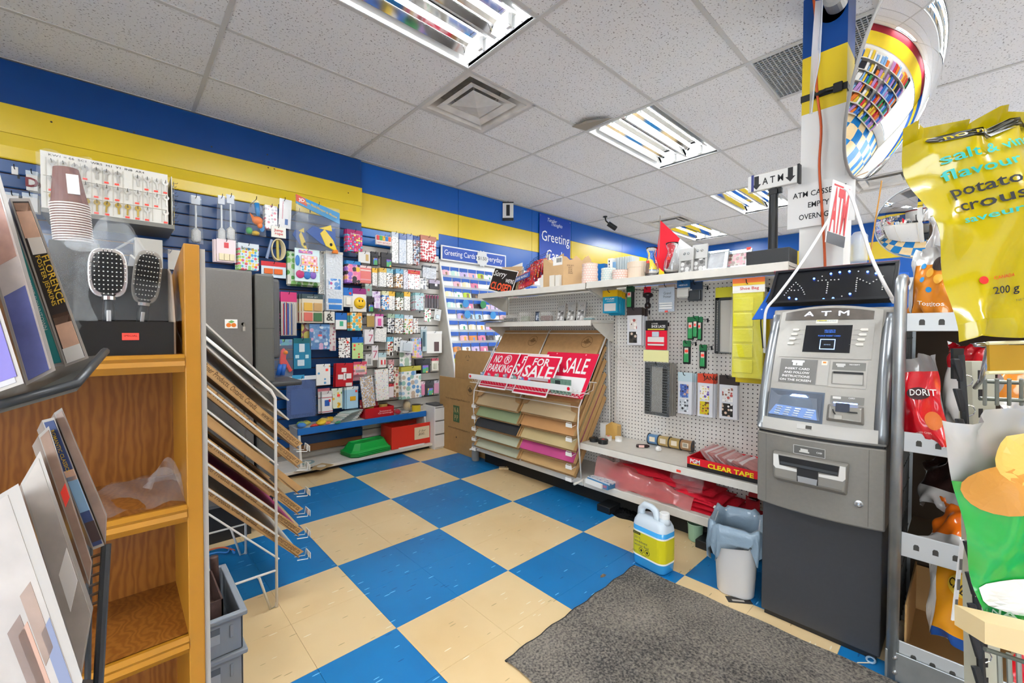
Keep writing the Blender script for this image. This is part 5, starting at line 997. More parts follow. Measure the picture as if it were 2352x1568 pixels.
b = MB(); b.M = AF(-.012, .655, .0); b.add([(-.033, .022, .0345), (.033, .022, .0345), (.033, -.03, .036), (-.033, -.03, .036)], [(3, 2, 1, 0)]); obj('finger_notch', b, mat('222326', .35), cm_)
b = MB(); b.M = AF(-.012, .655, .0); b.add([(-.031, -.008, .0365), (.031, -.008, .0365), (.029, -.03, .0375), (-.029, -.03, .0375)], [(3, 2, 1, 0)]); obj('notch_floor', b, mat('a8aaac', .3, metal=.5), cm_)
b = MB(); b.M = AF(-.015, .738, .0); b.box((-.05, -.017, 0), (.05, .017, .002)); cl_ = obj('cash_label', b, mat('5c5b58', .45), dr_); text('CASH', cl_, AF(.018, .738, .0026), WHITE, h=.006, w=.02, bold=.01, world=False); b = MB(); b.M = AF(-.03, .738, .0026); b.box((-.012, -.003, 0), (.012, .006, .0004)); b.box((-.016, -.008, 0), (.016, -.003, .0004)); obj('cash_symbol', b, mat('cfcdc8', .4), cl_)
b = MB(); b.M = AF(-.015, .738, .0022)
for a in ((-.05, -.017, .05, -.0155), (-.05, .0155, .05, .017), (-.05, -.017, -.0485, .017), (.0485, -.017, .05, .017)): b.box((a[0], a[1], 0), (a[2], a[3], .0005))
obj('label_border', b, mat('d5d3ce', .4), cl_)
b = MB(); b.M = AF(.13, .577, .0); b.lathe([(.013, 0), (.013, .004), (.008, .005), (.007, .003), (.003, .006)], 18); obj('lock', b, CHROME, dr_)
for x in (-.165, .155): b = MB(); b.add([(x, fy(x, z)-.0006, z) for z in (.5, .6, .7, .775)]+[(x+.0016, fy(x, z)-.0006, z) for z in (.5, .6, .7, .775)], [(i, i+1, 4+i+1, 4+i)[::-1] for i in range(3)]); obj('door_seam', b, mat('5f5b55', .5), dr_)
# ------------------------------------------------------------------ LED sign on the machine
sg = thing('led_sign', 'black LED sign spelling ATM in dots leaning on top of the cash machine', 'sign', M=frame((2.185, .622, 1.312), (0, -1, 0), (.14, 0, .178)))
SGW, SGH = .43, .2
obj('panel', MB().box((0, 0, -.02), (SGW, SGH, 0)), mat('121316', .3), sg, bevel=.002)
fr = MB().box((0, 0, 0), (SGW, .012, .008)).box((0, SGH-.012, 0), (SGW, SGH, .008)).box((0, .012, 0), (.012, SGH-.012, .008)).box((SGW-.012, .012, 0), (SGW, SGH-.012, .008)); obj('frame', fr, mat('1c1d20', .3), sg, bevel=.001)
obj('top_film', MB().box((-.01, SGH, -.022), (SGW, SGH+.006, .004)), mat('b06a70', .2, alpha=.7), sg)
Mi = sg.matrix_basis.inverted(); c4p = lambda x, y: (1700+x/3.2, 560+y/3.2)
LEDW = mat('e8e4dc', .3); LEDB = mat('3c6cff', .3, emit=14.); LEDC = mat('dfe6ff', .3, emit=6.)
lw = [(411, 287), (425, 300), (439, 313), (451, 327), (460, 342), (468, 357), (474, 373), (393, 303), (379, 318), (364, 333), (352, 348), (339, 363), (326, 379), (377, 344), (400, 345), (428, 343), (574, 275), (603, 271), (632, 269), (668, 268), (695, 267), (725, 265), (604, 241), (645, 286), (644, 301), (642, 317), (639, 332), (637, 348), (635, 363), (861, 255), (858, 272), (856, 286), (854, 303), (853, 318), (852, 334), (850, 350), (882, 264), (905, 273), (930, 285), (953, 295), (980, 280), (1003, 266), (1026, 252), (1050, 240), (1048, 256), (1050, 290), (1047, 306), (1046, 322), (1045, 338), (477, 419), (748, 388), (870, 205)]
lb_ = [(361, 398), (413, 408), (545, 419), (614, 409), (684, 402), (808, 370), (544, 258), (668, 222), (733, 211), (804, 205), (938, 208), (1000, 220)]
nS = sg.matrix_basis.to_3x3() @ V((0, 0, 1)); oS = sg.matrix_basis.translation
src = {}
for L_, m_, big in ((lw, LEDW, 0), (lb_, LEDB, 1)):
    for x, y in L_:
        p = Mi @ onP(*c4p(x, y), oS, nS)
        if not (.01 < p.x < SGW-.01 and .01 < p.y < SGH-.005): continue
        if big not in src: b = MB(); b.ball((0, 0, 0), .0028 if not big else .0042, None, None, 8, 5); src[big] = o = obj('led', b, m_, sg, smooth=True)
        else: o = inst(src[big], sg)
        o.location = (p.x, p.y, .003)
bb = thing('blue_board', 'bright blue plastic board tucked behind the LED sign', 'board', M=frame((2.215, .70, 1.262), (0, -1, 0), (.14, 0, .178))); obj('board', MB().add([(0, 0, -.028), (.54, .02, -.028), (.53, .235, -.028), (.055, .235, -.028), (0, 0, -.024), (.54, .02, -.024), (.53, .235, -.024), (.055, .235, -.024)], [(3, 2, 1, 0), (4, 5, 6, 7), (0, 1, 5, 4), (1, 2, 6, 5), (2, 3, 7, 6), (3, 0, 4, 7)]), mat('0f5cc0', .35), bb)
for x, y in ((.03, .06), (.055, .17)): obj('eyelet', MB().disc((x, y, -.0235), (1, 0, 0), (0, 1, 0), .004, 10), WHITE, bb)
WC = mat('eceae6', .35)
cable('white_cable', 'thick white cable drooping past the left of the cash machine', [onX(x, y, v) for x, y, v in ((1905, 500, 2.35), (1872, 556, 2.24), (1830, 620, 2.14), (1785, 680, 2.08), (1760, 712, 2.06), (1756, 760, 2.08), (1757, 800, 2.12))], .0055, WC)
cable('white_cable', 'thick white cable drooping across the right of the LED sign', [onX(x, y, v) for x, y, v in ((1940, 432, 2.3), (1955, 450, 2.28), (1985, 540, 2.2), (2003, 594, 2.12), (2030, 650, 2.08), (2049, 684, 2.1))], .006, WC)
cable('black_cable', 'thin black cable with a plug hanging left of the cash machine', [onX(x, y, v) for x, y, v in ((1782, 655, 2.3), (1762, 690, 2.3), (1748, 730, 2.3), (1750, 770, 2.3), (1752, 790, 2.3))], .003, BLACK)
# ------------------------------------------------------------------ mirrors
def dome(name, lab, c, n, rad, sag_, rim):
    n = V(n).normalized(); x = V((0, 0, 1)).cross(n).normalized(); y = n.cross(x); t = thing(name, lab, 'mirror', M=Matrix(((x.x, y.x, n.x, c[0]), (x.y, y.y, n.y, c[1]), (x.z, y.z, n.z, c[2]), (0, 0, 0, 1))), group='convex security mirrors')
    Rr = (rad*rad+sag_*sag_)/(2*sag_); k = 14; amax = math.asin(min(1, rad/Rr)); prof_ = [(max(.0008, Rr*math.sin(amax*(1-i/k))), Rr*math.cos(amax*(1-i/k))-(Rr-sag_)) for i in range(k+1)]
    obj('mirror_face', MB().lathe(prof_, 56, cap=False), mat('f2f3f4', .015, metal=1.), t, smooth=True); obj('back_shell', MB().lathe([(rad, 0), (rad*.97, -.012), (.02, -.02)], 48), mat('6b6763', .5), t); obj('rim', MB().lathe([(rad-.002, .004), (rad+.006, .003), (rad+.006, -.006), (rad-.002, -.006)], 56, cap=False), rim, t, smooth=True)
    return t
dm = dome('dome_mirror', 'large convex security mirror fixed high on the column', (2.52, .235, 2.31), (-.09, -.94, -.32), .43, .13, mat('8e8b88', .4))
obj('bracket', MB().tube([(0, 0, -.02), (0, .05, -.09)], .012, 8), mat('6b6763', .5), dm)
d2 = dome('dome_mirror', 'smaller round security mirror beyond the orange chip bag', tuple(onD(2118, 508, 3.0)), (-.93, .05, -.22), .255, .07, mat('b9bcc0', .4)); mc_ = onD(2118, 508, 3.0); obj('post', MB().tube([(mc_.x+.09, mc_.y, 0), (mc_.x+.09, mc_.y, mc_.z)], .02, 8), WIREW, d2, world=True); obj('arm', MB().tube([(0, 0, -.02), (0, 0, -.09)], .012, 8), WIREW, d2)
# ================================================================== floor things by the machine
# trash can with a liner
p = onZ(1690, 1352, 0); tc = thing('trash_can', 'white plastic trash can with a grey liner beside the cash machine', 'trash can', (p.x+.02, p.y+.005, 0), .25); tc.scale = (1, 1, .86)
def rrect(w_, d_, r_, k=5): return [(sx*(w_/2-r_)+r_*math.cos(a0+PI/2*i/k), sy*(d_/2-r_)+r_*math.sin(a0+PI/2*i/k)) for sx, sy, a0 in ((1, 1, 0), (-1, 1, PI/2), (-1, -1, PI), (1, -1, 1.5*PI)) for i in range(k+1)]
def rloft(levels, cap0=True, cap1=False, wob=None):
    b = MB(); m = None
    for w_, d_, r_, z in levels: q = rrect(w_, d_, r_); m = len(q); b.v += [(x, y, z) for x, y in q]
    n = len(levels); b.f = [(i*m+k, i*m+(k+1) % m, (i+1)*m+(k+1) % m, (i+1)*m+k) for i in range(n-1) for k in range(m)]
    if cap0: b.f.append(tuple(range(m))[::-1])
    if cap1: b.f.append(tuple((n-1)*m+k for k in range(m)))
    return b
obj('bin', rloft([(.19, .14, .045, 0), (.2, .15, .05, .01), (.245, .185, .055, .36), (.25, .19, .056, .365), (.235, .175, .05, .36), (.19, .14, .045, .02)]), mat('d9d8d8', .45), tc, smooth=True)
b = MB(); m = 48; rows = [(.19, .135, .20, 0), (.222, .162, .33, .004), (.24, .182, .372, .006), (.275, .215, .375, .012), (.28, .22, .35, .014), (.282, .222, .31, .018), (.28, .22, .27, .03), (.275, .215, .235, .045)]
for i, (w_, d_, z, a_) in enumerate(rows):
    q = rrect(w_, d_, .055, 11)
    for k, (x, y) in enumerate(q): s = 1+a_*3*(math.sin(k*1.9+i*.7)*.6+math.sin(k*3.3+i*1.9)*.4); b.v.append((x*s, y*s, z+a_*1.1*math.sin(k*.8+i)+(.022*math.sin(k*.26+1.2)*max(0, i-4)/3)))
b.f = [(i*m+k, i*m+(k+1) % m, (i+1)*m+(k+1) % m, (i+1)*m+k) for i in range(len(rows)-1) for k in range(m)]+[tuple(range(m))]
obj('liner', b, mat('8497a6', .28, spec=.6, bump=.4, bscale=30), tc, smooth=True)
# washer-fluid jug
pj = onZ(1502, 1308, 0); jg = thing('fluid_jug', 'plastic jug of blue windshield washer fluid with a yellow label', 'jug', (pj.x+.03, pj.y+.02, 0), -PI/2-.12)
BLIQ = mat('3a9ad6', .2, spec=.6); JW = mat('dfeaf2', .3, alpha=.85)
obj('lower_body', rloft([(.17, .1, .03, 0), (.185, .115, .035, .012), (.188, .118, .035, .06), (.188, .118, .035, .205)], cap1=True), BLIQ, jg, smooth=True)
obj('shoulder', rloft([(.188, .118, .035, .205), (.182, .114, .035, .225), (.165, .1, .035, .243), (.15, .085, .035, .25)], cap0=False, cap1=True), JW, jg, smooth=True)
obj('label_wrap', rloft([(.1895, .1195, .0355, .058), (.1895, .1195, .0355, .178)], cap0=False), mat('cfc51a', .4), jg); 
for z in (.052, .174): obj('label_edge', rloft([(.19, .12, .036, z), (.19, .12, .036, z+.008)], cap0=False), WHITE, jg)
b = MB(); b.tube([(-.075, 0, .235), (-.072, 0, .272), (-.05, 0, .297), (-.015, 0, .297), (.01, 0, .285), (.022, 0, .262), (.025, 0, .24)], [.02, .019, .018, .016, .017, .02, .024], 12); obj('handle', b, JW, jg, smooth=True)
b = MB(); b.M = Matrix.Translation((.062, 0, .24)); b.lathe([(.03, 0), (.025, .02), (.022, .03)], 20); obj('neck', b, JW, jg, smooth=True); b = MB(); b.M = Matrix.Translation((.062, 0, .268)); b.lathe([(.024, 0), (.024, .024), (.022, .026)], 20); obj('cap', b, WHITE, jg)
JF = lambda x, z: LT(x, z, -.0604)
obj('brand_patch', MB().box((-.078, -.0606, .16), (-.035, -.0598, .172)), BLACK, jg); text('no name', jg, LT(-.057, .166, -.0608), mat('cfc51a', .4), h=.006, w=.034, world=False)
for k, s in enumerate(('-35°C', 'windshield', 'washer fluid')): text(s, jg, LT(-.07, .145-.018*k, -.0604), mat('1c3f4f', .5), h=.0115, w=(.036, .075, .085)[k], align='LEFT', world=False)
for x in (-.028, .006): b = MB(); b.M = JF(x, .086); k = 8; b.add([(r_*math.cos(2*PI*(i+.5)/k), r_*math.sin(2*PI*(i+.5)/k), 0) for r_ in (.0125, .015) for i in range(k)], [(i, k+i, k+(i+1) % k, (i+1) % k)[::-1] for i in range(k)]); b.add([(.006*math.cos(2*PI*i/7), .007*math.sin(2*PI*i/7), 0) for i in range(7)], [tuple(range(7))]); obj('hazard_mark', b, INK, jg)
text('DANGER', jg, LT(-.012, .066, -.0604), INK, h=.006, w=.03, world=False); text('3.78 L', jg, LT(-.067, .072, -.0604), mat('1c3f4f', .5), h=.008, w=.024, world=False)
# floor mat
fm = thing('floor_mat', 'worn charcoal carpet floor mat lying before the cash machine', 'mat', (1.6, .6, 0))
def matt():
    m = bpy.data.materials.new('carpet'); m.use_nodes = True; N = m.node_tree.nodes; L = m.node_tree.links; b = N['Principled BSDF']; g_ = N.new('ShaderNodeNewGeometry')
    n1 = N.new('ShaderNodeTexNoise'); n1.inputs['Scale'].default_value = 120; n1.inputs['Detail'].default_value = 4; n2 = N.new('ShaderNodeTexNoise'); n2.inputs['Scale'].default_value = 3; n2.inputs['Detail'].default_value = 6
    for n in (n1, n2): L.new(g_.outputs['Position'], n.inputs['Vector'])
    mx = N.new('ShaderNodeMix'); mx.data_type = 'FLOAT'; mx.inputs[0].default_value = .35; L.new(n1.outputs['Fac'], mx.inputs[2]); L.new(n2.outputs['Fac'], mx.inputs[3])
    r = N.new('ShaderNodeValToRGB'); r.color_ramp.elements[0].position = .38; r.color_ramp.elements[0].color = lin('353331'); r.color_ramp.elements[1].position = .62; r.color_ramp.elements[1].color = lin('837b70'); L.new(mx.outputs[0], r.inputs['Fac']); L.new(r.outputs['Color'], b.inputs['Base Color']); b.inputs['Roughness'].default_value = .95
    bp = N.new('ShaderNodeBump'); bp.inputs['Strength'].default_value = .8; bp.inputs['Distance'].default_value = .004; L.new(n1.outputs['Fac'], bp.inputs['Height']); L.new(bp.outputs[0], b.inputs['Normal']); return m
A1 = onZ(1458, 1297, .006); A2 = onZ(1160, 1515, .006); edge = (A2-A1)
q0, q1 = A1, A2; d2_ = V((.02, -1.65, 0)); 
obj('pile', MB().grid(lambda u, v: q0.lerp(q1, u)+d2_*v+V((.004*math.sin(v*40), .004*math.sin(u*37), .002*math.sin(u*9)*math.sin(v*7))), 24, 30), matt(), fm, world=True)
def rimpts(): return [q0.lerp(q1, i/24)+V((0, .004*math.sin(i/24*37), -.003)) for i in range(25)]
obj('edge', MB().tube(rimpts(), .0045, 5), mat('2b2a29', .95), fm, world=True)
# bits on the floor
p = onZ(1697, 1378, 0); o = thing('loose_card', 'small black printed card lying on the floor before the trash can', 'card', (p.x, p.y, 0), -.9); obj('card', MB().box((-.05, -.022, 0), (.05, .022, .0015)), mat('26221f', .5), o); obj('print', MB().box((-.03, -.012, .0015), (.02, .0, .0019)), mat('b5aca2', .5), o)
p = onZ(1385, 1323, 0); o = thing('leaf_scrap', 'small brown scrap lying on the blue tile beside the mat', 'debris', (p.x, p.y, 0)); obj('scrap', MB().add([(-.02, 0, .001), (-.005, -.01, .003), (.02, -.006, .001), (.015, .008, .004), (-.008, .01, .002)], [(0, 1, 2, 3, 4)]), mat('5f5040', .8), o); obj('scrap', MB().add([(.0, .0, .003), (.012, .004, .006), (.004, .01, .004)], [(0, 1, 2)]), mat('6f5f4c', .8), o)
p = onZ(2000, 1518, 0); o = thing('rubber_band', 'pale blue twist of string on the floor at the foot of the cash machine', 'string', (p.x, p.y, 0)); obj('loop', MB().tube([(p.x+.018*math.cos(a), p.y+.012*math.sin(a), .005) for a in [k*PI/6 for k in range(12)]], .0035, 6, closed=True), mat('9fb8cc', .5), o, world=True); obj('tail', MB().tube([(p.x-.018, p.y, .004), (p.x-.05, p.y+.03, .004), (p.x-.075, p.y+.025, .004)], .002, 5), mat('d9cdb0', .6), o, world=True)
# ================================================================== LEFT WALL: goods on the slatwall
c6 = crop(620, 430, 4.752); c7 = crop(620, 740, 4.355); cL = crop(400, 400, 3.137); cK = crop(0, 330, 3.016)
def M_(c, r=.4): return mat(c, r)
def stk(cols, s=90, d=.42, base_='f1efe9'): return printed(base_, cols, s, d)
ANIM = ['8a5a34', '4a3524', 'b98a5a', '2e2620']; MIX = ['d8434a', '3f78c0', 'e8b73a', '4a9a5a', '8a5ab0']; BWD = ['2c2c30', '55555c', '8a8a90']; PAS = ['b9a3d8', '7fb8d0', 'e8a8b8', 'a8cfa0']
YV = 3.83
def W(name, label, c, box, face, head=None, n=1, y=YV, cat='pack', **kw):
    kw.setdefault('wall_', SY); return pk(name, label, cat, 'Y', y, c(*box), face, head, n=n, step=kw.pop('step', .02), jit=kw.pop('jit', .01), **kw)
HY = M_('e8b73a')
rows = [
 ('soap_pack', 'pink card of three cream soaps under a heart, beside the grey cabinet', cL, (307, 470, 445, 632), M_('f3dede'), None, 3, dict(jit=-.03, inset=((.1, .06, .36, .36, M_('efe0b8'), .012, 'soap'), (.38, .06, .64, .36, M_('efe0b8'), .012, 'soap'), (.66, .06, .92, .36, M_('efe0b8'), .012, 'soap'), (.38, .62, .62, .86, M_('d8434a'), .002, 'heart')))),
 ('balloon_pack', 'blue pack lettered Bouquet with coloured balloons, right of the pink soaps', cL, (462, 500, 610, 690), stk(['4a9ad0', 'd85a6a', '9ac46a', 'f0c84a'], 45, .5, 'cfdde2'), (.16, M_('d8e0e6')), 3, dict(txt=(('Bouquet', .45, .8, .12, INK, .0, .6),), jit=-.012)),
 ('flyer_pack', 'pale pack with pink pictures behind the tall paper pouch', cL, (655, 225, 745, 395), stk(['d88a9a', 'c8c4c8'], 40, .4), None, 3, dict(jit=-.01)),
 ('flyer_pack', 'tall white pouch with a blue balloon print left of the foam mask bag', cL, (750, 178, 838, 388), M_('eceae8'), None, 1, dict(roll=.05, bag=.006, inset=((.5, .12, .75, .32, M_('2f62a8'), .002, 'print'), (.25, .3, .33, .9, M_('d8a0a8'), .002, 'print')))),
 ('goggles_pack', 'red and blue card with orange swim goggles above the grey cabinet', cL, (628, 632, 805, 745), M_('cfe2ec'), (.28, M_('c8242e')), 1, dict(inset=((.1, .22, .45, .56, M_('d8641e'), .014, 'lens'), (.5, .22, .85, .56, M_('d8641e'), .014, 'lens')))),
 ('balloon_pack', 'magenta balloon pack with foil tops at the edge of the blue slatwall', c6, (840, 468, 1010, 700), stk(['e8e86a', '4ab0d0', 'e85a9a', 'c83a5a'], 50, .5, 'b0185e'), (.2, M_('a0125a')), 3, dict(jit=-.04, txt=(('balloons', .55, .82, .08, WHITE, 0, .6),))),
 ('tissue_pack', 'four-square soap card in yellow, brown, coral and green', c6, (350, 1168, 578, 1480), M_('d9cdb4'), (.16, M_('3a4c50')), 4, dict(jit=-.02, inset=((.08, .42, .48, .7, M_('e0b04a'), .012, 'soap'), (.54, .42, .94, .7, M_('c09a66'), .012, 'soap'), (.08, .06, .48, .36, M_('cf6a5c'), .012, 'soap'), (.54, .06, .94, .36, M_('3f6a44'), .012, 'soap')), txt=(('SOAP SET', .5, .9, .05, M_('cfd8d8'), 0, .5),))),
 ('notecard_pack', 'note cards with pink, purple and yellow daisies under a blue header', c6, (835, 805, 988, 1043), stk(['e8b83a', '9a6ac0', '3a3038', 'e87aa0'], 26, .6, 'e8a0b0'), (.15, M_('1f7ab8')), 4, dict(jit=-.012)),
 ('napkin_pack', 'coral pink wrapped tissue beside the daisy note cards', c6, (988, 858, 1105, 1045), M_('e8685e'), (.12, M_('e8d0c8')), 2, dict(bag=.004, inset=((0, .7, 1, .78, M_('f0d8d0'), .002, 'band'), (0, .16, 1, .24, M_('e89aa0'), .002, 'band')))),
 ('earphone_box', 'white box with a round window left of the black colour packs', c6, (968, 705, 1095, 825), M_('dedcd6'), None, 2, dict(inset=((.6, .2, .85, .8, M_('c8a86a'), .002, 'print'),))),
 ('colour_pack', 'black pack with a rainbow shape, first of the pair near the birthday letters', c6, (1105, 705, 1183, 853), M_('1d1a20'), (.3, M_('2c2a2e')), 2, dict(inset=((.3, .05, .85, .55, printed('3a78c8', MIX, 30, .6), .002, 'rainbow_print'),))),
 ('colour_pack', 'black pack with a rainbow shape and dark tassels, second of the pair', c6, (1215, 715, 1328, 873), M_('1d1a20'), (.3, M_('2c2a2e')), 2, dict(inset=((.5, .05, .95, .55, printed('3a78c8', MIX, 30, .6), .002, 'rainbow_print'),))),
 ('candle_pack', 'happy birthday letter candles in rainbow colours at top of the white slatwall', c6, (1160, 530, 1328, 628), M_('ece4de'), None, 2, dict(inset=tuple((.02+.19*k, .45, .18+.19*k, .95, M_(c), .008, 'letter_candle') for k, c in enumerate(('d8343a', '3aa050', 'e8b020', '2a80c8', 'e05a20'))), txt=(('HAPPY BIRTHDAY', .5, .2, .2, M_('b03a3a'), 0, .9),))),
 ('sticker_strip', 'long sticker strip with faint grey motifs, first in the top row', c6, (1332, 492, 1403, 823), stk(['b8b4b0', '9aa8a0'], 60, .35), (.14, M_('c8d0d8')), 3, {}),
 ('sticker_strip', 'long shiny blue-headed sticker strip, second in the top row', c6, (1412, 508, 1488, 830), stk(['c8d4e4', 'a8b8cc'], 60, .4, 'e4e8ee'), (.2, M_('4a6aa8')), 3, dict(bag=.003)),
 ('sticker_strip', 'long sticker strip of small dark figures, third in the top row', c6, (1497, 513, 1560, 838), stk(BWD, 75, .3), (.18, M_('8a9ac0')), 3, {}),
 ('sticker_strip', 'long sticker strip with round brown buttons, fourth in the top row', c6, (1568, 533, 1634, 848), stk(['4a3a34', '8a4a44', '5a6a8a'], 42, .55, 'dfe4e8'), (.14, M_('2a4a8a')), 3, {}),
 ('sticker_sheet', 'sticker sheet of red Canadian emblems under a copper header', c6, (1645, 533, 1815, 800), stk(['c8303a', 'a8242e'], 34, .48, 'f0ede8'), (.18, M_('b06a50')), 3, {}),
 ('sticker_sheet', 'sticker sheet of tiny black letters, narrow, left end of the second row', c6, (1118, 883, 1170, 1075), stk(BWD, 120, .35), (.25, HY), 2, {}),
 ('sticker_sheet', 'sticker sheet of tiny black alphabets beside the dog stickers', c6, (1195, 883, 1272, 1085), stk(BWD, 120, .35), (.22, M_('d8b04a')), 4, dict(jit=-.008)),
 ('sticker_sheet', 'sticker sheet of running brown horses in the second row', c6, (1275, 888, 1343, 1088), stk(ANIM, 60, .4), (.24, M_('8ab8c0')), 3, {}),
 ('sticker_sheet', 'sticker sheet of large brown dogs in the second row', c6, (1375, 893, 1453, 1093), stk(['a86a34', 'c89a5a', '5a3a24'], 44, .5), (.24, M_('6aa8c8')), 4, dict(jit=-.01)),
 ('sticker_sheet', 'silvery narrow sticker sheet left of the red-headed one', c6, (1460, 903, 1508, 1113), stk(['c8c4cc', '9a94a0'], 60, .4, 'dcdae0'), None, 2, {}),
 ('sticker_sheet', 'sticker sheet of hearts and diamonds under a red header', c6, (1508, 908, 1637, 1113), stk(['c8343e', '8a8a90', 'b86a70'], 44, .3), (.2, M_('c8242e')), 2, dict(txt=(('Stickers', .5, .9, .07, HY, 0, .6),))),
 ('sticker_sheet', 'small sticker sheet of grey ovals right of the red-headed one', c6, (1640, 993, 1713, 1110), stk(['a8a8a8', '8a8a90'], 34, .45), None, 1, {}),
 ('garland_pack', 'crumpled silver tinsel pack with a red-tipped header', c6, (1670, 858, 1815, 998), mat('b8babf', .2, metal=.6, bump=.8, bscale=60), (.14, M_('3a383c')), 2, dict(bag=.006)),
 ('hair_tie_pack', 'small lilac and black pack near the end panel', c6, (1742, 1013, 1853, 1108), M_('2c282e'), (.4, M_('b0a4b8')), 2, dict(inset=((.5, .3, .75, .6, M_('e8e4e8'), .006, 'label'),))),
 ('sticker_sheet', 'purple swirled pouch at the left end of the third row', c6, (1118, 1135, 1205, 1318), stk(['b49ac8', 'd0b8d8'], 30, .5, 'e4dce8'), None, 3, {}),
 ('sticker_sheet', 'sticker sheet of orange and blue fish in the third row', c6, (1225, 1133, 1298, 1335), stk(['e8863a', '4a9ad0', '3a6ab0'], 48, .5), (.2, M_('d8d4a8')), 4, dict(jit=-.008)),
 ('sticker_sheet', 'sticker sheet of tiny black bats under a yellow cartoon header', c6, (1298, 1138, 1363, 1340), stk(BWD, 80, .32), (.24, HY), 3, {}),
 ('sticker_sheet', 'sticker sheet of green and brown animals under a green header', c6, (1378, 1148, 1458, 1340), stk(['6a7a3a', '8a5a34', '4a5a34'], 50, .42), (.26, M_('3a5a44')), 3, {}),
 ('sticker_sheet', 'sticker sheet of small dark letters under a yellow cartoon header', c6, (1466, 1143, 1530, 1343), stk(BWD, 75, .3), (.24, HY), 3, {}),
 ('sticker_sheet', 'pale teal flower card in a stack in the third row', c6, (1585, 1153, 1678, 1340), stk(['c87a8a', '8ab0b0'], 40, .35, 'cfdfe2'), (.14, M_('8ac0c4')), 4, dict(jit=-.014, bag=.003)),
 ('smiley_balloon', 'yellow smiley face balloon pack with a purple header', c6, (903, 1105, 1053, 1358), M_('e6e2d6'), (.24, M_('8a1a6a')), 2, dict(jit=-.02)),
 ('whistle_pack', 'blue-topped pack with a pale whistle left of the smiley', c6, (803, 1098, 903, 1305), M_('d4d2c8'), (.4, M_('1f6ab8')), 2, dict(inset=((.6, .66, .85, .78, M_('d8343a'), .002, 'red_mark'), (.25, .1, .75, .5, M_('ece8dc'), .012, 'whistle')))),
 ('keyring_pack', 'grey-green pack with a tiny red heart above the black hexagon pack', c6, (1042, 1055, 1113, 1185), M_('8fa89a'), (.16, M_('b8c4b8')), 1, dict(bag=.004, inset=((.3, .4, .65, .6, M_('c8404a'), .003, 'heart'),))),
 ('colour_pack', 'black starry pack with a rainbow hexagon right of the smiley', c6, (1060, 1198, 1138, 1363), M_('1d1a20'), (.32, M_('2c2a2e')), 1, dict(inset=((.25, .05, .85, .5, printed('3a78c8', MIX, 30, .6), .002, 'rainbow_print'),))),
 ('greeting_pack', 'white card with green disc under a blue header', c6, (718, 1372, 838, 1550), M_('eceae4'), (.42, M_('1a62ae')), 2, dict(inset=((.35, .2, .68, .5, M_('4ab088'), .003, 'disc'),))),
 ('notecard_pack', 'orange and teal chequered note card with button shapes', c6, (876, 1368, 1006, 1562), printed('f0ead8', ['e89a3a', '5ab8c0', 'e8b04a'], 36, .62), None, 3, dict(jit=-.01)),
 ('candle_pack', 'gold tag candle pack among dark narrow packs', c6, (1060, 1380, 1140, 1523), mat('b89a5a', .3, metal=.4), (.16, M_('d8d0c0')), 2, {}),
 ('candle_pack', 'pink numeral candle pack right of the gold tag', c6, (1152, 1385, 1238, 1540), M_('e6d4dc'), (.14, M_('b0488a')), 2, dict(inset=((.3, .2, .7, .7, M_('d85a9a'), .01, 'candle'),))),
 ('sticker_sheet', 'sticker sheet of black mandalas, first in the fourth row', c6, (1288, 1383, 1360, 1590), stk(BWD, 44, .5), (.2, M_('a8c0a0')), 3, {}),
 ('sticker_sheet', 'sticker sheet of brown and black horses, second in the fourth row', c6, (1366, 1388, 1456, 1595), stk(ANIM, 58, .4), (.2, M_('8ac0c8')), 3, {}),
 ('sticker_sheet', 'sticker sheet of vegetables lettered in blue, third in the fourth row', c6, (1468, 1398, 1560, 1600), stk(['c8504a', '6a9a4a', 'd8a84a'], 44, .42), (.18, M_('dfe6ee')), 3, {}),
 ('sticker_sheet', 'sticker sheet of pale cats, fourth in the fourth row', c6, (1566, 1430, 1616, 1590), stk(['c8a08a', 'a8a0a0'], 40, .4), None, 2, {}),
 ('hair_tie_pack', 'row of maroon-capped bottles in a pack at the end of the third row', c6, (1690, 1175, 1840, 1318), M_('cfc8c8'), None, 1, dict(inset=tuple((.02+.2*k, .0, .18+.2*k, .95, M_('4a4448' if k % 2 else '5a5256'), .012, 'bottle') for k in range(5))+tuple((.05+.2*k, .72, .15+.2*k, .98, M_('8a1a4a'), .013, 'bottle_cap') for k in range(5)))),
 ('greeting_pack', 'white pouch with red ribbon print near the end panel', c6, (1688, 1328, 1758, 1465), stk(['c83a44', '4a9a5a'], 40, .4), None, 2, {}),
 ('watch_pack', 'pale tilted card with a silver watch face near the end panel', c6, (1788, 1328, 1858, 1453), M_('d4d4d0'), None, 1, dict(roll=.15, inset=((.25, .15, .75, .5, mat('9aa0a4', .3, metal=.6), .006, 'dial'),))),
 ('greeting_pack', 'white card lettered with an ampersand below the soap card', c6, (595, 1355, 708, 1480), M_('dfdcd2'), None, 2, dict(txt=(('&', .5, .5, .6, M_('4a4a44'), .02),))),
 # lower half
 ('gift_bag', 'blue undersea gift bag with a dolphin print at the middle of the wall', c7, (398, 20, 598, 272), stk(['8ab8e0', '2a6ab0', 'd8a8c8', 'e6eef4'], 26, .5, '3a7fb8'), (.08, M_('2f74b0')), 2, dict(bag=.006, inset=((.18, .28, .82, .78, stk(['2a4a88', 'b8d0e8', '5a88c0'], 30, .55, '6a9ac8'), .003, 'picture'), (.4, .52, .6, .6, ORANGE_TAG, .004, 'price_tag')))),
 ('flyer_pack', 'long pale sheet with maroon birds behind the undersea bag', c7, (595, 0, 660, 285), stk(['a84a50', 'c8909a'], 30, .35, 'e6ddd6'), None, 1, dict(y=3.88)),
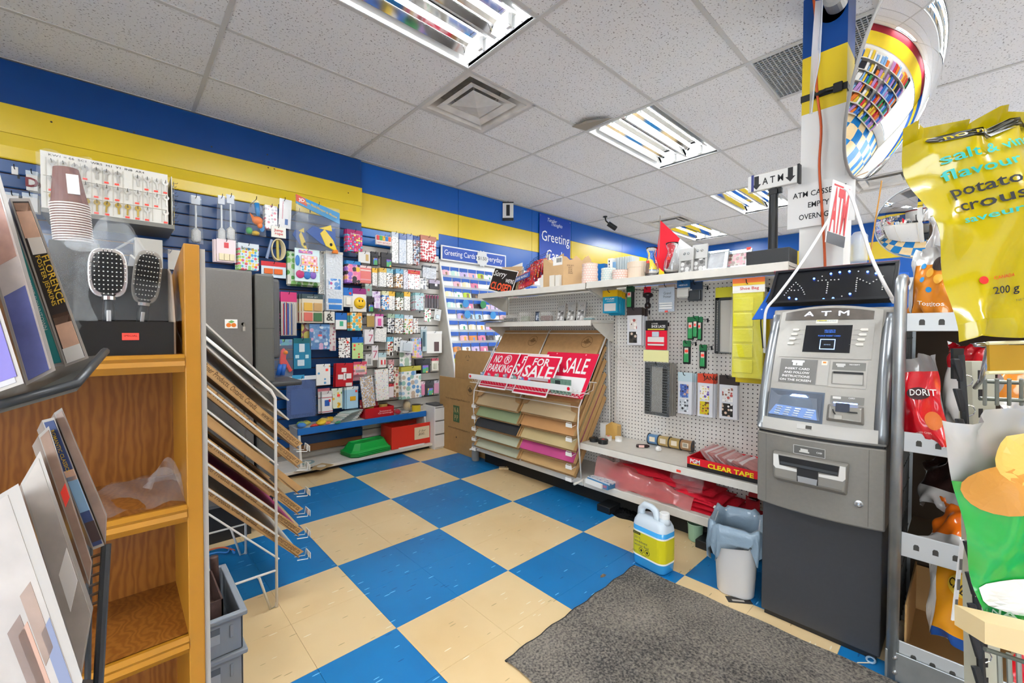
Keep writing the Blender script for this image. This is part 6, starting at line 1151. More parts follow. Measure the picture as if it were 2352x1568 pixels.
 ('pennant_pack', 'maroon and yellow pennants in a bag left of the undersea bag', c7, (315, 0, 400, 205), stk(['7a1a24', 'd8c84a', 'cfc8c0'], 16, .6, '8a2a34'), None, 1, dict(y=3.88, bag=.006)),
 ('cookie_cutter_pack', 'teal card with white shell and diamond shapes', c7, (238, 160, 412, 465), M_('1f7a9c'), (.16, M_('12646c')), 2, dict(inset=((.3, .55, .62, .82, M_('d8e4e8'), .004, 'oval_motif'), (.2, .1, .6, .3, M_('d4e2e8'), .004, 'star_motif'), (.08, .35, .3, .46, M_('bfe0ea'), .004, 'round_motif'), (.65, .34, .85, .46, M_('bfe0ea'), .004, 'round_motif')))),
 ('greeting_pack', 'white card covered in small dancing figures', c7, (688, 155, 803, 355), stk(['8a3a34', '3a3a3e', '5a4a44'], 52, .38), None, 2, dict(inset=((.68, .72, .86, .84, ORANGE_TAG, .002, 'price_tag'),), txt=(('Thank You', .35, .82, .05, M_('8a5a5a'), 0, .4),))),
 ('greeting_pack', 'pale green party card under a blue header with orange sticker', c7, (823, 148, 933, 365), stk(['4a8a4a', 'c83a3a', '3a5a9a'], 24, .25, 'bcd890'), (.26, M_('1a62ae')), 1, dict(inset=((.12, .56, .3, .68, ORANGE_TAG, .003, 'price_tag'),))),
 ('greeting_pack', 'dark red card with a white paper shirt cut-out', c7, (655, 408, 828, 643), M_('ae1420'), None, 3, dict(jit=-.012, roll=.03, inset=((.32, .62, .6, .8, M_('f0e6e0'), .003, 'collar'), (.12, .32, .42, .52, M_('f0e6e0'), .003, 'shirt_half'), (.54, .34, .9, .56, M_('f0e6e0'), .003, 'shirt_half'), (.44, .28, .6, .58, M_('f0e6e0'), .003, 'tie'), (.58, .02, .95, .16, M_('e8e0d8'), .002, 'label')))),
 ('greeting_pack', 'white card with small flowers and orange sticker left of the red shirt card', c7, (463, 418, 605, 628), stk(['e89a4a', '5a9ac8', 'c85a4a'], 20, .22), None, 2, dict(inset=((.66, .66, .84, .78, ORANGE_TAG, .002, 'price_tag'),))),
 ('bracelet_pack', 'pink flowered card with a silver bracelet right of the red shirt card', c7, (838, 395, 968, 523), stk(['d85a6a', 'e8a0a8', 'e8d06a'], 34, .5, 'e8b8bc'), (.2, M_('c84a5c')), 1, dict(inset=((.15, .2, .85, .4, mat('c8c4c4', .25, metal=.7), .006, 'bracelet'),))),
 ('greeting_pack', 'pink envelope hanging below the bracelet card', c7, (825, 500, 940, 582), M_('dfa8b0'), None, 1, dict(y=3.9, hook_=False)),
 ('team_card_pack', 'white card with a blue bird emblem under a red header', c7, (520, 690, 628, 905), M_('ecebe8'), (.14, M_('d8d4d0')), 4, dict(jit=-.016, inset=((.25, .32, .7, .6, M_('1f4f9a'), .003, 'bird_emblem'), (.62, .5, .8, .62, M_('c8242e'), .004, 'leaf_emblem'), (.0, .7, 1, .73, M_('b8343a'), .002, 'stripe'), (.0, .05, 1, .08, M_('b8343a'), .002, 'stripe')))),
 ('team_card_pack', 'pink-headed card behind the blue bird card', c7, (478, 660, 600, 720), M_('d8808a'), None, 1, dict(y=3.88, hook_=False)),
 ('greeting_pack', 'pale green garden card with a sunflower', c7, (620, 660, 723, 860), stk(['6a9a4a', 'e8b83a', '9ab88a'], 24, .3, 'dfe6cf'), None, 3, dict(inset=((.5, .58, .78, .7, ORANGE_TAG, .003, 'price_tag'), (.62, .12, .82, .26, M_('d8a020'), .004, 'sunflower')))),
 ('greeting_pack', 'sky blue card with a yellow leaf', c7, (768, 645, 883, 860), M_('aed4ea'), (.12, M_('e6eef0')), 4, dict(jit=-.014, inset=((.28, .36, .78, .56, M_('e0a81e'), .004, 'leaf'), (.74, .74, .92, .84, ORANGE_TAG, .003, 'price_tag')))),
 ('confetti_sheet', 'long sheet of silver and gold sequins hanging over the lower shelf', c7, (935, 535, 1060, 845), printed('c8c6c8', ['d8b06a', 'e8e8ec', '9a98a0', 'c89a5a'], 90, .5, .15), None, 2, dict(roll=-.12, y=3.78)),
 ('sticker_sheet', 'large white sheet of tiny pastel stickers beside the sequins', c7, (1065, 468, 1193, 778), stk(PAS+['d8a84a'], 60, .28), None, 2, dict(roll=-.04)),
 ('sticker_sheet', 'large sheet of pastel hexagon and heart stickers, lowest on the white slatwall', c7, (1322, 440, 1518, 760), stk(['a8c4d8', '9ac0b0', 'c8b4a0', '6a9ac8'], 20, .5), (.14, M_('b8b04a')), 4, dict(jit=-.014, roll=-.03)),
 ('sticker_sheet', 'sheet of six large hexagon stickers above the hexagon sheet', c7, (1298, 300, 1413, 438), stk(['9ab4c8', 'a8c0a8', 'c0b4c8'], 18, .52), None, 1, {}),
 ('baby_pack', 'white soother-shaped pack in front of the hexagon stickers', c7, (1298, 185, 1428, 305), M_('e2e6e8'), None, 1, dict(roll=.1, y=3.78, inset=((.2, .15, .8, .85, M_('cfd8de'), .014, 'soother'),))),
 ('cake_topper', 'tall purple and yellow cake-shaped card beside the soother', c7, (1422, 155, 1525, 355), printed('e4c8d4', ['a88ac8', 'e8d06a', 'e8a8b8', '8ab0d0'], 34, .55), None, 2, {}),
 ('number_candle', 'white pack with a pink numeral seven, upper of two', c7, (948, 72, 1038, 218), M_('e8e2e2'), None, 3, dict(txt=(('7', .68, .4, .5, M_('c86a80'), 0),))),
 ('number_candle', 'white pack with a pink numeral seven, lower of two', c7, (1023, 232, 1083, 378), M_('e8e2e2'), None, 2, dict(txt=(('7', .5, .4, .5, M_('c86a80'), 0),))),
 ('transfer_sheet', 'tilted white sheet of fine grey script', c7, (1050, 45, 1160, 195), stk(['9a9a9a', '7a7a80'], 110, .3), None, 2, dict(roll=.08)),
 ('sticker_sheet', 'sticker sheet of dogs and hearts below the horse stickers', c7, (1175, 148, 1233, 333), stk(ANIM+['b83a3a'], 40, .48), (.24, M_('7ac0d8')), 3, {}),
 ('sticker_sheet', 'card of small dark animal faces right of the dog stickers', c7, (1240, 152, 1318, 290), stk(BWD, 30, .36), None, 2, {}),
 ('flag_pack', 'small pack with a Canadian flag print', c7, (1088, 305, 1163, 452), M_('e6e2da'), (.3, M_('b8d4d8')), 2, dict(inset=((.3, .2, .9, .52, M_('c8242e'), .003, 'flag_print'), (.48, .2, .72, .52, M_('f0ece6'), .004, 'flag_centre')))),
 ('frame_charm', 'small oval silver charm card', c7, (958, 318, 1028, 435), M_('d8d6d0'), None, 2, dict(inset=((.25, .15, .75, .65, mat('b8bcbc', .3, metal=.5), .006, 'oval'),))),
 ('sticker_strip', 'narrow strip of red and black motifs left of the candy strips', c7, (1190, 375, 1240, 595), stk(['a83a40', '3a3a40'], 50, .42), (.2, M_('d8a0a0')), 2, {}),
 ('sticker_strip', 'candy-coloured tall strip between sticker sheets', c7, (1243, 448, 1288, 748), stk(['c85a5a', '8a6a4a', 'e8d8c0'], 34, .5, 'd8cfc0'), None, 2, {}),
 ('greeting_pack', 'small red-edged card at the foot of the candy strips', c7, (1192, 615, 1240, 748), M_('e8dcdc'), (.2, M_('c8404a')), 1, {}),
 ('album_box', 'white boxed album with a dark photo window near the end panel', c7, (1568, 90, 1720, 308), M_('e6e2da'), (.12, M_('efece6')), 3, dict(jit=-.01, inset=((.48, .08, .8, .52, M_('4a2a2a'), .002, 'photo_window'),))),
 ('lighter_pack', 'teal narrow pack beside the white album box', c7, (1512, 45, 1570, 290), M_('a8bcc0'), (.12, M_('cfd4d4')), 2, dict(inset=((.3, .2, .7, .8, M_('3a5a66'), .008, 'lighter'),))),
 ('colour_pack', 'black starry pack with a rainbow shape, left of the upper pair near the end panel', c7, (1460, 365, 1605, 512), M_('1d1a20'), (.3, M_('2c2a2e')), 2, dict(inset=((.45, .05, .85, .55, printed('3a78c8', MIX, 30, .6), .002, 'rainbow_print'),))),
 ('hair_clip_pack', 'cream oval brooch card right of the upper black pair', c7, (1620, 360, 1685, 482), M_('d8d2c0'), (.2, M_('b04a5a')), 2, dict(inset=((.25, .15, .75, .6, M_('b8b8a0'), .006, 'oval'),))),
 ('colour_pack', 'black starry pack with a rainbow shape, lowest near the end panel', c7, (1553, 585, 1638, 733), M_('1d1a20'), (.3, M_('2c2a2e')), 2, dict(inset=((.3, .05, .9, .5, printed('3a78c8', MIX, 30, .6), .002, 'rainbow_print'),))),
 ('hair_clip_pack', 'pink card left of the lowest black pack', c7, (1512, 592, 1550, 728), M_('d88aa8'), (.2, M_('e6d0d8')), 1, {}),
 ('hair_clip_pack', 'pink and grey card right of the lowest black pack', c7, (1643, 582, 1690, 708), M_('c88aa0'), (.2, M_('b8b0b8')), 1, {}),
]
for nm_, lab, c, bx, fc, hd_, n, kw in rows:
    t, w_, h_ = W(nm_, lab, c, bx, fc, hd_, n, **kw)
    if nm_ == 'smiley_balloon':
        b = MB(); b.M = LT(0, h_*.37, -.002); b.lathe([(w_*.42, 0), (w_*.38, .014), (w_*.2, .026), (.001, .03)], 28); obj('smiley', b, M_('f0c020', .25), t, smooth=True)
        for s in (-1, 1): obj('eye', MB().ball((s*w_*.12, -.03, h_*.46), .006, .004, .011, 8, 6), INK, t)
        obj('mouth', MB().tube([(w_*.24*math.cos(a), -.027+.008*abs(math.cos(a)), h_*.36+w_*.24*math.sin(a)) for a in [PI+k*PI/10 for k in range(11)]], .003, 6), INK, t)
# bottle brushes in clear bags
for k, (bx, lab) in enumerate(((cL(105, 150, 212, 495), 'clear bag with a white bottle brush, hanging leftmost beside the key board'), (cL(305, 150, 385, 490), 'clear bag with a white bottle brush, left of the pair'), (cL(365, 145, 455, 485), 'clear bag with a white bottle brush, right of the pair'))):
    u, z, w_, h_ = rect('Y', 3.84, bx); t = thing('brush_bag', lab, 'pack', (u, 3.84, z), 0, 'bottle brush bags')
    b = MB(); b.M = Matrix.Translation((0, .02, h_*.02)); b.lathe([(w_*.22, 0), (w_*.34, .015), (w_*.34, h_*.24), (w_*.1, h_*.3)], 16); obj('brush_head', b, mat('d8d8d6', .8, bump=.8, bscale=120), t, smooth=True)
    obj('handle', MB().tube([(0, .02, h_*.3), (0, .02, h_*.8)], .006, 8), M_('e4e6e8'), t); obj('card', MB().box((-w_*.3, .018, h_*.82), (w_*.3, .02, h_)), M_('d8dde4'), t)
    obj('bag', MB().pillow(lambda a, c, s: ((a-.5)*w_*s*(.75+.25*(1-c)), .02-s*(.004+.028*math.sin(PI*a)*math.sin(PI*min(1, c*1.1))), c*h_), 8, 10), film('ffffff', .2), t, smooth=True); hook('Y', SY, 3.84, u, z+h_-.02)
# fish and spade bath toys in a net bag
u, z, w_, h_ = rect('Y', 3.82, cL(512, 185, 665, 440)); t = thing('toy_bag', 'clear bag of beach toys with an orange fish and blue spade', 'toy', (u, 3.82, z), 0)
b = MB().ball((.01, 0, h_*.42), w_*.26, .03, h_*.12, 14, 10).ball((w_*.18, 0, h_*.3), w_*.14, .02, h_*.09, 10, 8); b.add([(-w_*.3, 0, h_*.62), (-w_*.16, .01, h_*.42), (-w_*.1, -.01, h_*.52)], [(0, 1, 2)]); obj('orange_fish', b, M_('ee7a22', .3), t, smooth=True)
obj('blue_spade', MB().tube([(w_*.05, .01, h_*.92), (w_*.12, .01, h_*.55)], [.02, .014], 10).ball((w_*.3, .015, h_*.25), w_*.14, .01, h_*.12, 12, 8), M_('2f86c8', .3), t, smooth=True)
obj('green_mould', MB().ball((-w_*.3, .02, h_*.12), w_*.16, .03, h_*.1, 12, 8), M_('4aa05a', .3), t, smooth=True); obj('yellow_mould', MB().ball((0, .02, h_*.07), w_*.2, .03, h_*.07, 12, 8), M_('d8b03a', .3), t, smooth=True)
obj('bag', MB().pillow(lambda a, c, s: ((a-.5)*w_*s*(.25+.75*(1-c)**.5), .01-s*(.008+.045*math.sin(PI*a)*math.sin(PI*min(1, c*1.2))), c*h_), 10, 10), film('ffffff', .14), t, smooth=True); hook('Y', SY, 3.82, u, z+h_)
# skipping rope
u, z, w_, h_ = rect('Y', 3.82, cL(660, 375, 822, 625)); t = thing('skipping_rope', 'coiled cream skipping rope hanging from a card lettered Jump Rope', 'toy', (u, 3.82, z), 0)
cd = obj('card', MB().box((-w_*.25, 0, h_*.68), (w_*.4, .01, h_)), M_('e8e6dc'), t); text('Jump\nrope', cd, LT(w_*.07, h_*.83), M_('c8302a'), h=h_*.085, w=w_*.4, bold=.02, world=False)
for k in range(5): obj('rope_coil', MB().tube([(w_*(.05+.3*math.cos(a))*(1-.06*k), -.006+.012*k, h_*(.33+.3*math.sin(a))) for a in [q*PI/10 for q in range(20)]], .0055, 6, closed=True), M_('d8c8a0', .7), t, smooth=True)
for s in (-1, 1): obj('rope_handle', MB().tube([(-w_*.1+s*.02, .01, h_*.6), (-w_*.2+s*w_*.25, .012, h_*.05)], .011, 8), M_('8a9ab8' if s < 0 else 'b8a84a'), t)
hook('Y', SY, 3.82, u+.01, z+h_-.01)
# foam fish masks
for k, (bx, lab) in enumerate(((c6(285, 140, 760, 700), 'large bag with a blue and yellow foam fish mask under a slanted blue header'), (c6(205, 220, 420, 690), 'second foam fish mask bag, behind at left'))):
    y = 3.78+.04*k; u, z, w_, h_ = rect('Y', y, bx); t = thing('foam_mask_bag', lab, 'toy', (u, y, z), 0, 'foam mask bags')
    if k == 0:
        hd_ = obj('header', MB().hexa([(-w_/2, -.004, h_*.86), (w_/2, -.004, h_*.6), (w_/2, .004, h_*.6), (-w_/2, .004, h_*.86), (-w_/2, -.004, h_*1.02), (w_/2, -.004, h_*.82), (w_/2, .004, h_*.82), (-w_/2, .004, h_*1.02)]), M_('1f8ac0'), t)
        obj('corner_patch', MB().hexa([(-w_/2, -.006, h_*.9), (-w_*.25, -.006, h_*.83), (-w_*.25, -.004, h_*.83), (-w_/2, -.004, h_*.9), (-w_/2, -.006, h_*1.03), (-w_*.3, -.006, h_*.97), (-w_*.3, -.004, h_*.97), (-w_/2, -.004, h_*1.03)]), M_('c84a2a'), t)
        text('Foam Mask/Masque de Mousse', t, Matrix.Translation((w_*.05, -.006, h_*.815)) @ Matrix.Rotation(.22*h_/w_ if False else math.atan2(-(.26*h_)*-1, w_), 4, 'Y') @ LT(0, 0, 0), M_('e8c03a'), h=h_*.045, w=w_*.8, bold=.01, world=False); text('3D', t, LT(-w_*.38, h_*.93, -.0075), WHITE, h=h_*.06, bold=.02, world=False)
    YF = M_('e8c832', .8); BF = M_('1f4f9a', .8); cx_ = w_*.12
    def poly(pts, th, m_, nm2):
        b = MB(); b.M = Matrix(((1, 0, 0, 0), (0, 0, -1, 0), (0, 1, 0, 0), (0, 0, 0, 1))) @ Matrix.Translation((0, 0, -th)); b.prism([(x*1.3-.01, y*1.25) for x, y in pts], th*2); obj(nm2, b, m_, t, bevel=.004)
    poly([(cx_-w_*.32, h_*.28), (cx_-w_*.05, h_*.12), (cx_+w_*.22, h_*.03), (cx_+w_*.2, h_*.4), (cx_+w_*.05, h_*.36), (cx_-w_*.2, h_*.38)], .008, BF, 'mask_body')
    poly([(cx_+w_*.02, h_*.1), (cx_+w_*.24, h_*.02), (cx_+w_*.16, h_*.2), (cx_+w_*.0, h_*.36), (cx_-w_*.08, h_*.28)], .014, YF, 'mask_face'); poly([(cx_-w_*.1, h_*.36), (cx_+w_*.14, h_*.34), (cx_+w_*.12, h_*.44), (cx_+w_*.02, h_*.4)], .012, YF, 'mask_fin'); poly([(cx_+w_*.14, h_*.0), (cx_+w_*.25, h_*.0), (cx_+w_*.24, h_*.06), (cx_+w_*.16, h_*.05)], .016, M_('e07a2a', .8), 'mask_lips')
    obj('eye', MB().ball((cx_*1.3+w_*.12, -.016, h_*.16), .012, .006, .014, 10, 8), INK, t)
    obj('bag', MB().pillow(lambda a, c, s: ((a-.5)*w_*s, -s*(.006+.03*math.sin(PI*a)*math.sin(PI*c)), c*h_*.9), 12, 12), film('ffffff', .16), t, smooth=True); hook('Y', SY, y, u, z+h_*.9)
# birthday cake card and the green cards behind it
t, w_, h_ = W('cake_card', 'large birthday cake cut-out card with balloons at the middle of the wall', c6, (272, 675, 543, 1030), M_('d8ecec'), None, 1, cat='card', y=3.8)
CK = [('b8306a', .2, .14, .17, .05), ('2a6ab0', .48, .12, .14, .05), ('7a5ab0', .72, .14, .13, .05), ('3a7ac0', .1, .55, .09, .09)]
for c_, x, z, rx, rz_ in CK: obj('balloon', MB().ball((-w_/2+x*w_, -.006, z*h_+.02), rx*w_, .006, rz_*h_+.02, 14, 8), M_(c_, .3), t, smooth=True)
obj('cake_tier', MB().box((-w_*.3, -.014, h_*.3), (w_*.42, -.004, h_*.5)), printed('e8ecf0', ['e8a03a', '5ab0d0', 'd85a7a'], 42, .4), t, bevel=.01); obj('cake_tier', MB().box((-w_*.26, -.018, h_*.48), (w_*.38, -.004, h_*.8)), printed('eab4bc', ['d8606a', 'f4e0e0', 'e8c84a'], 40, .4), t, bevel=.012); obj('title', MB().box((-w_*.35, -.008, h_*.86), (w_*.2, 0, h_*.95)), printed('e8a8c0', ['d85a8a', '8a5ab0', 'f0d04a'], 70, .5), t)
W('cake_card', 'green-edged party card behind the birthday cake card', c6, (190, 715, 545, 1065), printed('cfe0c4', ['5a9a4a', '8ac06a', 'e8e4d8'], 22, .5), None, 4, cat='card', y=3.85, jit=.012, hook_=False)
# tall foil gift bags
W('foil_bag', 'narrow crinkled silver foil bag left of the tall blue-dotted bag', c6, (530, 705, 608, 1165), mat('b8b8b4', .25, metal=.6, bump=.9, bscale=70), None, 2, y=3.86)
W('foil_bag', 'tall clear bag with blue bow prints beside the foil bag', c6, (612, 702, 798, 1345), mat('cfd4d8', .2, metal=.2, bump=.8, bscale=50), (.04, M_('d8d0c0')), 4, jit=-.02, step=.025, inset=((.15, .02, .9, .1, M_('2f78c0'), .004, 'bow'), (.12, .13, .92, .2, M_('4a8ad0'), .004, 'bow'), (.15, .36, .85, .54, printed('d8e0e8', ['3f7fc8', 'b85a90', '6a9ad0'], 26, .55), .003, 'dotted_print')))
# sparkler fringe pack
t, w_, h_ = W('tinsel_pack', 'pink-headed pack of long silver and coloured tinsel rods', c6, (120, 1145, 292, 1620), mat('cac6c0', .25, metal=.4), (.22, M_('c8326e')), 1)
for k in range(14): obj('tinsel_rod', MB().box((-w_*.44+w_*.063*k, -.01, h_*.02), (-w_*.40+w_*.063*k, -.002, h_*(.72+.05*R.random()))), mat(R.choice(['d8d4cc', 'b8b4b0', '4a6ab0', 'b83a4a', 'e6e2d8']), .25, metal=.3), t)
W('magazine_strip', 'narrow black strip with white stars beside the tinsel pack', c6, (60, 1140, 118, 1620), printed('241a22', ['e8e8e8', 'b8307a'], 34, .3), (.2, M_('a02a6a')), 1, y=3.9)
# water pistol
u, z, w_, h_ = rect('Y', 3.82, c7(45, 170, 232, 555)); t = thing('water_pistol_bag', 'clear bag with a red and blue toy water pistol', 'toy', (u, 3.82, z), 0)
rgn = [(.34, .86), (.5, .95), (.66, .82), (.6, .6), (.7, .5), (.95, .22), (.78, .16), (.55, .42), (.5, .3), (.34, .3), (.28, .5)]; b = MB(); b.M = Matrix(((1, 0, 0, -w_/2), (0, 0, -1, .02), (0, 1, 0, 0), (0, 0, 0, 1))); b.prism([(x*w_, y*h_*.82) for x, y in rgn][::-1], .03); obj('pistol', b, M_('e2362e', .3), t, bevel=.006)
for k in (0, 1): obj('water_tank', MB().tube([(-w_*.2+.03*k, -.012, h_*.36), (-w_*.34+.03*k, -.012, h_*.08)], .018, 10), M_('1f5fb8', .25), t, smooth=True)
obj('knob', MB().ball((w_*.06, -.02, h_*.66), .018), M_('f08a2a', .3), t, smooth=True); obj('card', MB().box((-w_/2, .02, h_*.84), (w_/2, .024, h_)), printed('58a8b8', ['4a9a4a', 'e8e4d8', '3f7fc8'], 24, .5), t); obj('bag', MB().pillow(lambda a, c, s: ((a-.5)*w_*s, .005-s*(.006+.035*math.sin(PI*a)*math.sin(PI*c)), c*h_), 10, 12), film('ffffff', .2), t, smooth=True); hook('Y', SY, 3.82, u, z+h_-.02)
# blue apron in a bag
u, z, w_, h_ = rect('Y', 3.82, c7(160, 520, 462, 950)); t = thing('apron_bag', 'denim blue apron in a clear bag with a white header above the lower shelf', 'clothing', (u, 3.82, z), 0)
obj('apron', MB().grid(lambda a, c: V(((a-.5)*w_*.94, -.004*math.sin(a*20)*c, c*h_*(.86 if .12 < a < .88 else .82))), 14, 8), mat('1f4684', .8, bump=.6, bscale=90), t, smooth=True); obj('apron_backing', MB().box((-w_*.47, .004, 0), (w_*.47, .012, h_*.82)), mat('1f4684', .8), t)
obj('pocket', MB().box((-w_*.36, -.007, h_*.08), (w_*.36, -.004, h_*.66)), mat('214a8a', .8), t, bevel=.003); obj('header', MB().box((-w_*.52, -.005, h_*.87), (w_*.5, .004, h_*.96)), M_('e2e6e8'), t); obj('blue_label', MB().box((-w_*.3, -.006, h_*.9), (w_*.1, -.005, h_*.99)), M_('3a9ac8'), t); obj('film_wrap', MB().grid(lambda a, c: V(((a-.5)*w_, -.014-.006*math.sin(a*8+c*7), c*h_*.88)), 10, 10), film('dfe8f4', .16), t, smooth=True); hook('Y', SY, 3.82, u, z+h_*.9)
# far-left items near the key board
for k, (bx, lab, tx) in enumerate(((cK(78, 158, 126, 212), 'tiny white tag on the slatwall at the far left', ''), (cK(180, 190, 262, 325), 'white card with a maroon letter D left of the key board', 'D'), (cK(40, 340, 130, 420), 'white card stack at the far left edge', ''), (cK(155, 345, 262, 470), 'white carded letter pack below the letter D', ''))):
    W('letter_card', lab, lambda *a: a, bx, M_('e4e2de'), (.2, M_('c8d4e0')) if k else None, 1 if k == 0 else 3, y=3.85, cat='card', txt=((tx, .5, .42, .45, M_('7a1a24'), .03),) if tx else ())
# ================================================================== shelves under the slatwall
sh = thing('wall_shelf', 'white wall shelf unit with a blue front rail under the slatwall', 'shelf', (1.72, 3.8, 0))
BR_ = mat('1668b4', .35)
s1 = obj('upper_shelf', MB().box((1.10, 3.755, .35), (2.335, SY, .368)), SHELFW, sh, world=True); obj('front_rail', MB().box((1.10, 3.742, .318), (2.335, 3.755, .374)), BR_, s1, world=True, bevel=.002)
s2 = obj('lower_shelf', MB().box((.9, 3.64, .035), (2.44, SY, .06)), SHELFW, sh, world=True, bevel=.003); obj('plinth', MB().box((.95, 3.7, 0), (2.42, 3.72, .035)), INK, sh, world=True)
for x in (1.105, 2.31): obj('end_panel', MB().add([(x+dx, y, z) for dx in (0, .018) for y, z in ((3.75, .35), (SY, .35), (SY, .06), (3.70, .06))], [(0, 1, 2, 3), (7, 6, 5, 4), (0, 4, 5, 1), (2, 6, 7, 3), (3, 7, 4, 0)]), SHELFW, sh, world=True)
ZU = .368
def restbox(name, lab, cat, x0, x1, y0, y1, z0, z1, m_, open_=True):
    o = thing(name, lab, cat, ((x0+x1)/2, (y0+y1)/2, z0)); t_ = .004
    if open_:
        for n_, q in (('front_panel', ((x0, y0), (x1, y0+t_))), ('back_panel', ((x0, y1-t_), (x1, y1))), ('side_panel', ((x0, y0+t_), (x0+t_, y1-t_))), ('side_panel', ((x1-t_, y0+t_), (x1, y1-t_)))): obj(n_, MB().box((q[0][0], q[0][1], z0), (q[1][0], q[1][1], z1)), m_, o, world=True)
        obj('bottom_panel', MB().box((x0, y0, z0), (x1, y1, z0+.003)), m_, o, world=True)
    return o
o = restbox('counter_box', 'small dark red counter display box with white lettering on the blue-railed shelf', 'box', 1.70, 1.99, 3.775, 3.9, ZU, ZU+.095, M_('b0101c')); text('Seasons\nGreetings', o, Matrix.Translation((1.9, 3.7745, ZU+.045)) @ LT(0, 0, 0), M_('f0dada'), h=.017, w=.15, world=True); obj('raised_back', MB().box((1.70, 3.895, ZU+.09), (1.88, 3.9, ZU+.165)), stk(['f0e0e0', 'c83a44'], 20, .3, 'c8505a'), o, world=True)
def spool(x, y, z, r_, h_, m_, lab):
    o = thing('ribbon_roll', lab, 'ribbon', (x, y, z), 0, 'ribbon rolls on the wall shelf'); obj('roll', MB().lathe([(r_, 0), (r_, h_)], 22), m_, o); obj('core_disc', MB().lathe([(r_*1.04, h_), (r_*1.04, h_+.003), (r_*.3, h_+.003)], 22), mat('3a342c', .5), o)
GLD = mat('d2b25a', .25, metal=.3); spool(1.775, 3.85, ZU+.055, .04, .05, GLD, 'gold ribbon roll standing left in the dark red box'); spool(1.915, 3.85, ZU+.055, .04, .06, GLD, 'gold ribbon roll standing right in the dark red box'); spool(2.27, 3.83, ZU, .045, .065, mat('d8bc2e', .3), 'yellow ribbon roll at the right end of the blue-railed shelf')
for k in range(7):
    o = thing('paper_packet', 'white folded packet in the sliding pile, %s' % ['lowest', 'second up', 'third up', 'fourth up', 'fifth up', 'sixth up', 'topmost'][k], 'packet', (1.52+.012*k, 3.85-.004*k, ZU+.013*k), .2+.06*k, 'sliding pile of white packets'); obj('packet', MB().box((-.1, -.06, 0), (.1, .06, .011)), M_('e2e2dc' if k % 3 else 'b9c8c4'), o, bevel=.002); obj('print', MB().box((-.09, -.061, .002), (.05, -.06, .009)), M_('7a8a88'), o)
def softbag(lab, x, y, z, rx, ry, h_, cols, name='toy_packet', grp='loose packets on the wall shelf'):
    o = thing(name, lab, 'packet', (x, y, z), R.random(), grp)
    for k, c_ in enumerate(cols): b = MB().ball(((k-(len(cols)-1)/2)*rx*.7, (k % 2-.5)*ry*.4, h_*.4), rx*.55, ry*.6, h_*.42, 10, 7); b.v = [(a+R.uniform(-.005, .005), d+R.uniform(-.005, .005), max(0, e+R.uniform(-.004, .004))) for a, d, e in b.v]; obj('content', b, M_(c_, .5), o, smooth=True)
    obj('bag', MB().pillow(lambda a, c, s: ((a-.5)*2*rx*s, (c-.5)*2*ry, (h_*(.12+math.sin(PI*a)*math.sin(PI*c)) if s > 0 else .0)+.004*math.sin(a*9+c*13)*(s > 0)), 10, 10), film('ffffff', .2), o, smooth=True)
softbag('clear packet of yellow foam shapes on the left of the blue-railed shelf', 1.35, 3.84, ZU, .1, .06, .06, ['e2b81e', 'e8c832', 'd8a81a']); softbag('clear packet with blue and green pieces at the left end of the shelf', 1.17, 3.85, ZU, .07, .06, .05, ['3f7fc8', '8ac04a', 'c8c04a']); softbag('flat clear packet of red and purple pieces near the shelf edge', 1.30, 3.79, ZU, .08, .03, .03, ['c83a2a', 'b84a8a', 'e06a2a']); softbag('flat packet of green pieces below the white pile', 1.47, 3.79, ZU, .07, .03, .03, ['3a8a6a', 'c84a7a', '4aa07a']); softbag('dark red pouch right of the dark red box', 2.05, 3.82, ZU, .07, .05, .05, ['a8182a', 'b8202e']); softbag('grey flattened clear sheets on the right of the shelf', 2.15, 3.84, ZU, .09, .06, .02, ['b8b4ac', 'a8a49c']); softbag('crumpled clear tan bag at the right end of the shelf', 2.2, 3.9, ZU, .08, .06, .13, ['c2ac86', 'b89f78'])
# lower shelf
o = restbox('display_box', 'large bright red open box with a handwritten price note', 'box', 1.915, 2.375, 3.68, 3.9, .06, .27, mat('d8301e', .5, noise=.06, nscale=200)); nt = obj('price_note', MB().box((2.16, 3.677, .115), (2.33, 3.68, .235)), M_('e8d6b4', .7), o, world=True); text('2 for\n$00..', nt, Matrix.Translation((2.245, 3.6768, .178)) @ LT(0, 0, 0), M_('6a5a44'), h=.026, w=.085, shear=.3, world=True); obj('plastic_inside', MB().ball((2.22, 3.8, .2), .1, .06, .05), mat('3a3634', .3), o, world=True)
GRN = mat('159a3e', .3)
for k in range(3):
    o = thing('green_tray', 'green plastic boat-shaped tray, %s of the nested stack on the floor shelf' % ['lowest', 'middle', 'topmost'][k], 'tray', (1.72, 3.77, .06+.014*k), .12, 'nested green trays')
    def rr(w_, d_): return [(-w_, -d_*.6), (-w_*.75, -d_), (w_*.8, -d_), (w_, -d_*.3), (w_, d_), (-w_, d_)]
    b = MB(); b.v = [(x, y, 0) for x, y in rr(.21, .11)]+[(x, y, .012) for x, y in rr(.21, .11)]+[(x, y, .03) for x, y in rr(.19, .095)]+([(x, y, .09) for x, y in rr(.155, .07)]+[(x-.01, y+.01, .075) for x, y in rr(.12, .05)] if k == 2 else []); n_ = len(b.v)//6
    b.f = [(i*6+j, i*6+(j+1) % 6, (i+1)*6+(j+1) % 6, (i+1)*6+j) for i in range(n_-1) for j in range(6)]+[tuple((n_-1)*6+j for j in range(6)), tuple(range(6))[::-1]]; obj('tray', b, GRN if k == 2 else mat('0c6a2c', .35), o, bevel=.005)
    obj('rim', MB().tube([(x*1.01, y*1.01, .013) for x, y in rr(.21, .11)], .004, 6, closed=True), GRN, o)
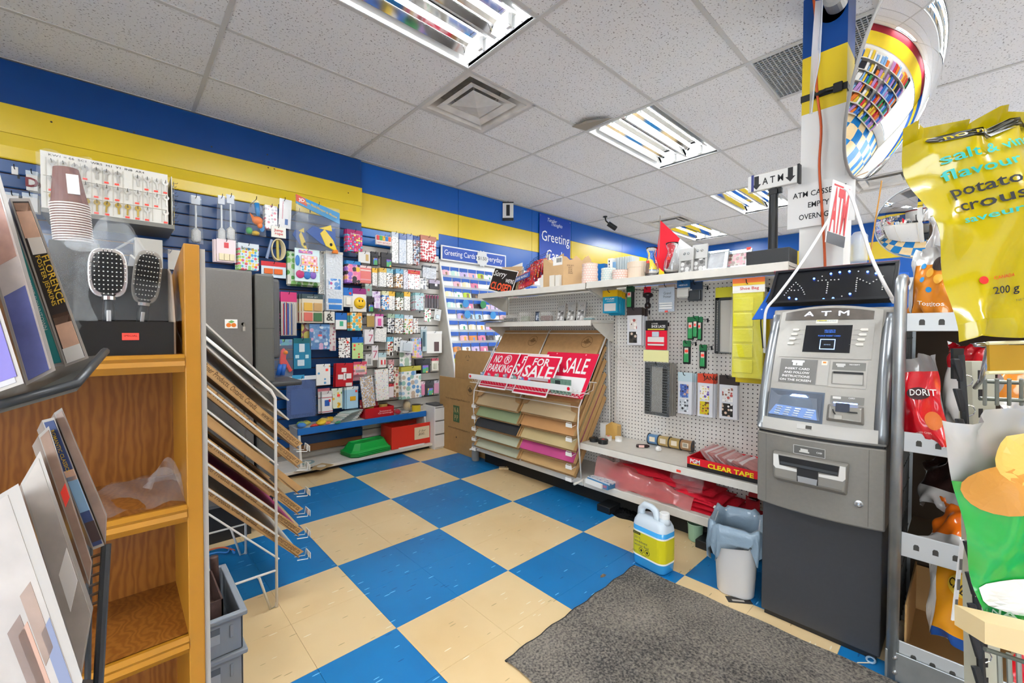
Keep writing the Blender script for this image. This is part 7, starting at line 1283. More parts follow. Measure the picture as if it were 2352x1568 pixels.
for k, (px, py, c_, lab) in enumerate(((705, 1062, '8fa8a8', 'round teal disc wrapped flat on the floor shelf'), (738, 1071, 'b89a6a', 'square brown picture card flat on the floor shelf'), (700, 1075, 'c8c4bc', 'pale printed card flat at the left of the floor shelf'))):
    p = onZ(px, py, .062); o = thing('flat_card', lab, 'card', (p.x, p.y, .06), .5*k, 'flat cards on the floor shelf'); obj('card', MB().lathe([(.06, 0), (.06, .006)], 24) if k == 0 else MB().box((-.075, -.06, 0), (.075, .06, .004)), M_(c_), o); obj('print', MB().lathe([(.035, .006+.0002), (.035, .0068)], 20) if k < 2 else MB().box((-.05, -.04, .004), (.05, .04, .0046)), M_('e2dccc'), o)
o = thing('white_rods', 'thin white plastic strip lying before the red box on the floor shelf', 'strip', (2.13, 3.66, .06)); obj('strip', MB().box((1.98, 3.645, .06), (2.25, 3.67, .072)), WHITE, o, world=True, bevel=.003); obj('end_cap', MB().box((2.25, 3.647, .061), (2.262, 3.668, .071)), M_('d8d4cc'), o, world=True)
# white drawer tower
o = thing('drawer_tower', 'small white three-drawer plastic tower at the end of the wall shelf', 'drawers', (2.41, 3.72, 0))
obj('body', MB().box((2.34, 3.6, 0), (2.50, 3.82, .43)), M_('e6e4e0'), o, world=True, bevel=.004)
for k in range(3): d = obj('drawer', MB().box((2.342, 3.588, .02+.136*k), (2.498, 3.6, .145+.136*k)), M_('eceae6'), o, world=True, bevel=.004); obj('pull_gap', MB().box((2.35, 3.587, .146+.136*k), (2.49, 3.6, .15+.136*k)), mat('6a6864', .6), d, world=True)
obj('top_cloth', MB().box((2.36, 3.61, .43), (2.49, 3.8, .445)), M_('4a4c50'), o, world=True, bevel=.005)
# ================================================================== greeting-card fixture
gx0, gx1 = 2.66, 4.3; E0, E1 = V((0, 4.0, 1.95)), V((0, 3.66, .55)); 
gc = thing('card_fixture', 'white greeting-card fixture with sloping tiers and a blue header', 'display rack', (gx0, 3.8, 0))
obj('end_gable', MB().add([(x, y, z) for x in (gx0, gx0+.02) for y, z in ((4.03, 0), (3.6, 0), (3.655, .5), (4.0, 1.95), (4.03, 1.95))], [(0, 1, 2, 3, 4), (9, 8, 7, 6, 5)]+[(i, 5+i, 5+(i+1) % 5, (i+1) % 5) for i in range(5)]), SHELFW, gc, world=True)
obj('gable_edge', MB().tube([(gx0+.01, 3.65, .5), (gx0+.01, 3.995, 1.95)], .012, 8), WHITE, gc, world=True)
obj('back_panel', MB().add([(gx0+.02, 4.02, .4), (gx1, 4.02, .4), (gx1, 4.03, 2.0), (gx0+.02, 4.03, 2.0), (gx0+.02, 3.68, .4), (gx1, 3.68, .4)], [(0, 1, 2, 3), (4, 5, 2, 3)]), M_('e9e8e4'), gc, world=True)
nr, nc = 11, 12; tabs = mat('1a55b0', .4)
CC = [('orange', 'd8883a'), ('white', 'f0eee8'), ('pale blue', 'a9cbe8'), ('pink', 'e6b4c0'), ('cream', 'eee0b8'), ('white', 'f2f0ec'), ('lime green', 'b6cc3a'), ('lilac', 'cbb8dc'), ('black', '3a3236'), ('mint', 'bfe0d4'), ('white', 'eef0f2'), ('rose', 'd87a98')]
tsrc = None; csrc = {}
ordn = ['first', 'second', 'third', 'fourth', 'fifth', 'sixth', 'seventh', 'eighth', 'ninth', 'tenth', 'eleventh', 'twelfth', 'thirteenth']
for r_ in range(nr):
    v = r_/(nr-.4); p = E0.lerp(E1, v*.93+.035)
    ti = obj('tier', MB().box((gx0+.02, p.y-.005, p.z-.108), (gx1, p.y+.045, p.z-.1)), M_('dfe0e0'), gc, world=True); obj('tier_lip', MB().box((gx0+.02, p.y-.008, p.z-.113), (gx1, p.y-.004, p.z-.078)), mat('cfd6de', .15, alpha=.4), ti, world=True)
    for c_ in range(nc):
        x = gx0+.085+c_*.128+.01*(r_ % 2)
        if tsrc is None: tsrc = ob = obj('category_tab', MB().box((-.058, .012, .075), (.058, .014, .118)), tabs, ti)
        else: ob = inst(tsrc, ti)
        ob.location = V((x, p.y, p.z-.1))-V(gc.location)
        if R.random() < .1: continue
        nm_, hx = CC[R.randrange(len(CC))]; k = R.randrange(3); key = (hx, k)
        if key not in csrc:
            t = thing('greeting_card', '', 'card', (0, 0, 0)); wv, hv = ((.112, .095), (.096, .108), (.108, .102))[k]
            obj('card', MB().box((-wv/2, -.003, 0), (wv/2, .003, hv)), M_(hx, .5), t); mot = [c for c in ('d85a6a', '5a8ac0', '8a6a4a', '4a9a6a', 'e0a83a', '5a5a60', 'e8e4dc')]
            obj('picture', MB().box((-wv*.34, -.0042, hv*.18), (wv*.34, -.003, hv*.78)), printed(hx, R.sample(mot, 3), 18+10*R.random(), .42), t); csrc[key] = t
        else: t = dup(csrc[key])
        t.location = (x, p.y, p.z-.1); t.rotation_euler = (-.2, 0, 0)
        t['label'] = '%s greeting card, %s tier from the top, %s from the gable' % (nm_, ordn[r_], ordn[c_]); t['group'] = 'greeting cards on the tiers'
for k, (r_, c_) in enumerate(((3, 2), (4, 2), (3, 4), (4, 5), (8, 3))):    # round category discs
    p = E0.lerp(E1, r_/(nr-.4)*.93+.035); o = obj('category_disc', MB().prism([(.045*math.cos(a), .045*math.sin(a)) for a in [q*PI/10 for q in range(20)]], .003), M_('2f86c4' if k != 2 else '1f7a44'), gc); o.location = V((gx0+.02+c_*.128, p.y-.03, p.z-.03))-V(gc.location); o.rotation_euler = (PI/2, 0, 0)
HB = mat('1a49a8', .35)
hb = obj('header_panel', MB().box((gx0+.02, 3.985, 1.985), (3.66, 3.995, 2.15)), M_('e6e4e0'), gc, world=True)
for x0, x1, s in ((2.70, 3.22, 'Greeting Cards'), (3.3, 3.64, 'Everyday')): q = obj('blue_panel', MB().box((x0, 3.98, 2.0), (x1, 3.986, 2.135)), HB, hb, world=True); text(s, q, Matrix.Translation(((x0+x1)/2-.02, 3.9792, 2.065)) @ LT(0, 0, 0), WHITE, h=.06, w=(x1-x0)*.84, world=True)
b = MB(); b.M = Matrix.Translation((3.26, 3.974, 2.06)) @ LT(0, 0, 0); k = 24; b.prism([((.1 if i % 2 else .082)*math.cos(2*PI*i/k), (.1 if i % 2 else .082)*math.sin(2*PI*i/k)) for i in range(k)], .003); q = obj('price_burst', b, M_('d4d4d2', .3), hb, world=True); text('$1.50', q, Matrix.Translation((3.26, 3.97, 2.06)) @ LT(0, 0, 0), INK, h=.04, w=.13, world=True)
# hanging banner and aisle number
o = thing('banner', 'tall blue banner lettered Greeting Cards hung on the wall boards', 'banner', (4.65, 4.02, 2.0)); obj('sheet', MB().box((4.315, 4.018, 2.02), (4.985, 4.024, 2.815)), mat('0b3fa4', .35), o, world=True)
for s, x, z, h_, w_, sh_ in (('Greeting', 4.66, 2.50, .14, .6, 0), ('Cards', 4.66, 2.27, .14, .4, 0), ('Tender', 4.58, 2.755, .05, .2, .35), ('Thoughts', 4.68, 2.70, .05, .24, .35)): text(s, o, Matrix.Translation((x, 4.017, z)) @ LT(0, 0, 0), WHITE, h=h_, w=w_, shear=sh_, world=True)
for x in (4.33, 4.97): obj('grommet', MB().lathe([(.008, 0), (.008, .002)], 10), WHITE, o, world=False).location = (x-4.65, -.003, .79)
p = onZ(1167, 461, H); o = thing('aisle_sign', 'small white hanging sign with a black numeral one below the ceiling', 'sign', (p.x, p.y, H-.25), -PI/4); obj('plate', MB().box((-.068, -.004, .03), (.068, .004, .22)), M_('e8e6e2'), o); obj('rail', MB().box((-.07, -.006, .22), (.07, .006, .235)), INK, o); obj('rail', MB().box((-.07, -.006, .0), (.07, .006, .035)), INK, o); text('1', o, LT(0, .13, -.0045), INK, h=.14, w=.045, bold=.0, world=False); obj('hanger', MB().tube([(0, 0, .23), (0, 0, .25)], .003, 6), INK, o)
p = onZ(1390, 497, H); o = thing('spot_camera', 'small black camera on a short arm under the ceiling', 'camera', (p.x, p.y, H), -.8); obj('mount', MB().lathe([(.03, -.012), (.03, 0)], 16), BLACK, o); obj('arm', MB().tube([(0, 0, -.01), (.01, 0, -.06), (.05, 0, -.1)], .01, 8), BLACK, o); b = MB(); b.M = Matrix.Translation((.1, 0, -.14)) @ Matrix.Rotation(PI/2+.6, 4, 'Y'); b.lathe([(.035, -.07), (.035, .06), (.03, .07)], 16); obj('barrel', b, BLACK, o)
# ================================================================== LEFT FOREGROUND
def oak(c0, c1):
    m = bpy.data.materials.new('oak'); m.use_nodes = True; N = m.node_tree.nodes; L = m.node_tree.links; b = N['Principled BSDF']; g_ = N.new('ShaderNodeNewGeometry')
    mp = N.new('ShaderNodeMapping'); mp.inputs['Scale'].default_value = (5, 5, 1.1); L.new(g_.outputs['Position'], mp.inputs['Vector']); w_ = N.new('ShaderNodeTexWave'); w_.inputs['Scale'].default_value = 5; w_.inputs['Distortion'].default_value = 14; w_.inputs['Detail'].default_value = 3; w_.inputs['Detail Scale'].default_value = 1.2
    L.new(mp.outputs[0], w_.inputs['Vector']); r = N.new('ShaderNodeValToRGB'); r.color_ramp.elements[0].color = lin(c0); r.color_ramp.elements[1].color = lin(c1); L.new(w_.outputs['Fac'], r.inputs['Fac']); L.new(r.outputs['Color'], b.inputs['Base Color']); b.inputs['Roughness'].default_value = .38; return m
OAK = oak('7e4a18', '955f24'); OAKE = mat('a8731f', .35, noise=.08, nscale=10)
bs = thing('bookshelf', 'honey oak bookshelf with open shelves at the left of the picture', 'bookshelf', (-.2, 1.07, 0)); XI, YF_, YK = .091, .95, 1.19
obj('side_panel', MB().add([(x, y, z) for x in (XI, XI+.024) for y, z in ((YF_, 0), (YK, 0), (YK, 1.3), (YF_+.05, 1.335), (YF_, 1.342))], [(0, 1, 2, 3, 4), (9, 8, 7, 6, 5)]+[(i, 5+i, 5+(i+1) % 5, (i+1) % 5) for i in range(5)]), OAKE, bs, world=True, bevel=.002)
obj('metal_strip', MB().box((XI+.0245, YF_+.004, 0), (XI+.0325, YK, 1.335)), mat('a7a29a', .45), bs, world=True)
obj('side_panel', MB().box((-.72, YF_, 0), (-.70, YK, 1.342)), OAK, bs, world=True); obj('back_panel', MB().box((-.70, YK-.006, 0), (XI, YK, 1.31)), OAK, bs, world=True)
for z in (1.143, .87, .628, .3, .06):
    s = obj('shelf', MB().box((-.70, YF_+.012, z-.02), (XI, YK-.006, z)), OAK, bs, world=True); obj('nosing', MB().add([(x, YF_+y, z+dz) for x in (-.70, XI) for y, dz in ((.014, 0), (.004, 0), (-.004, -.006), (0, -.012), (-.003, -.02), (.006, -.032), (.014, -.032))], [tuple(range(7)), tuple(range(7, 14))[::-1]]+[(i, 7+i, 7+(i+1) % 7, (i+1) % 7) for i in range(7)]), OAKE, s, world=True)
obj('plank_joint', MB().box((-.03, YF_+.02, .6281), (-.028, YK-.01, .6285)), INK, bs, world=True)
# hairbrush display box
ZS = 1.143; bx = thing('hairbrush_box', 'black open display box with a red Special sticker on the top shelf', 'box', (.015, 1.05, ZS)); BK = mat('141414', .35, noise=.1, nscale=60)
obj('front_panel', MB().box((-.06, .975, ZS), (.078, .979, ZS+.058)), BK, bx, world=True); obj('back_panel', MB().box((-.06, 1.08, ZS), (.082, 1.084, ZS+.165)), BK, bx, world=True)
obj('side_panel', MB().add([(.078+dx, y, z) for dx in (0, .003) for y, z in ((.979, ZS), (1.08, ZS), (1.08, ZS+.165), (1.03, ZS+.15), (.979, ZS+.058))], [(0, 1, 2, 3, 4), (9, 8, 7, 6, 5)]+[(i, 5+i, 5+(i+1) % 5, (i+1) % 5) for i in range(5)]), mat('a89684', .6), bx, world=True); obj('insert', MB().box((-.06, .98, ZS+.05), (.078, 1.08, ZS+.053)), BK, bx, world=True)
sk = obj('price_sticker', MB().box((.008, .9742, ZS+.026), (.03, .975, ZS+.038)), ORANGE_TAG, bx, world=True); text('SPECIAL', sk, Matrix.Translation((.019, .974, ZS+.0335)) @ LT(0, 0, 0), INK, h=.0035, w=.018, world=True)
obj('plastic_wrap', MB().grid(lambda u, v: V((-.05+.14*u, .972+.13*v+.006*math.sin(u*9), ZS+.06+.13*v**.7+.008*math.sin(u*7+v*11)*v)), 14, 10), film('ffffff', .10), bx, world=True, smooth=True); obj('plastic_wrap', MB().grid(lambda u, v: V((.086+.004*math.sin(v*9+u*5), .975+.11*u, ZS+.005+.165*v*(.5+.5*u))), 8, 8), film('ffffff', .16), bx, world=True, smooth=True)
def paddle(lab, x, y, z0, hw, hh, rim, roll=0., zc=None, tilt=0.):
    o = thing('hairbrush', lab, 'hairbrush', (x, y, z0), 0, 'paddle hairbrushes'); o.rotation_euler = (tilt, roll, 0); zc = zc or .098
    q = [(hw*math.copysign(abs(math.cos(a))**.55, math.cos(a)), hh*math.copysign(abs(math.sin(a))**.7, math.sin(a))) for a in [k*PI/14 for k in range(28)]]
    b = MB(); b.M = Matrix(((1, 0, 0, 0), (0, 0, -1, 0), (0, 1, 0, zc), (0, 0, 0, 1))); b.prism(q, .008, -.004); obj('head', b, rim, o, bevel=.002); b = MB(); b.M = Matrix(((1, 0, 0, 0), (0, 0, -1, -.004), (0, 1, 0, zc), (0, 0, 0, 1))); b.prism([(x_*.8, y_*.84) for x_, y_ in q], .004); obj('pad', b, mat('101011', .6), o)
    b = MB(); tp = MB()
    for i in range(-4, 5):
        for j in range(-5, 6):
            xx, zz = i*hw*.19, j*hh*.16
            if (abs(xx)/hw)**2.4+(abs(zz)/hh)**2.4 < .68: b.tube([(xx, -.008, zc+zz), (xx*1.12, -.022, zc+zz*1.1)], .0005, 4); tp.ball((xx*1.12, -.022, zc+zz*1.1), .0011, None, None, 6, 4)
    obj('bristles', b, mat('2a2a2c', .4), o)['kind'] = 'stuff'; obj('bristle_tips', tp, mat('d8d8d4', .3), o)['kind'] = 'stuff'
    b = MB(); b.lathe([(.008, .0), (.0085, .02), (.0065, zc-hh-.002), (.011, zc-hh+.006)], 12); obj('handle', b, mat('1c1c1e', .35), o, smooth=True); obj('handle_inlay', MB().box((-.003, -.0095, .002), (.003, -.007, .024)), mat('b8babc', .3, metal=.5), o, bevel=.002); obj('ferrule', MB().lathe([(.0095, zc-hh-.004), (.0095, zc-hh+.002)], 14), CHROME, o)
SR_ = mat('c4c6c8', .25, metal=.7)
paddle('silver-rimmed paddle hairbrush in the middle of the black box', -.008, 1.0, ZS+.053, .0255, .042, SR_, zc=.088); paddle('grey cushion hairbrush at the right of the black box', .036, 1.045, ZS+.053, .021, .05, mat('8d8880', .4), zc=.09, roll=.1); paddle('round black hairbrush wrapped in plastic at the left', -.072, 1.01, ZS+.02, .021, .04, mat('2a2a2c', .4), zc=.12, roll=-.25)
o = thing('wrap_bag', 'crumpled clear bag around the left hairbrush', 'bag', (-.075, 1.0, ZS)); obj('film', MB().pillow(lambda u, v, s: (-.11+.085*(u if s > 0 else 1-u)+.008*math.sin(v*9), 1.0-s*(.012+.02*math.sin(PI*u)*math.sin(PI*v))+.004*math.sin(u*11+v*13), ZS+.0+.2*v), 10, 12), film('ffffff', .16), o, world=True, smooth=True); obj('tied_end', MB().ball((-.04, 1.0, ZS+.185), .02, .01, .012, 8, 6), film('ffffff', .4), o, world=True)
o = thing('tote_bag', 'crumpled clear bag end rising behind the middle hairbrush', 'bag', (.01, 1.06, ZS+.16)); obj('film', MB().pillow(lambda u, v, s: (-.03+.09*(u if s > 0 else 1-u)*(1-.3*v), 1.07-s*(.01+.015*math.sin(PI*u)), ZS+.165+.085*v*(.6+.4*math.sin(PI*u))+.006*math.sin(u*9)), 10, 8), film('ffffff', .25), o, world=True, smooth=True); obj('crease', MB().tube([(-.02, 1.055, ZS+.17), (.03, 1.055, ZS+.215)], .002, 5), film('ffffff', .5), o, world=True)
# paper cups nested upside down in a bag
cu = thing('cup_stack', 'stack of brown paper cups with white rims in a clear bag', 'cups', (-.055, 1.13, ZS+.205)); cu.rotation_euler = (0, -.06, 0); BRN = mat('6e4238', .55)
b = MB(); b.lathe([(.026, .065), (.017, .135)], 24); obj('cup', b, BRN, cu, smooth=False); obj('cup_print', MB().box((.0, -.0245, .085), (.016, -.0195, .12)), mat('efe9e4', .5), cu)
for k in range(16): b = MB(); b.lathe([(.0262, .0+.0045*k), (.0275, .0005+.0045*k), (.0275, .002+.0045*k), (.0262, .0025+.0045*k)], 24); obj('cup_rim', b, mat('eee8e2', .5), cu)
obj('cup_core', MB().lathe([(.0262, 0), (.0262, .072)], 24), BRN, cu); obj('bag', MB().pillow(lambda u, v, s: ((u-.5)*.085*s*(1+.15*math.sin(v*5)), -s*(.006+.028*math.sin(PI*u))+.003*math.sin(u*9+v*12), -.01+.165*v+.006*math.sin(u*8)), 10, 12), film('ffffff', .14), cu, smooth=True)
obj('stand', MB().box((-.085, 1.1, ZS), (-.02, 1.17, ZS+.203)), mat('2a241f', .6), bx, world=True)
# folded clear bag on the second shelf
o = thing('flat_bag', 'flat clear plastic bag lying on the empty middle shelf', 'bag', (.0, 1.05, .87)); obj('film', MB().grid(lambda u, v: V((-.11+.2*u, .965+.18*v, .876+.012*math.sin(u*7)*math.sin(v*4)+.045*max(0, u-.6)*math.sin(v*PI)+.004*math.sin(u*23+v*9))), 18, 12), film('ffffff', .26), o, world=True, smooth=True); obj('crumpled_end', MB().grid(lambda u, v: V((.04+.05*u+.006*math.sin(v*9), 1.02+.09*v, .885+.06*math.sin(PI*u)*(.5+.5*math.sin(v*5+1)))), 10, 10), film('ffffff', .34), o, world=True, smooth=True)
# DVD racks, very near
def case(lab, q, t, spine, depth=.12, art=(), name='disc_case', shell=None):
    P = [onD(x, y, t) for x, y in q]        # TL TR BR BL of the spine
    n = -(P[1]-P[0]).cross(P[3]-P[0]).normalized(); n = n if n.dot(FW) < 0 else -n
    o = thing(name, lab, 'disc case', tuple(min(P, key=lambda p: p.z)), 0, 'disc cases in the wire rack'); e = ((P[0]+P[1]+P[2]+P[3])/4-EYE).normalized()*depth-RT*.012
    obj('case', MB().hexa([P[3], P[2], P[2]+e, P[3]+e, P[0], P[1], P[1]+e, P[0]+e]), shell or mat('b4aea8', .25), o, world=True)
    def ptq(u, v): return P[0].lerp(P[1], u).lerp(P[3].lerp(P[2], u), v)
    sp = obj('spine_print', MB().slab([ptq(u, v)-e.normalized()*.0008 for u, v in ((.08, .02), (.86, .02), (.86, .98), (.08, .98))][::-1], n, .0004), spine, o, world=True)
    for u0, v0, u1, v1, m_ in art: obj('spine_picture', MB().slab([ptq(u, v)-e.normalized()*.0013 for u, v in ((u0, v0), (u1, v0), (u1, v1), (u0, v1))][::-1], n, .0004), m_, sp, world=True)
    return o, sp, ptq, e
SKIN = mat('e0b69c', .5, noise=.15, nscale=60)
o, sp, pq_, e = case('black disc case with gold title and two portrait prints on its spine', [(22, 455), (68, 455), (204, 822), (150, 842)], .42, mat('2a2220', .4), art=((.1, .03, .84, .24, SKIN), (.1, .03, .84, .08, mat('7a5238', .6)), (.2, .24, .84, .34, mat('ece6de', .5)), (.14, .72, .84, .9, SKIN), (.14, .7, .84, .76, mat('4a3226', .6)), (.1, .9, .84, .985, mat('e8e6e2', .4))))
def sptext(s, par, pq_, u, v, h_, w_, m_, e_): a = pq_(u, v); dx = (pq_(u, v+.1)-a); dy = (pq_(u+.1, v)-a); text(s, par, frame(a-e_.normalized()*.0016, dx, dy), m_, h=h_, w=w_, bold=.01, depth=0.)
GT = mat('e0b83a', .5); sptext('FLORENCE', sp, pq_, .72, .5, .007, .05, GT, e); sptext('FOSTER JENKINS', sp, pq_, .36, .5, .0045, .052, GT, e)
o, sp, pq_, e = case('teal-spined disc case beside the gold-titled one', [(-20, 470), (20, 470), (148, 838), (112, 845)], .425, mat('3a9a9c', .4), .11); sptext('DARKEST DOWNTOWN', sp, pq_, .6, .6, .004, .06, mat('e0eceb', .5), e)
case('pale blurred disc case with blue foot, third from the right in the upper rack', [(-70, 440), (0, 400), (128, 850), (60, 885)], .37, mat('d6ccc8', .4, noise=.2, nscale=30), .1, art=((.1, .55, .8, .98, mat('6a72b0', .5, noise=.3, nscale=30)), (.2, .1, .8, .4, mat('c8a094', .5, noise=.3, nscale=40)))); case('white and purple disc case at the left edge of the upper rack', [(-170, 500), (-75, 470), (55, 880), (-60, 920)], .34, mat('bdb9bd', .4), .1, art=((.1, .5, .9, .95, mat('7a70b4', .5)),))
rk_ = thing('disc_rack', 'dark metal wire rack holding leaning disc cases in the near foreground', 'display rack', tuple(onD(120, 1400, .45))); DM = mat('3a3c3e', .4, metal=.4)
tq = [onD(-80, 960, .33), onD(176, 888, .395), onD(242, 812, .475), onD(20, 850, .56)]; obj('upper_tray', MB().slab(tq[::-1], (0, 0, 1), .004), mat('55534e', .5), rk_, world=True); obj('tray_rim', MB().tube([p+V((0, 0, .003)) for p in tq[:3]], .004, 8), DM, rk_, world=True, smooth=True)
obj('rear_rod', MB().tube([onD(206, 1240, .5), onD(200, 1640, .5)], .003, 8), DM, rk_, world=True); obj('front_rod', MB().tube([onD(244, 1250, .44), onD(236, 1390, .43), onD(222, 1640, .42)], .004, 8), DM, rk_, world=True); obj('near_post', MB().tube([onD(-80, 960, .36), onD(-80, 1700, .36)], .004, 8), DM, rk_, world=True)
for k in range(6): y = 1272+22*k; obj('rung', MB().tube([onD(208-k*.5, y+8, .5), onD(243-1.5*k, y-4, .44)], .0018, 6), DM, rk_, world=True)
obj('lower_tray', MB().slab([onD(-150, 1640, .3), onD(215, 1600, .4), onD(235, 1560, .46), onD(0, 1560, .5)][::-1], (0, 0, 1), .004), DM, rk_, world=True)
o, sp, pq_, e = case('dark blue spined disc case with a seated figure print in the lower rack', [(96, 965), (124, 958), (240, 1252), (214, 1262)], .43, mat('3a4a78', .4), .12, art=((.1, .45, .9, .72, mat('8fb4d4', .5)), (.1, .4, .9, .48, SKIN), (.1, .8, .9, .95, mat('4a3836', .5)))); sptext('ROMANTIC CLASSICS', sp, pq_, .45, .25, .004, .045, GT, e)
case('clear-sided disc case at the right end of the lower rack', [(124, 948), (142, 936), (246, 1182), (243, 1250)], .44, mat('b8a094', .4, noise=.3, nscale=30), .12); case('brown blurred disc case second from the left in the lower rack', [(88, 1000), (112, 978), (212, 1290), (206, 1345)], .40, mat('a48878', .5, noise=.3, nscale=30), .11, art=((.2, .4, .8, .5, ORANGE_TAG),))
case('white disc case with blurred figures, tall in the lower rack', [(48, 1110), (92, 1035), (214, 1395), (186, 1560)], .37, mat('b5aca4', .5, noise=.25, nscale=22), .1, art=((.3, .55, .8, .75, mat('e8e4e0', .5)),)); case('large pale disc case nearest the camera with blurred figures', [(-160, 1230), (42, 1110), (190, 1560), (120, 1900)], .33, mat('b8b0aa', .5, noise=.2, nscale=18), .08, art=((.35, .45, .55, .75, mat('8f7c74', .6, noise=.3)), (.62, .4, .78, .7, mat('a08a7e', .6, noise=.3)), (.45, .5, .6, .9, mat('c09a88', .6)), (.7, .6, .85, .92, mat('7f86a0', .6))))
# ================================================================== key board on the wall
kb_ = thing('key_board', 'cream pegged key board box full of key blanks on the slatwall', 'key display', (-.02, 3.72, 1.88)); KX0, KX1, KY = -.303, .268, 3.6; KP = mat('dedad0', .5)
obj('front_panel', MB().box((KX0, KY, 1.888), (KX1, KY+.01, 2.215)), KP, kb_, world=True); obj('box', MB().box((KX0+.004, KY+.01, 1.9), (KX1-.004, SY, 2.2)), mat('c9c4b8', .5), kb_, world=True); obj('bottom_tray', MB().box((KX0, KY-.01, 1.862), (KX1+.03, SY, 1.888)), mat('77746d', .5), kb_, world=True)
text('KW1 = 66  SC1  WR5  M1  Y1  IN8  AR4', kb_, Matrix.Translation((-.06, KY-.0008, 2.198)) @ LT(0, 0, 0), INK, h=.012, w=.42, world=True)
cell = MB()
for k in range(12): x = KX0+.02+.047*k; cell.box((x, KY-.004, 1.9), (x+.003, KY, 2.18))
for z in (1.98, 2.075): cell.box((KX0+.01, KY-.005, z), (KX1-.01, KY, z+.003))
obj('cell_ribs', cell, mat('c4beb0', .5), kb_, world=True)['kind'] = 'stuff'
ksrc = {}; nk = 0; BRS = mat('a8904a', .3, metal=.8); NKL = mat('b8b6b0', .3, metal=.8)
def key_at(x, y, z, rz, m_, lab):
    if m_.name not in ksrc:
        t = thing('key_blank', '', 'key', (0, 0, 0)); b = MB(); b.M = LT(0, -.022, .0); k = 18; b.add([(r*math.cos(2*PI*i/k), r*math.sin(2*PI*i/k)+(.008 if False else 0), z_) for z_ in (0, .002) for r in (.005, .0155) for i in range(k)], [(i, k+i, k+(i+1) % k, (i+1) % k) for i in range(k)]+[(2*k+i, 2*k+(i+1) % k, 3*k+(i+1) % k, 3*k+i) for i in range(k)]+[(k+i, 3*k+i, 3*k+(i+1) % k, k+(i+1) % k) for i in range(k)]); obj('bow', b, m_, t)
        obj('blade', MB().box((-.0045, -.002, -.075), (.0045, 0, -.036)), m_, t); obj('peg', MB().tube([(0, .004, -.016), (0, -.02, -.016), (0, -.024, -.008)], .0015, 5), HOOK, t); ksrc[m_.name] = t
    else: t = dup(ksrc[m_.name])
    t.location = (x, y, z); t.rotation_euler = (0, (R.random()-.5)*.3, rz); t['label'] = lab; t['group'] = 'key blanks on the key board'
for r_ in range(3):
    for c_ in range(12):
        if (r_, c_) in ((0, 7), (2, 10)): continue
        key_at(KX0+.043+.047*c_, KY-.008, 2.178-.097*r_, 0, BRS if (r_ == 2 and c_ < 9) else NKL, 'flat key blank on the key board, %s row, %s from the left' % (['top', 'middle', 'bottom'][r_], ordn[c_])); nk += 1
        obj('price_tab', MB().box((KX0+.03+.047*c_, KY-.006, 2.178-.097*r_-.09), (KX0+.05+.047*c_, KY-.004, 2.178-.097*r_-.08)), ORANGE_TAG, kb_, world=True) if (c_*7+r_*3) % 4 else None
for r_ in range(7):
    for c_ in range(2): key_at(KX1+.035, KY+.06+.09*c_, 2.2-.043*r_, PI/2, BRS if (r_ > 3) else NKL, 'key blank on the right flank of the key board, %s row down, %s column' % (ordn[r_], ['front', 'rear'][c_]))
obj('flank_rail', MB().box((KX1+.02, KY+.02, 1.888), (KX1+.024, SY, 2.215)), KP, kb_, world=True)
lk = thing('lower_key_rack', 'small grey rack with hanging keys below the key board', 'key display', (.2, 3.75, 1.6)); obj('panel', MB().box((.1, 3.66, 1.6), (.24, SY, 1.79)), mat('b8b4aa', .5), lk, world=True); obj('card', MB().box((.28, 3.83, 1.62), (.36, 3.835, 1.76)), mat('dcd6ca', .5), lk, world=True)
for k in range(6): obj('hook_pin', MB().tube([(.24, 3.7+.03*k, 1.74), (.29, 3.7+.03*k, 1.73), (.295, 3.7+.03*k, 1.745)], .0015, 5), CHROME, lk, world=True)
# ================================================================== grey steel cabinet, paper rack, crates
cb = thing('steel_cabinet', 'dark grey steel cabinet with a cherry sticker behind the paper rack', 'cabinet', (.48, 2.98, 0)); CG = mat('6a6661', .5, noise=.05, nscale=120)
obj('body', MB().box((.30, 2.8, .2), (.585, 3.2, 1.53)), CG, cb, world=True, bevel=.006); obj('door', MB().box((.31, 2.79, .22), (.58, 2.8, 1.52)), CG, cb, world=True, bevel=.003); obj('base', MB().box((.31, 2.82, .0), (.57, 3.18, .2)), mat('1e1e1f', .5), cb, world=True)
st_ = obj('sticker', MB().box((.447, 2.787, 1.2), (.507, 2.79, 1.25)), PAPER, cb, world=True)
for dx in (-.012, .012): b = MB(); b.M = Matrix.Translation((.477+dx, 2.7868, 1.218)) @ LT(0, 0, 0); b.lathe([(.012, 0), (.012, .0006)], 16); obj('cherry', b, mat('e0761e', .4), st_, world=True)
obj('cherry_leaf', MB().slab([V((.462, 2.786, 1.235)), V((.478, 2.786, 1.228)), V((.494, 2.786, 1.238)), V((.478, 2.786, 1.245))], (0, -1, 0), .0005), mat('6aa04a', .5), st_, world=True)
lk_ = obj('lock', MB().lathe([(.009, -.01), (.009, .0)], 14), CHROME, cb); lk_.location = V((.535, 2.79, 1.225))-V(cb.location); lk_.rotation_euler = (PI/2, 0, 0); obj('key', MB().box((.5335, 2.765, 1.208), (.5365, 2.781, 1.228)).box((.529, 2.766, 1.185), (.541, 2.769, 1.21)), NKL, cb, world=True)
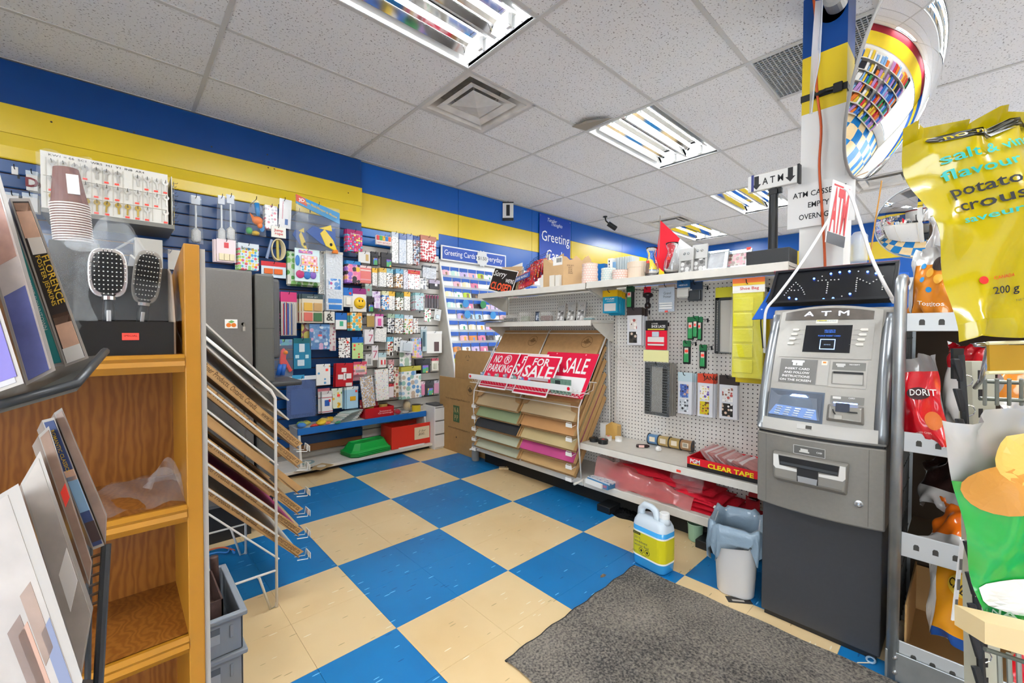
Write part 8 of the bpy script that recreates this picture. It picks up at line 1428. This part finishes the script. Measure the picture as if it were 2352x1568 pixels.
mc = thing('machine_cabinet', 'charcoal key-cutting machine cabinet with a rounded side right of the steel cabinet', 'cabinet', (.67, 3.0, 0)); obj('body', MB().box((.597, 2.8, .2), (.70, 3.1, 1.52)), mat('55544f', .5, noise=.05, nscale=100), mc, world=True, bevel=.012); obj('side_pod', MB().box((.66, 2.81, 1.02), (.735, 3.05, 1.5)), mat('4c4d4e', .45), mc, world=True, bevel=.02, bseg=3); obj('tray', MB().box((.66, 2.72, .86), (.83, 3.0, .89)), mat('3a3b3c', .4), mc, world=True, bevel=.01); obj('seam', MB().box((.6, 2.7985, 1.2), (.7, 2.8, 1.202)), INK, mc, world=True); obj('foot', MB().box((.61, 2.83, 0), (.69, 3.05, .2)), mat('1c1c1c', .5), mc, world=True)
pr_ = thing('paper_rack', 'white wire rack of printed cardboard paper trays beside the bookshelf', 'display rack', (.595, 2.29, 0), PI/2); PW = .58
z6 = [.17, .268, .365, .458, .576, .66]; slp, nnp = paper_rack(pr_, PW, z6, [['white', 'pink', 'kraft', 'green', 'white', 'beige']], depth=.56, rise=.60, halves=1, tray_t=.03)
trs = [c for c in pr_.children if c.name.startswith('cardboard_tray')]
for k, tr in enumerate(trs):
    if k == 3: continue
    for s_, tpos, w_ in (('North American Paper Products, Ontario, Canada', .56, .40), ('www.northamericanpaper.ca', .15, .21)):
        a = V((-PW/2+.0115, 0, z6[k]))+slp*tpos+nnp*.015; text(s_, tr, frame(a, -slp, nnp), mat('5a4228', .8), h=.02, w=w_, depth=.0006, world=False)
for x in (-PW/2-.01, PW/2):
    obj('frame_rail', MB().tube([(x, .1, .0), (x, .098, .9), (x, .115, .935), (x, .45, 1.27)], .006, 8), WIREW, pr_, smooth=True); obj('foot_wire', MB().tube([(x, .1, .03), (x, .104, .004), (x, .125, .002), (x, .165, .15), (x, .17, .155)], .005, 8), WIREW, pr_, smooth=True); obj('base_rail', MB().tube([(x, .1, .16), (x, .5, .16)], .005, 8), WIREW, pr_)
    for z in z6: obj('support_wire', MB().tube([(x, .09, z+.035), (x, .62, z+.605)], .004, 6), WIREW, pr_)
for dz in (.0, .085): obj('top_sheet', MB().slab([V((-PW/2, .04, .80+dz)), V((PW/2, .04, .80+dz)), V((PW/2, .55, 1.37+dz)), V((-PW/2, .55, 1.37+dz))], (0, -.57, .51), .006), mat('cfcac0', .4), pr_)
# crates
def crate(z0, lab, grp='stacked grey crates'):
    o = thing('plastic_crate', lab, 'crate', (.15, 1.8, z0), 0, grp); x0, x1, y0, y1 = -.15, .15, -.18, .18; CRM = mat('8d949b', .5); h_ = .128
    for n_, a, c in (('wall', (x0, y0, 0), (x1, y0+.008, h_)), ('wall', (x0, y1-.008, 0), (x1, y1, h_)), ('wall', (x0, y0, 0), (x0+.008, y1, h_)), ('wall', (x1-.008, y0, 0), (x1, y1, h_)), ('bottom', (x0, y0, 0), (x1, y1, .006))): obj(n_, MB().box(a, c), CRM, o, bevel=.003)
    b = MB()
    for a, c in (((x0-.012, y0-.012), (x1+.012, y0+.006)), ((x0-.012, y1-.006), (x1+.012, y1+.012)), ((x0-.012, y0), (x0+.006, y1)), ((x1-.006, y0), (x1+.012, y1))): b.box((a[0], a[1], h_-.016), (c[0], c[1], h_))
    obj('rim', b, CRM, o, bevel=.004); hp = obj('hand_grip', MB().box((.0, y0-.002, .045), (.085, y0, .095)), mat('5d646c', .6), o); obj('grip_slope', MB().hexa([(.0, y0-.003, .045), (.085, y0-.003, .045), (.085, y0-.0005, .045), (.0, y0-.0005, .045), (.0, y0-.0025, .075), (.085, y0-.0025, .075), (.085, y0-.0005, .075), (.0, y0-.0005, .075)]), mat('a4abb2', .5), o); obj('rib', MB().box((.112, y0-.004, .05), (.122, y0, .092)), CRM, o, bevel=.002)
crate(.0, 'grey plastic crate at the bottom of the stack'); crate(.13, 'grey plastic crate on top, holding old metal fittings')
RU = mat('5a4640', .5, metal=.4, noise=.3, nscale=40); o = thing('metal_tray', 'rusty metal box of rings sitting in the top crate', 'box', (.1, 1.75, .15)); 
for a, c in (((.0, 1.65), (.25, 1.655)), ((.245, 1.65), (.25, 1.88)), ((.0, 1.875), (.25, 1.88))): obj('wall', MB().box((a[0], a[1], .16), (c[0], c[1], .30)), RU, o, world=True)
obj('bottom', MB().box((.0, 1.65, .16), (.25, 1.88, .22)), RU, o, world=True)
for k in range(5): ob = obj('ring', MB().tube([(.02*math.cos(a), .02*math.sin(a), .0) for a in [q*PI/6 for q in range(12)]], .006, 6, closed=True), mat('8a857e', .35, metal=.8), o); ob.location = V((.222-.014*k, 1.68+.035*k, .255+.012*(k % 2)))-V(o.location); ob.rotation_euler = (1.2, .3*k, k)
o = thing('pipe_fitting', 'bent brown metal pipe fitting poking out of the top crate', 'fitting', (.24, 1.9, .2)); obj('pipe', MB().tube([(.268, 1.91, .15), (.262, 1.91, .33), (.262, 1.91, .335)], .014, 10), RU, o, world=True, smooth=True); obj('elbow', MB().tube([(.2, 1.9, .255), (.262, 1.91, .262), (.266, 1.91, .28)], .012, 10), RU, o, world=True, smooth=True)
cable('loose_wire', 'orange wire lying on the floor behind the crates', [onZ(470, 1268, .01), onZ(490, 1260, .012), onZ(515, 1257, .012), onZ(533, 1262, .012)], .004, mat('d0603a', .5)); cable('loose_wire', 'blue wire lying on the floor behind the crates', [onZ(470, 1275, .01), onZ(500, 1268, .012), onZ(522, 1268, .012), onZ(528, 1256, .012), onZ(536, 1266, .012)], .004, mat('3a80c8', .5))
# ================================================================== RIGHT: chip racks
def bag(name, lab, M, w_, h_, d_, bands, back, texts=(), group='chip bags on the racks', wr=1., patches=()):
    t = thing(name, lab, 'chip bag', M=M, group=group)
    ph = R.random()*6
    def f(u, v, s):
        e = max(0, math.sin(PI*min(1, max(0, v))))**.5*max(0, math.sin(PI*u))**.7; sq = 1-.1*math.sin(PI*v)
        z = s*d_*e+wr*(.005*math.sin(9*u+5*v+ph)+.004*math.sin(17*u-11*v+ph)*(1-e*.5)+.012*math.sin(21*u+ph)*(1-min(1, 6*min(v, 1-v)))+.006*math.sin(13*v+7*u+ph)*(1-math.sin(PI*u)))
        return V(((u-.5)*w_*sq, v*h_+.008*wr*math.sin(u*11+ph)*(abs(2*v-1))**4, z))
    for k, (v0, v1, m_, nm_) in enumerate(bands): obj(nm_, MB().grid(lambda u, v: f(u, v0+(v1-v0)*v, 1), 22, max(2, int(26*(v1-v0)))), m_, t, smooth=True)
    obj('back_film', MB().grid(lambda u, v: f(1-u, v, -1), 14, 16), back, t, smooth=True)
    for s, u, v, hh, ww, m_, ro in texts:       # lettering laid onto the film
        key = (s, .012, 0., 'LEFT', 1.)
        if key not in TXT: text(s, t, Matrix.Identity(4), m_, h=.01, bold=.012, align='LEFT', world=False); bpy.data.objects.remove(t.children[-1])
        vs, fs = TXT[key]; xs = [p[0] for p in vs]; sx = ww*w_/(max(xs)-min(xs)); sy = hh*h_/.69; cr, sr = math.cos(ro), math.sin(ro); b = MB(); o_ = []
        for x, y, z in vs:
            X_, Y_ = (x-min(xs))*sx, y*sy; X_, Y_ = X_*cr-Y_*sr, X_*sr+Y_*cr; uu = u+X_/w_; vv = v+Y_/h_; p = f(min(.98, max(.02, uu)), min(.98, max(.02, vv)), 1); o_.append((p.x, p.y, p.z+.006))
        b.add(o_, fs); obj('lettering', b, m_, t)
    for u, v, ru, rv, m_, nm_ in patches:
        k = 20; obj(nm_, MB().add([(lambda p: (p.x, p.y, p.z+.003))(f(min(.98, max(.02, u+ru*rr_*math.cos(2*PI*i/k))), min(.98, max(.02, v+rv*rr_*math.sin(2*PI*i/k))), 1)) for rr_ in (1., .8, .6, .4, .2) for i in range(k)]+[tuple(f(u, v, 1)+V((0, 0, .003)))], [(j*k+i, j*k+(i+1) % k, j*k+k+(i+1) % k, j*k+k+i) for j in range(4) for i in range(k)]+[(4*k+i, 4*k+(i+1) % k, 5*k) for i in range(k)]), m_, t)
    return t
def fM(bl, br, tl): return frame((V(bl)+V(br))/2, V(br)-V(bl), V(tl)-V(bl))
def gl(c): return mat(c, .16, spec=.7, coat=.3)
YB = gl('b09c0a'); SILVB = mat('d8d6d2', .22, metal=.3); TEALT = mat('1fa59a', .4)
bl, tl_ = onD(2138, 800, .70), onD(2128, 330, .72); xd = RT*.97+V((0, 0, .19)); 
bag('chip_bag', 'large yellow bag of salt and vinegar potato chips nearest the camera', frame(bl+xd.normalized()*.168, xd, tl_-bl), .26, .365, .035, ((0, .08, YB, 'bottom_seal'), (.08, .93, YB, 'front_film'), (.93, 1., YB, 'top_seal')), YB,
    (('no name', .2, .905, .022, .3, YB, 0), ('salt & vinegar', .14, .80, .045, .72, TEALT, .03), ('flavour', .12, .725, .045, .40, TEALT, .02), ('potato chips', .12, .645, .05, .66, INK, 0.), ('croustilles', .13, .575, .05, .62, INK, 0), ('saveur de sel', .13, .52, .03, .6, TEALT, 0), ('200 g', .2, .185, .032, .19, INK, 0), ('CANADA', .22, .25, .014, .14, mat('cf3a1c', .4), 0), ('NET - MADE FOR SHARING', .36, .145, .008, .36, mat('5a5418', .5), 0)), patches=((.18, .255, .022, .018, mat('d8241c', .4), 'leaf_mark'), (.8, .4, .2, .12, mat('e8b07a', .4), 'chip_print'), (.5, .915, .4, .022, mat('2a2614', .4), 'brand_strip')), wr=1.3)
bl, br_, tl_ = onD(2305, 1432, .78), onD(2550, 1414, .76), onD(2240, 975, .80)
G1 = gl('1f9a3a'); bag('chip_bag', 'large green chip bag with a white top and round potato print', fM(bl, br_, tl_), .25, .375, .035, ((0, .7, G1, 'front_film'), (.7, 1., gl('d0cdc9'), 'top_film')), SILVB,
    (('SAME', .50, .42, .03, .2, mat('d8341c', .4), 0), ('GREAT', .5, .375, .03, .22, mat('d8341c', .4), 0), ('TASTE', .5, .33, .03, .22, mat('d8341c', .4), 0), ('MEME', .46, .275, .03, .2, mat('d8341c', .4), 0), ('GOUT', .5, .235, .025, .18, mat('d8341c', .4), 0), ('NATURAL', .1, .045, .03, .4, mat('bfe0c4', .4), 0)), patches=((.22, .66, .2, .12, mat('c88a3a', .35), 'potato_print'), (.5, .78, .28, .12, mat('d8b45a', .35), 'potato_print'), (.6, .34, .2, .145, mat('f0ece6', .35), 'taste_badge'), (.3, .15, .3, .09, mat('eceae4', .35), 'bowl_print')), wr=1.2)
# rack 1 beside the machine
RX = 1.95; r1 = thing('chip_rack', 'galvanised metal chip rack standing right of the cash machine', 'display rack', (2.2, -.1, 0))
obj('front_post', MB().tube([(RX, .158, 0), (RX, .158, 1.32), (RX+.012, .158, 1.36), (RX+.05, .158, 1.372), (RX+.09, .158, 1.36)], .0165, 10), GALV, r1, world=True, smooth=True); obj('rear_post', MB().box((2.38, .145, 0), (2.4, .17, 1.36)), GALV, r1, world=True)
obj('front_post', MB().box((RX, -.62, 0), (RX+.03, -.59, 1.36)), GALV, r1, world=True)
for z0, z1 in ((1.19, 1.25), (.787, .853), (.432, .513), (.06, .14)):
    s = obj('shelf_rail', MB().box((RX-.002, -.6, z0), (RX+.004, .142, z1)), mat('c6c8c8', .4, metal=.4), r1, world=True, bevel=.002); sl_ = obj('shelf_plate', MB().box((RX+.004, -.6, z0), (2.4, .142, z0+.006)), mat('6a5c48', .7), r1, world=True)
    for k in range(3):
        y = .105-.045*k; b = MB(); b.M = Matrix.Translation((RX-.0024, y, (z0+z1)/2)) @ Matrix.Rotation(-PI/2, 4, 'Z') @ LT(0, 0, 0); b.add([(-.007, -.01, 0), (.007, -.01, 0), (.007, .004, 0), (.004, .009, 0), (-.004, .009, 0), (-.007, .004, 0)], [(0, 1, 2, 3, 4, 5)]); obj('punched_slot', b, mat('3c3a36', .6), s, world=True)
obj('corner_plate', MB().box((RX-.012, -.6, .0), (RX-.006, .175, .1)), GALV, r1, world=True, bevel=.002)
for z in (.03, .08): b = MB(); b.M = Matrix.Translation((RX-.012, .15, z)) @ Matrix.Rotation(-PI/2, 4, 'Z') @ LT(0, 0, 0); b.lathe([(.008, 0), (.005, .005), (.001, .006)], 12); obj('bolt', b, CHROME, r1, world=True)
gm = MB()
for k in range(9): gm.tube([(RX+.04+.045*k, .155, .1), (RX+.04+.045*k, .155, 1.2)], .0022, 5)
for k in range(12): gm.tube([(RX+.03, .155, .12+.095*k), (2.38, .155, .12+.095*k)], .0022, 5)
obj('side_mesh', gm, mat('4a4a48', .4, metal=.6), r1, world=True)['kind'] = 'stuff'
obj('rear_panel', MB().box((2.395, -.62, .0), (2.4, .16, 1.2)), mat('4a3a2c', .8), r1, world=True)
def rbag(lab, q, X_, w_, h_, d_, bands, texts=(), back=SILVB, wr=1., patches=()):
    P = [onX(x, y, v) for (x, y), v in zip(q, X_)]; bag('chip_bag', lab, fM(*P), w_, h_, d_, bands, back, texts, wr=wr, patches=patches)
OR = gl('e0861c'); RDB = gl('c80f1e')
rbag('orange tortilla chip bag with a white side on the top of the rack', ((2092, 722), (2165, 722), (2092, 562)), (2.06, 2.0, 2.1), .14, .23, .03, ((0, .72, OR, 'front_film'), (.72, 1, gl('d06a14'), 'top_film')), (('Tostitos', .45, .12, .06, .45, mat('ece4d8', .4), 0),), patches=((.12, .4, .14, .42, mat('d8d6d4', .3), 'white_side'), (.45, .5, .05, .04, mat('1f86c0', .4), 'blue_dot'), (.42, .7, .05, .04, mat('1f86c0', .4), 'blue_dot'), (.62, .35, .05, .04, mat('1f86c0', .4), 'blue_dot'), (.78, .72, .16, .1, mat('2a1a14', .4), 'logo_patch'), (.6, .6, .1, .07, mat('f0b03a', .4), 'chip_print'), (.8, .5, .1, .07, mat('f0b03a', .4), 'chip_print')))
rbag('silver chip bag behind the orange one at the top of the rack', ((2130, 640), (2185, 640), (2140, 480)), (2.25, 2.2, 2.25), .13, .22, .03, ((0, 1, SILVB, 'front_film'),))
rbag('red tortilla chip bag with a white side standing on the second shelf', ((2082, 1020), (2165, 1022), (2092, 800)), (1.99, 1.95, 2.06), .135, .3, .045, ((0, .8, RDB, 'front_film'), (.8, 1, gl('b00d1a'), 'top_film')), (('DORITOS', .55, .52, .07, .6, mat('f4f0ec', .4), 0), ('FLAVOURED CHIPS', .4, .1, .02, .4, mat('e8b8b4', .4), 0)), patches=((.12, .45, .13, .36, mat('dcd8d4', .3), 'white_side'), (.85, .25, .12, .1, mat('c8641c', .4), 'chip_print'), (.68, .545, .2, .07, mat('3a1014', .4), 'logo_patch')))
rbag('white-sided red chip bag behind the strip of clips on the second shelf', ((2160, 960), (2240, 985), (2150, 800)), (2.1, 2.0, 2.15), .14, .26, .04, ((0, .7, gl('d8d4d0'), 'front_film'), (.7, 1, RDB, 'top_film')))
rbag('dark chip bag slumped on the third shelf', ((2110, 1150), (2225, 1190), (2105, 1035)), (2.2, 2.1, 2.3), .2, .18, .04, ((0, .35, gl('c8c4c0'), 'lower_film'), (.35, 1, gl('2a1614'), 'front_film')), wr=1.5)
rbag('orange chip bag lying on the third shelf', ((2135, 1255), (2245, 1290), (2125, 1140)), (2.05, 1.95, 2.2), .2, .17, .035, ((0, .3, SILVB, 'lower_film'), (.3, 1, gl('df6a14'), 'front_film')), wr=1.5)
rbag('orange cheese puff bag leaning in the bottom shelf', ((2160, 1465), (2245, 1505), (2085, 1290)), (2.0, 1.95, 2.12), .19, .3, .04, ((0, .1, gl('1f4f9a'), 'blue_foot'), (.1, 1, gl('e89a18'), 'front_film')), (('CHEEZ', .42, .62, .09, .5, mat('2a1a0c', .4), -.5),), patches=((.1, .4, .13, .42, mat('e0dcd4', .3), 'white_side'), (.7, .62, .3, .12, mat('f0c83a', .4), 'logo_patch'), (.8, .2, .12, .07, mat('d8b418', .4), 'badge')))
o = thing('cardboard_tray', 'brown cardboard tray under the cheese puff bag', 'box', (2.1, -.05, .07))
for nm_, a, c in (('bottom', (1.97, -.5, .068), (2.38, .13, .072)), ('side_panel', (1.97, .125, .068), (2.38, .13, .26)), ('back_panel', (2.37, -.5, .068), (2.375, .13, .25))): obj(nm_, MB().box(a, c), mat('b08a58', .8), o, world=True)
# strip of clips hanging before the rack
cs = thing('clip_strip', 'black hanging strip with plastic clips before the chip rack', 'clip strip', tuple(onD(2258, 1560, .9))); A_ = onD(2206, 815, .93); B_ = onD(2258, 1600, .9)
obj('strip', MB().tube([A_, A_.lerp(B_, .5)+V((.006, 0, 0)), B_], .0065, 6), BLACK, cs, world=True); obj('hanger', MB().slab([onD(2190, 800, .93), onD(2214, 800, .93), onD(2214, 872, .925), onD(2190, 870, .925)][::-1], -FW, .006), BLACK, cs, world=True)
for k in range(11):
    p = A_.lerp(B_, .08+.09*k); cl_ = obj('clip', MB().hexa([p+RT*a+UP*b_+FW*c for b_ in (0, .05) for a, c in ((-.008-.3*b_, -.004), (.006-.3*b_, -.004), (.006-.3*b_, .004), (-.008-.3*b_, .004))]), mat('2c2d2f', .4), cs, world=True, bevel=.002); obj('clip_wire', MB().tube([p+RT*.01+UP*(.002+.012*math.sin(a))+FW*.0+RT*.014*math.cos(a) for a in [q*PI/4 for q in range(8)]], .0012, 5, closed=True), CHROME, cl_, world=True)
ws = thing('price_strip', 'white plastic price strip dangling beside the clip strip', 'strip', tuple(onD(2190, 1430, .95))); q = [onD(2208, 1240, .95), onD(2216, 1240, .95), onD(2196, 1425, .95), onD(2187, 1425, .95)]; obj('strip', MB().slab(q[::-1], -FW, .003), WHITE, ws, world=True)
for k in range(3): c = q[0].lerp(q[3], .3+.25*k).lerp(q[1].lerp(q[2], .3+.25*k), .5); obj('slot', MB().slab([c+RT*a+UP*b_-FW*.001 for a, b_ in ((-.003, -.012), (.003, -.012), (.004, .012), (-.002, .012))], -FW, .0004), mat('6a6862', .6), ws, world=True)
# rack 2 in the near right
r2 = thing('wire_shelf_rack', 'beige slotted upright rack with wire shelves at the right edge', 'display rack', tuple(onD(2262, 1600, .95)))
BG = mat('b9b6a2', .45); U0 = [onD(2232, 830, .98), onD(2285, 830, .96), onD(2300, 1640, .96), onD(2248, 1640, .98)]; obj('upright', MB().slab(U0[::-1], -FW, .03), BG, r2, world=True)
for k in range(18): c = onD(2248+k*.9, 860+44*k, .955); obj('slot', MB().slab([c+RT*a+UP*b_-FW*.003 for a, b_ in ((-.0045, -.01), (.0045, -.01), (.0045, .01), (-.0045, .01))], -FW, .001), INK, r2, world=True)
s = obj('gold_price_rail', MB().slab([onD(2272, 792, .70), onD(2420, 792, .70), onD(2420, 848, .70), onD(2274, 852, .70)][::-1], -FW, .004), mat('b98f2c', .3, metal=.3), r2, world=True)
for y, t0 in ((788, .70), (856, .70)): obj('rail_edge', MB().tube([onD(2268, y, t0), onD(2430, y-4, t0)], .003, 8), mat('d8cfa0', .3), s, world=True)
obj('wire_bracket', MB().tube([onD(2240, 792, .74), onD(2275, 790, .74), onD(2270, 800, .74), onD(2255, 870, .78), onD(2240, 890, .85)], .004, 8), CHROME, r2, world=True, smooth=True)
for y in (875, 915): obj('shelf_wire', MB().tube([onD(2250, y, .85), onD(2440, y+8, .82)], .004, 8), mat('6a6f66', .4, metal=.5), r2, world=True)
for k in range(6): obj('shelf_wire', MB().tube([onD(2262+28*k, 870, .82), onD(2262+28*k, 930, .84)], .003, 6), mat('8d9086', .4, metal=.5), r2, world=True)
s = obj('cream_shelf', MB().slab([onD(2262, 1428, .74), onD(2440, 1470, .70), onD(2440, 1530, .70), onD(2262, 1478, .74)][::-1], -FW, .05), mat('d8c090', .45), r2, world=True); obj('shelf_wire', MB().tube([onD(2262, 1490, .74), onD(2430, 1545, .72)], .004, 8), mat('6a6f66', .4, metal=.5), r2, world=True)
for k in range(3): obj('rear_wire', MB().tube([onD(2295+22*k, 1500, .85), onD(2300+22*k, 1640, .85)], .004, 6), mat('9a9c90', .4, metal=.4), r2, world=True)
for lab, q, m_ in (('orange chip bag at the right edge beside the wire shelf', ((2312, 960), (2400, 960), (2312, 800)), OR), ('red chip bag low at the right edge of the picture', ((2322, 1600), (2420, 1610), (2318, 1475)), RDB)):
    P = [onD(x, y, 1.02) for x, y in q]; bag('chip_bag', lab, fM(*P), .13, .17, .03, ((0, .25, SILVB, 'lower_film'), (.25, 1, m_, 'front_film')), SILVB)
# ================================================================== stocked wall shelves behind the camera (seen in the mirrors)
for k, x in enumerate((.6, 2.4, 4.2)):
    o = thing('stocked_shelf', 'stocked wall shelf unit seen only in the mirrors, number %s along the far wall' % ordn[k], 'shelving', (x, Y0+.2, 0), 0, 'stocked shelves behind the camera')
    obj('back_panel', MB().box((-.85, -.19, 0), (.85, -.17, 2.1)), SHELFW, o)
    for j in range(6):
        z = .1+.34*j; s = obj('shelf', MB().box((-.85, -.17, z), (.85, .2, z+.02)), SHELFW, o); xx = -.83
        while xx < .74: w_ = .07+.08*R.random(); hh = .14+.14*R.random(); obj('packet', MB().box((xx, -.1, z+.02), (xx+w_, .15, z+.02+hh)), mat(R.choice(['c8303a', '2f6ab8', 'e8c23a', 'ece8e0', '3a8a50', 'e0782a', '2a2a30', '8ab0d8', 'b88ac0']), .4), s); xx += w_+.02
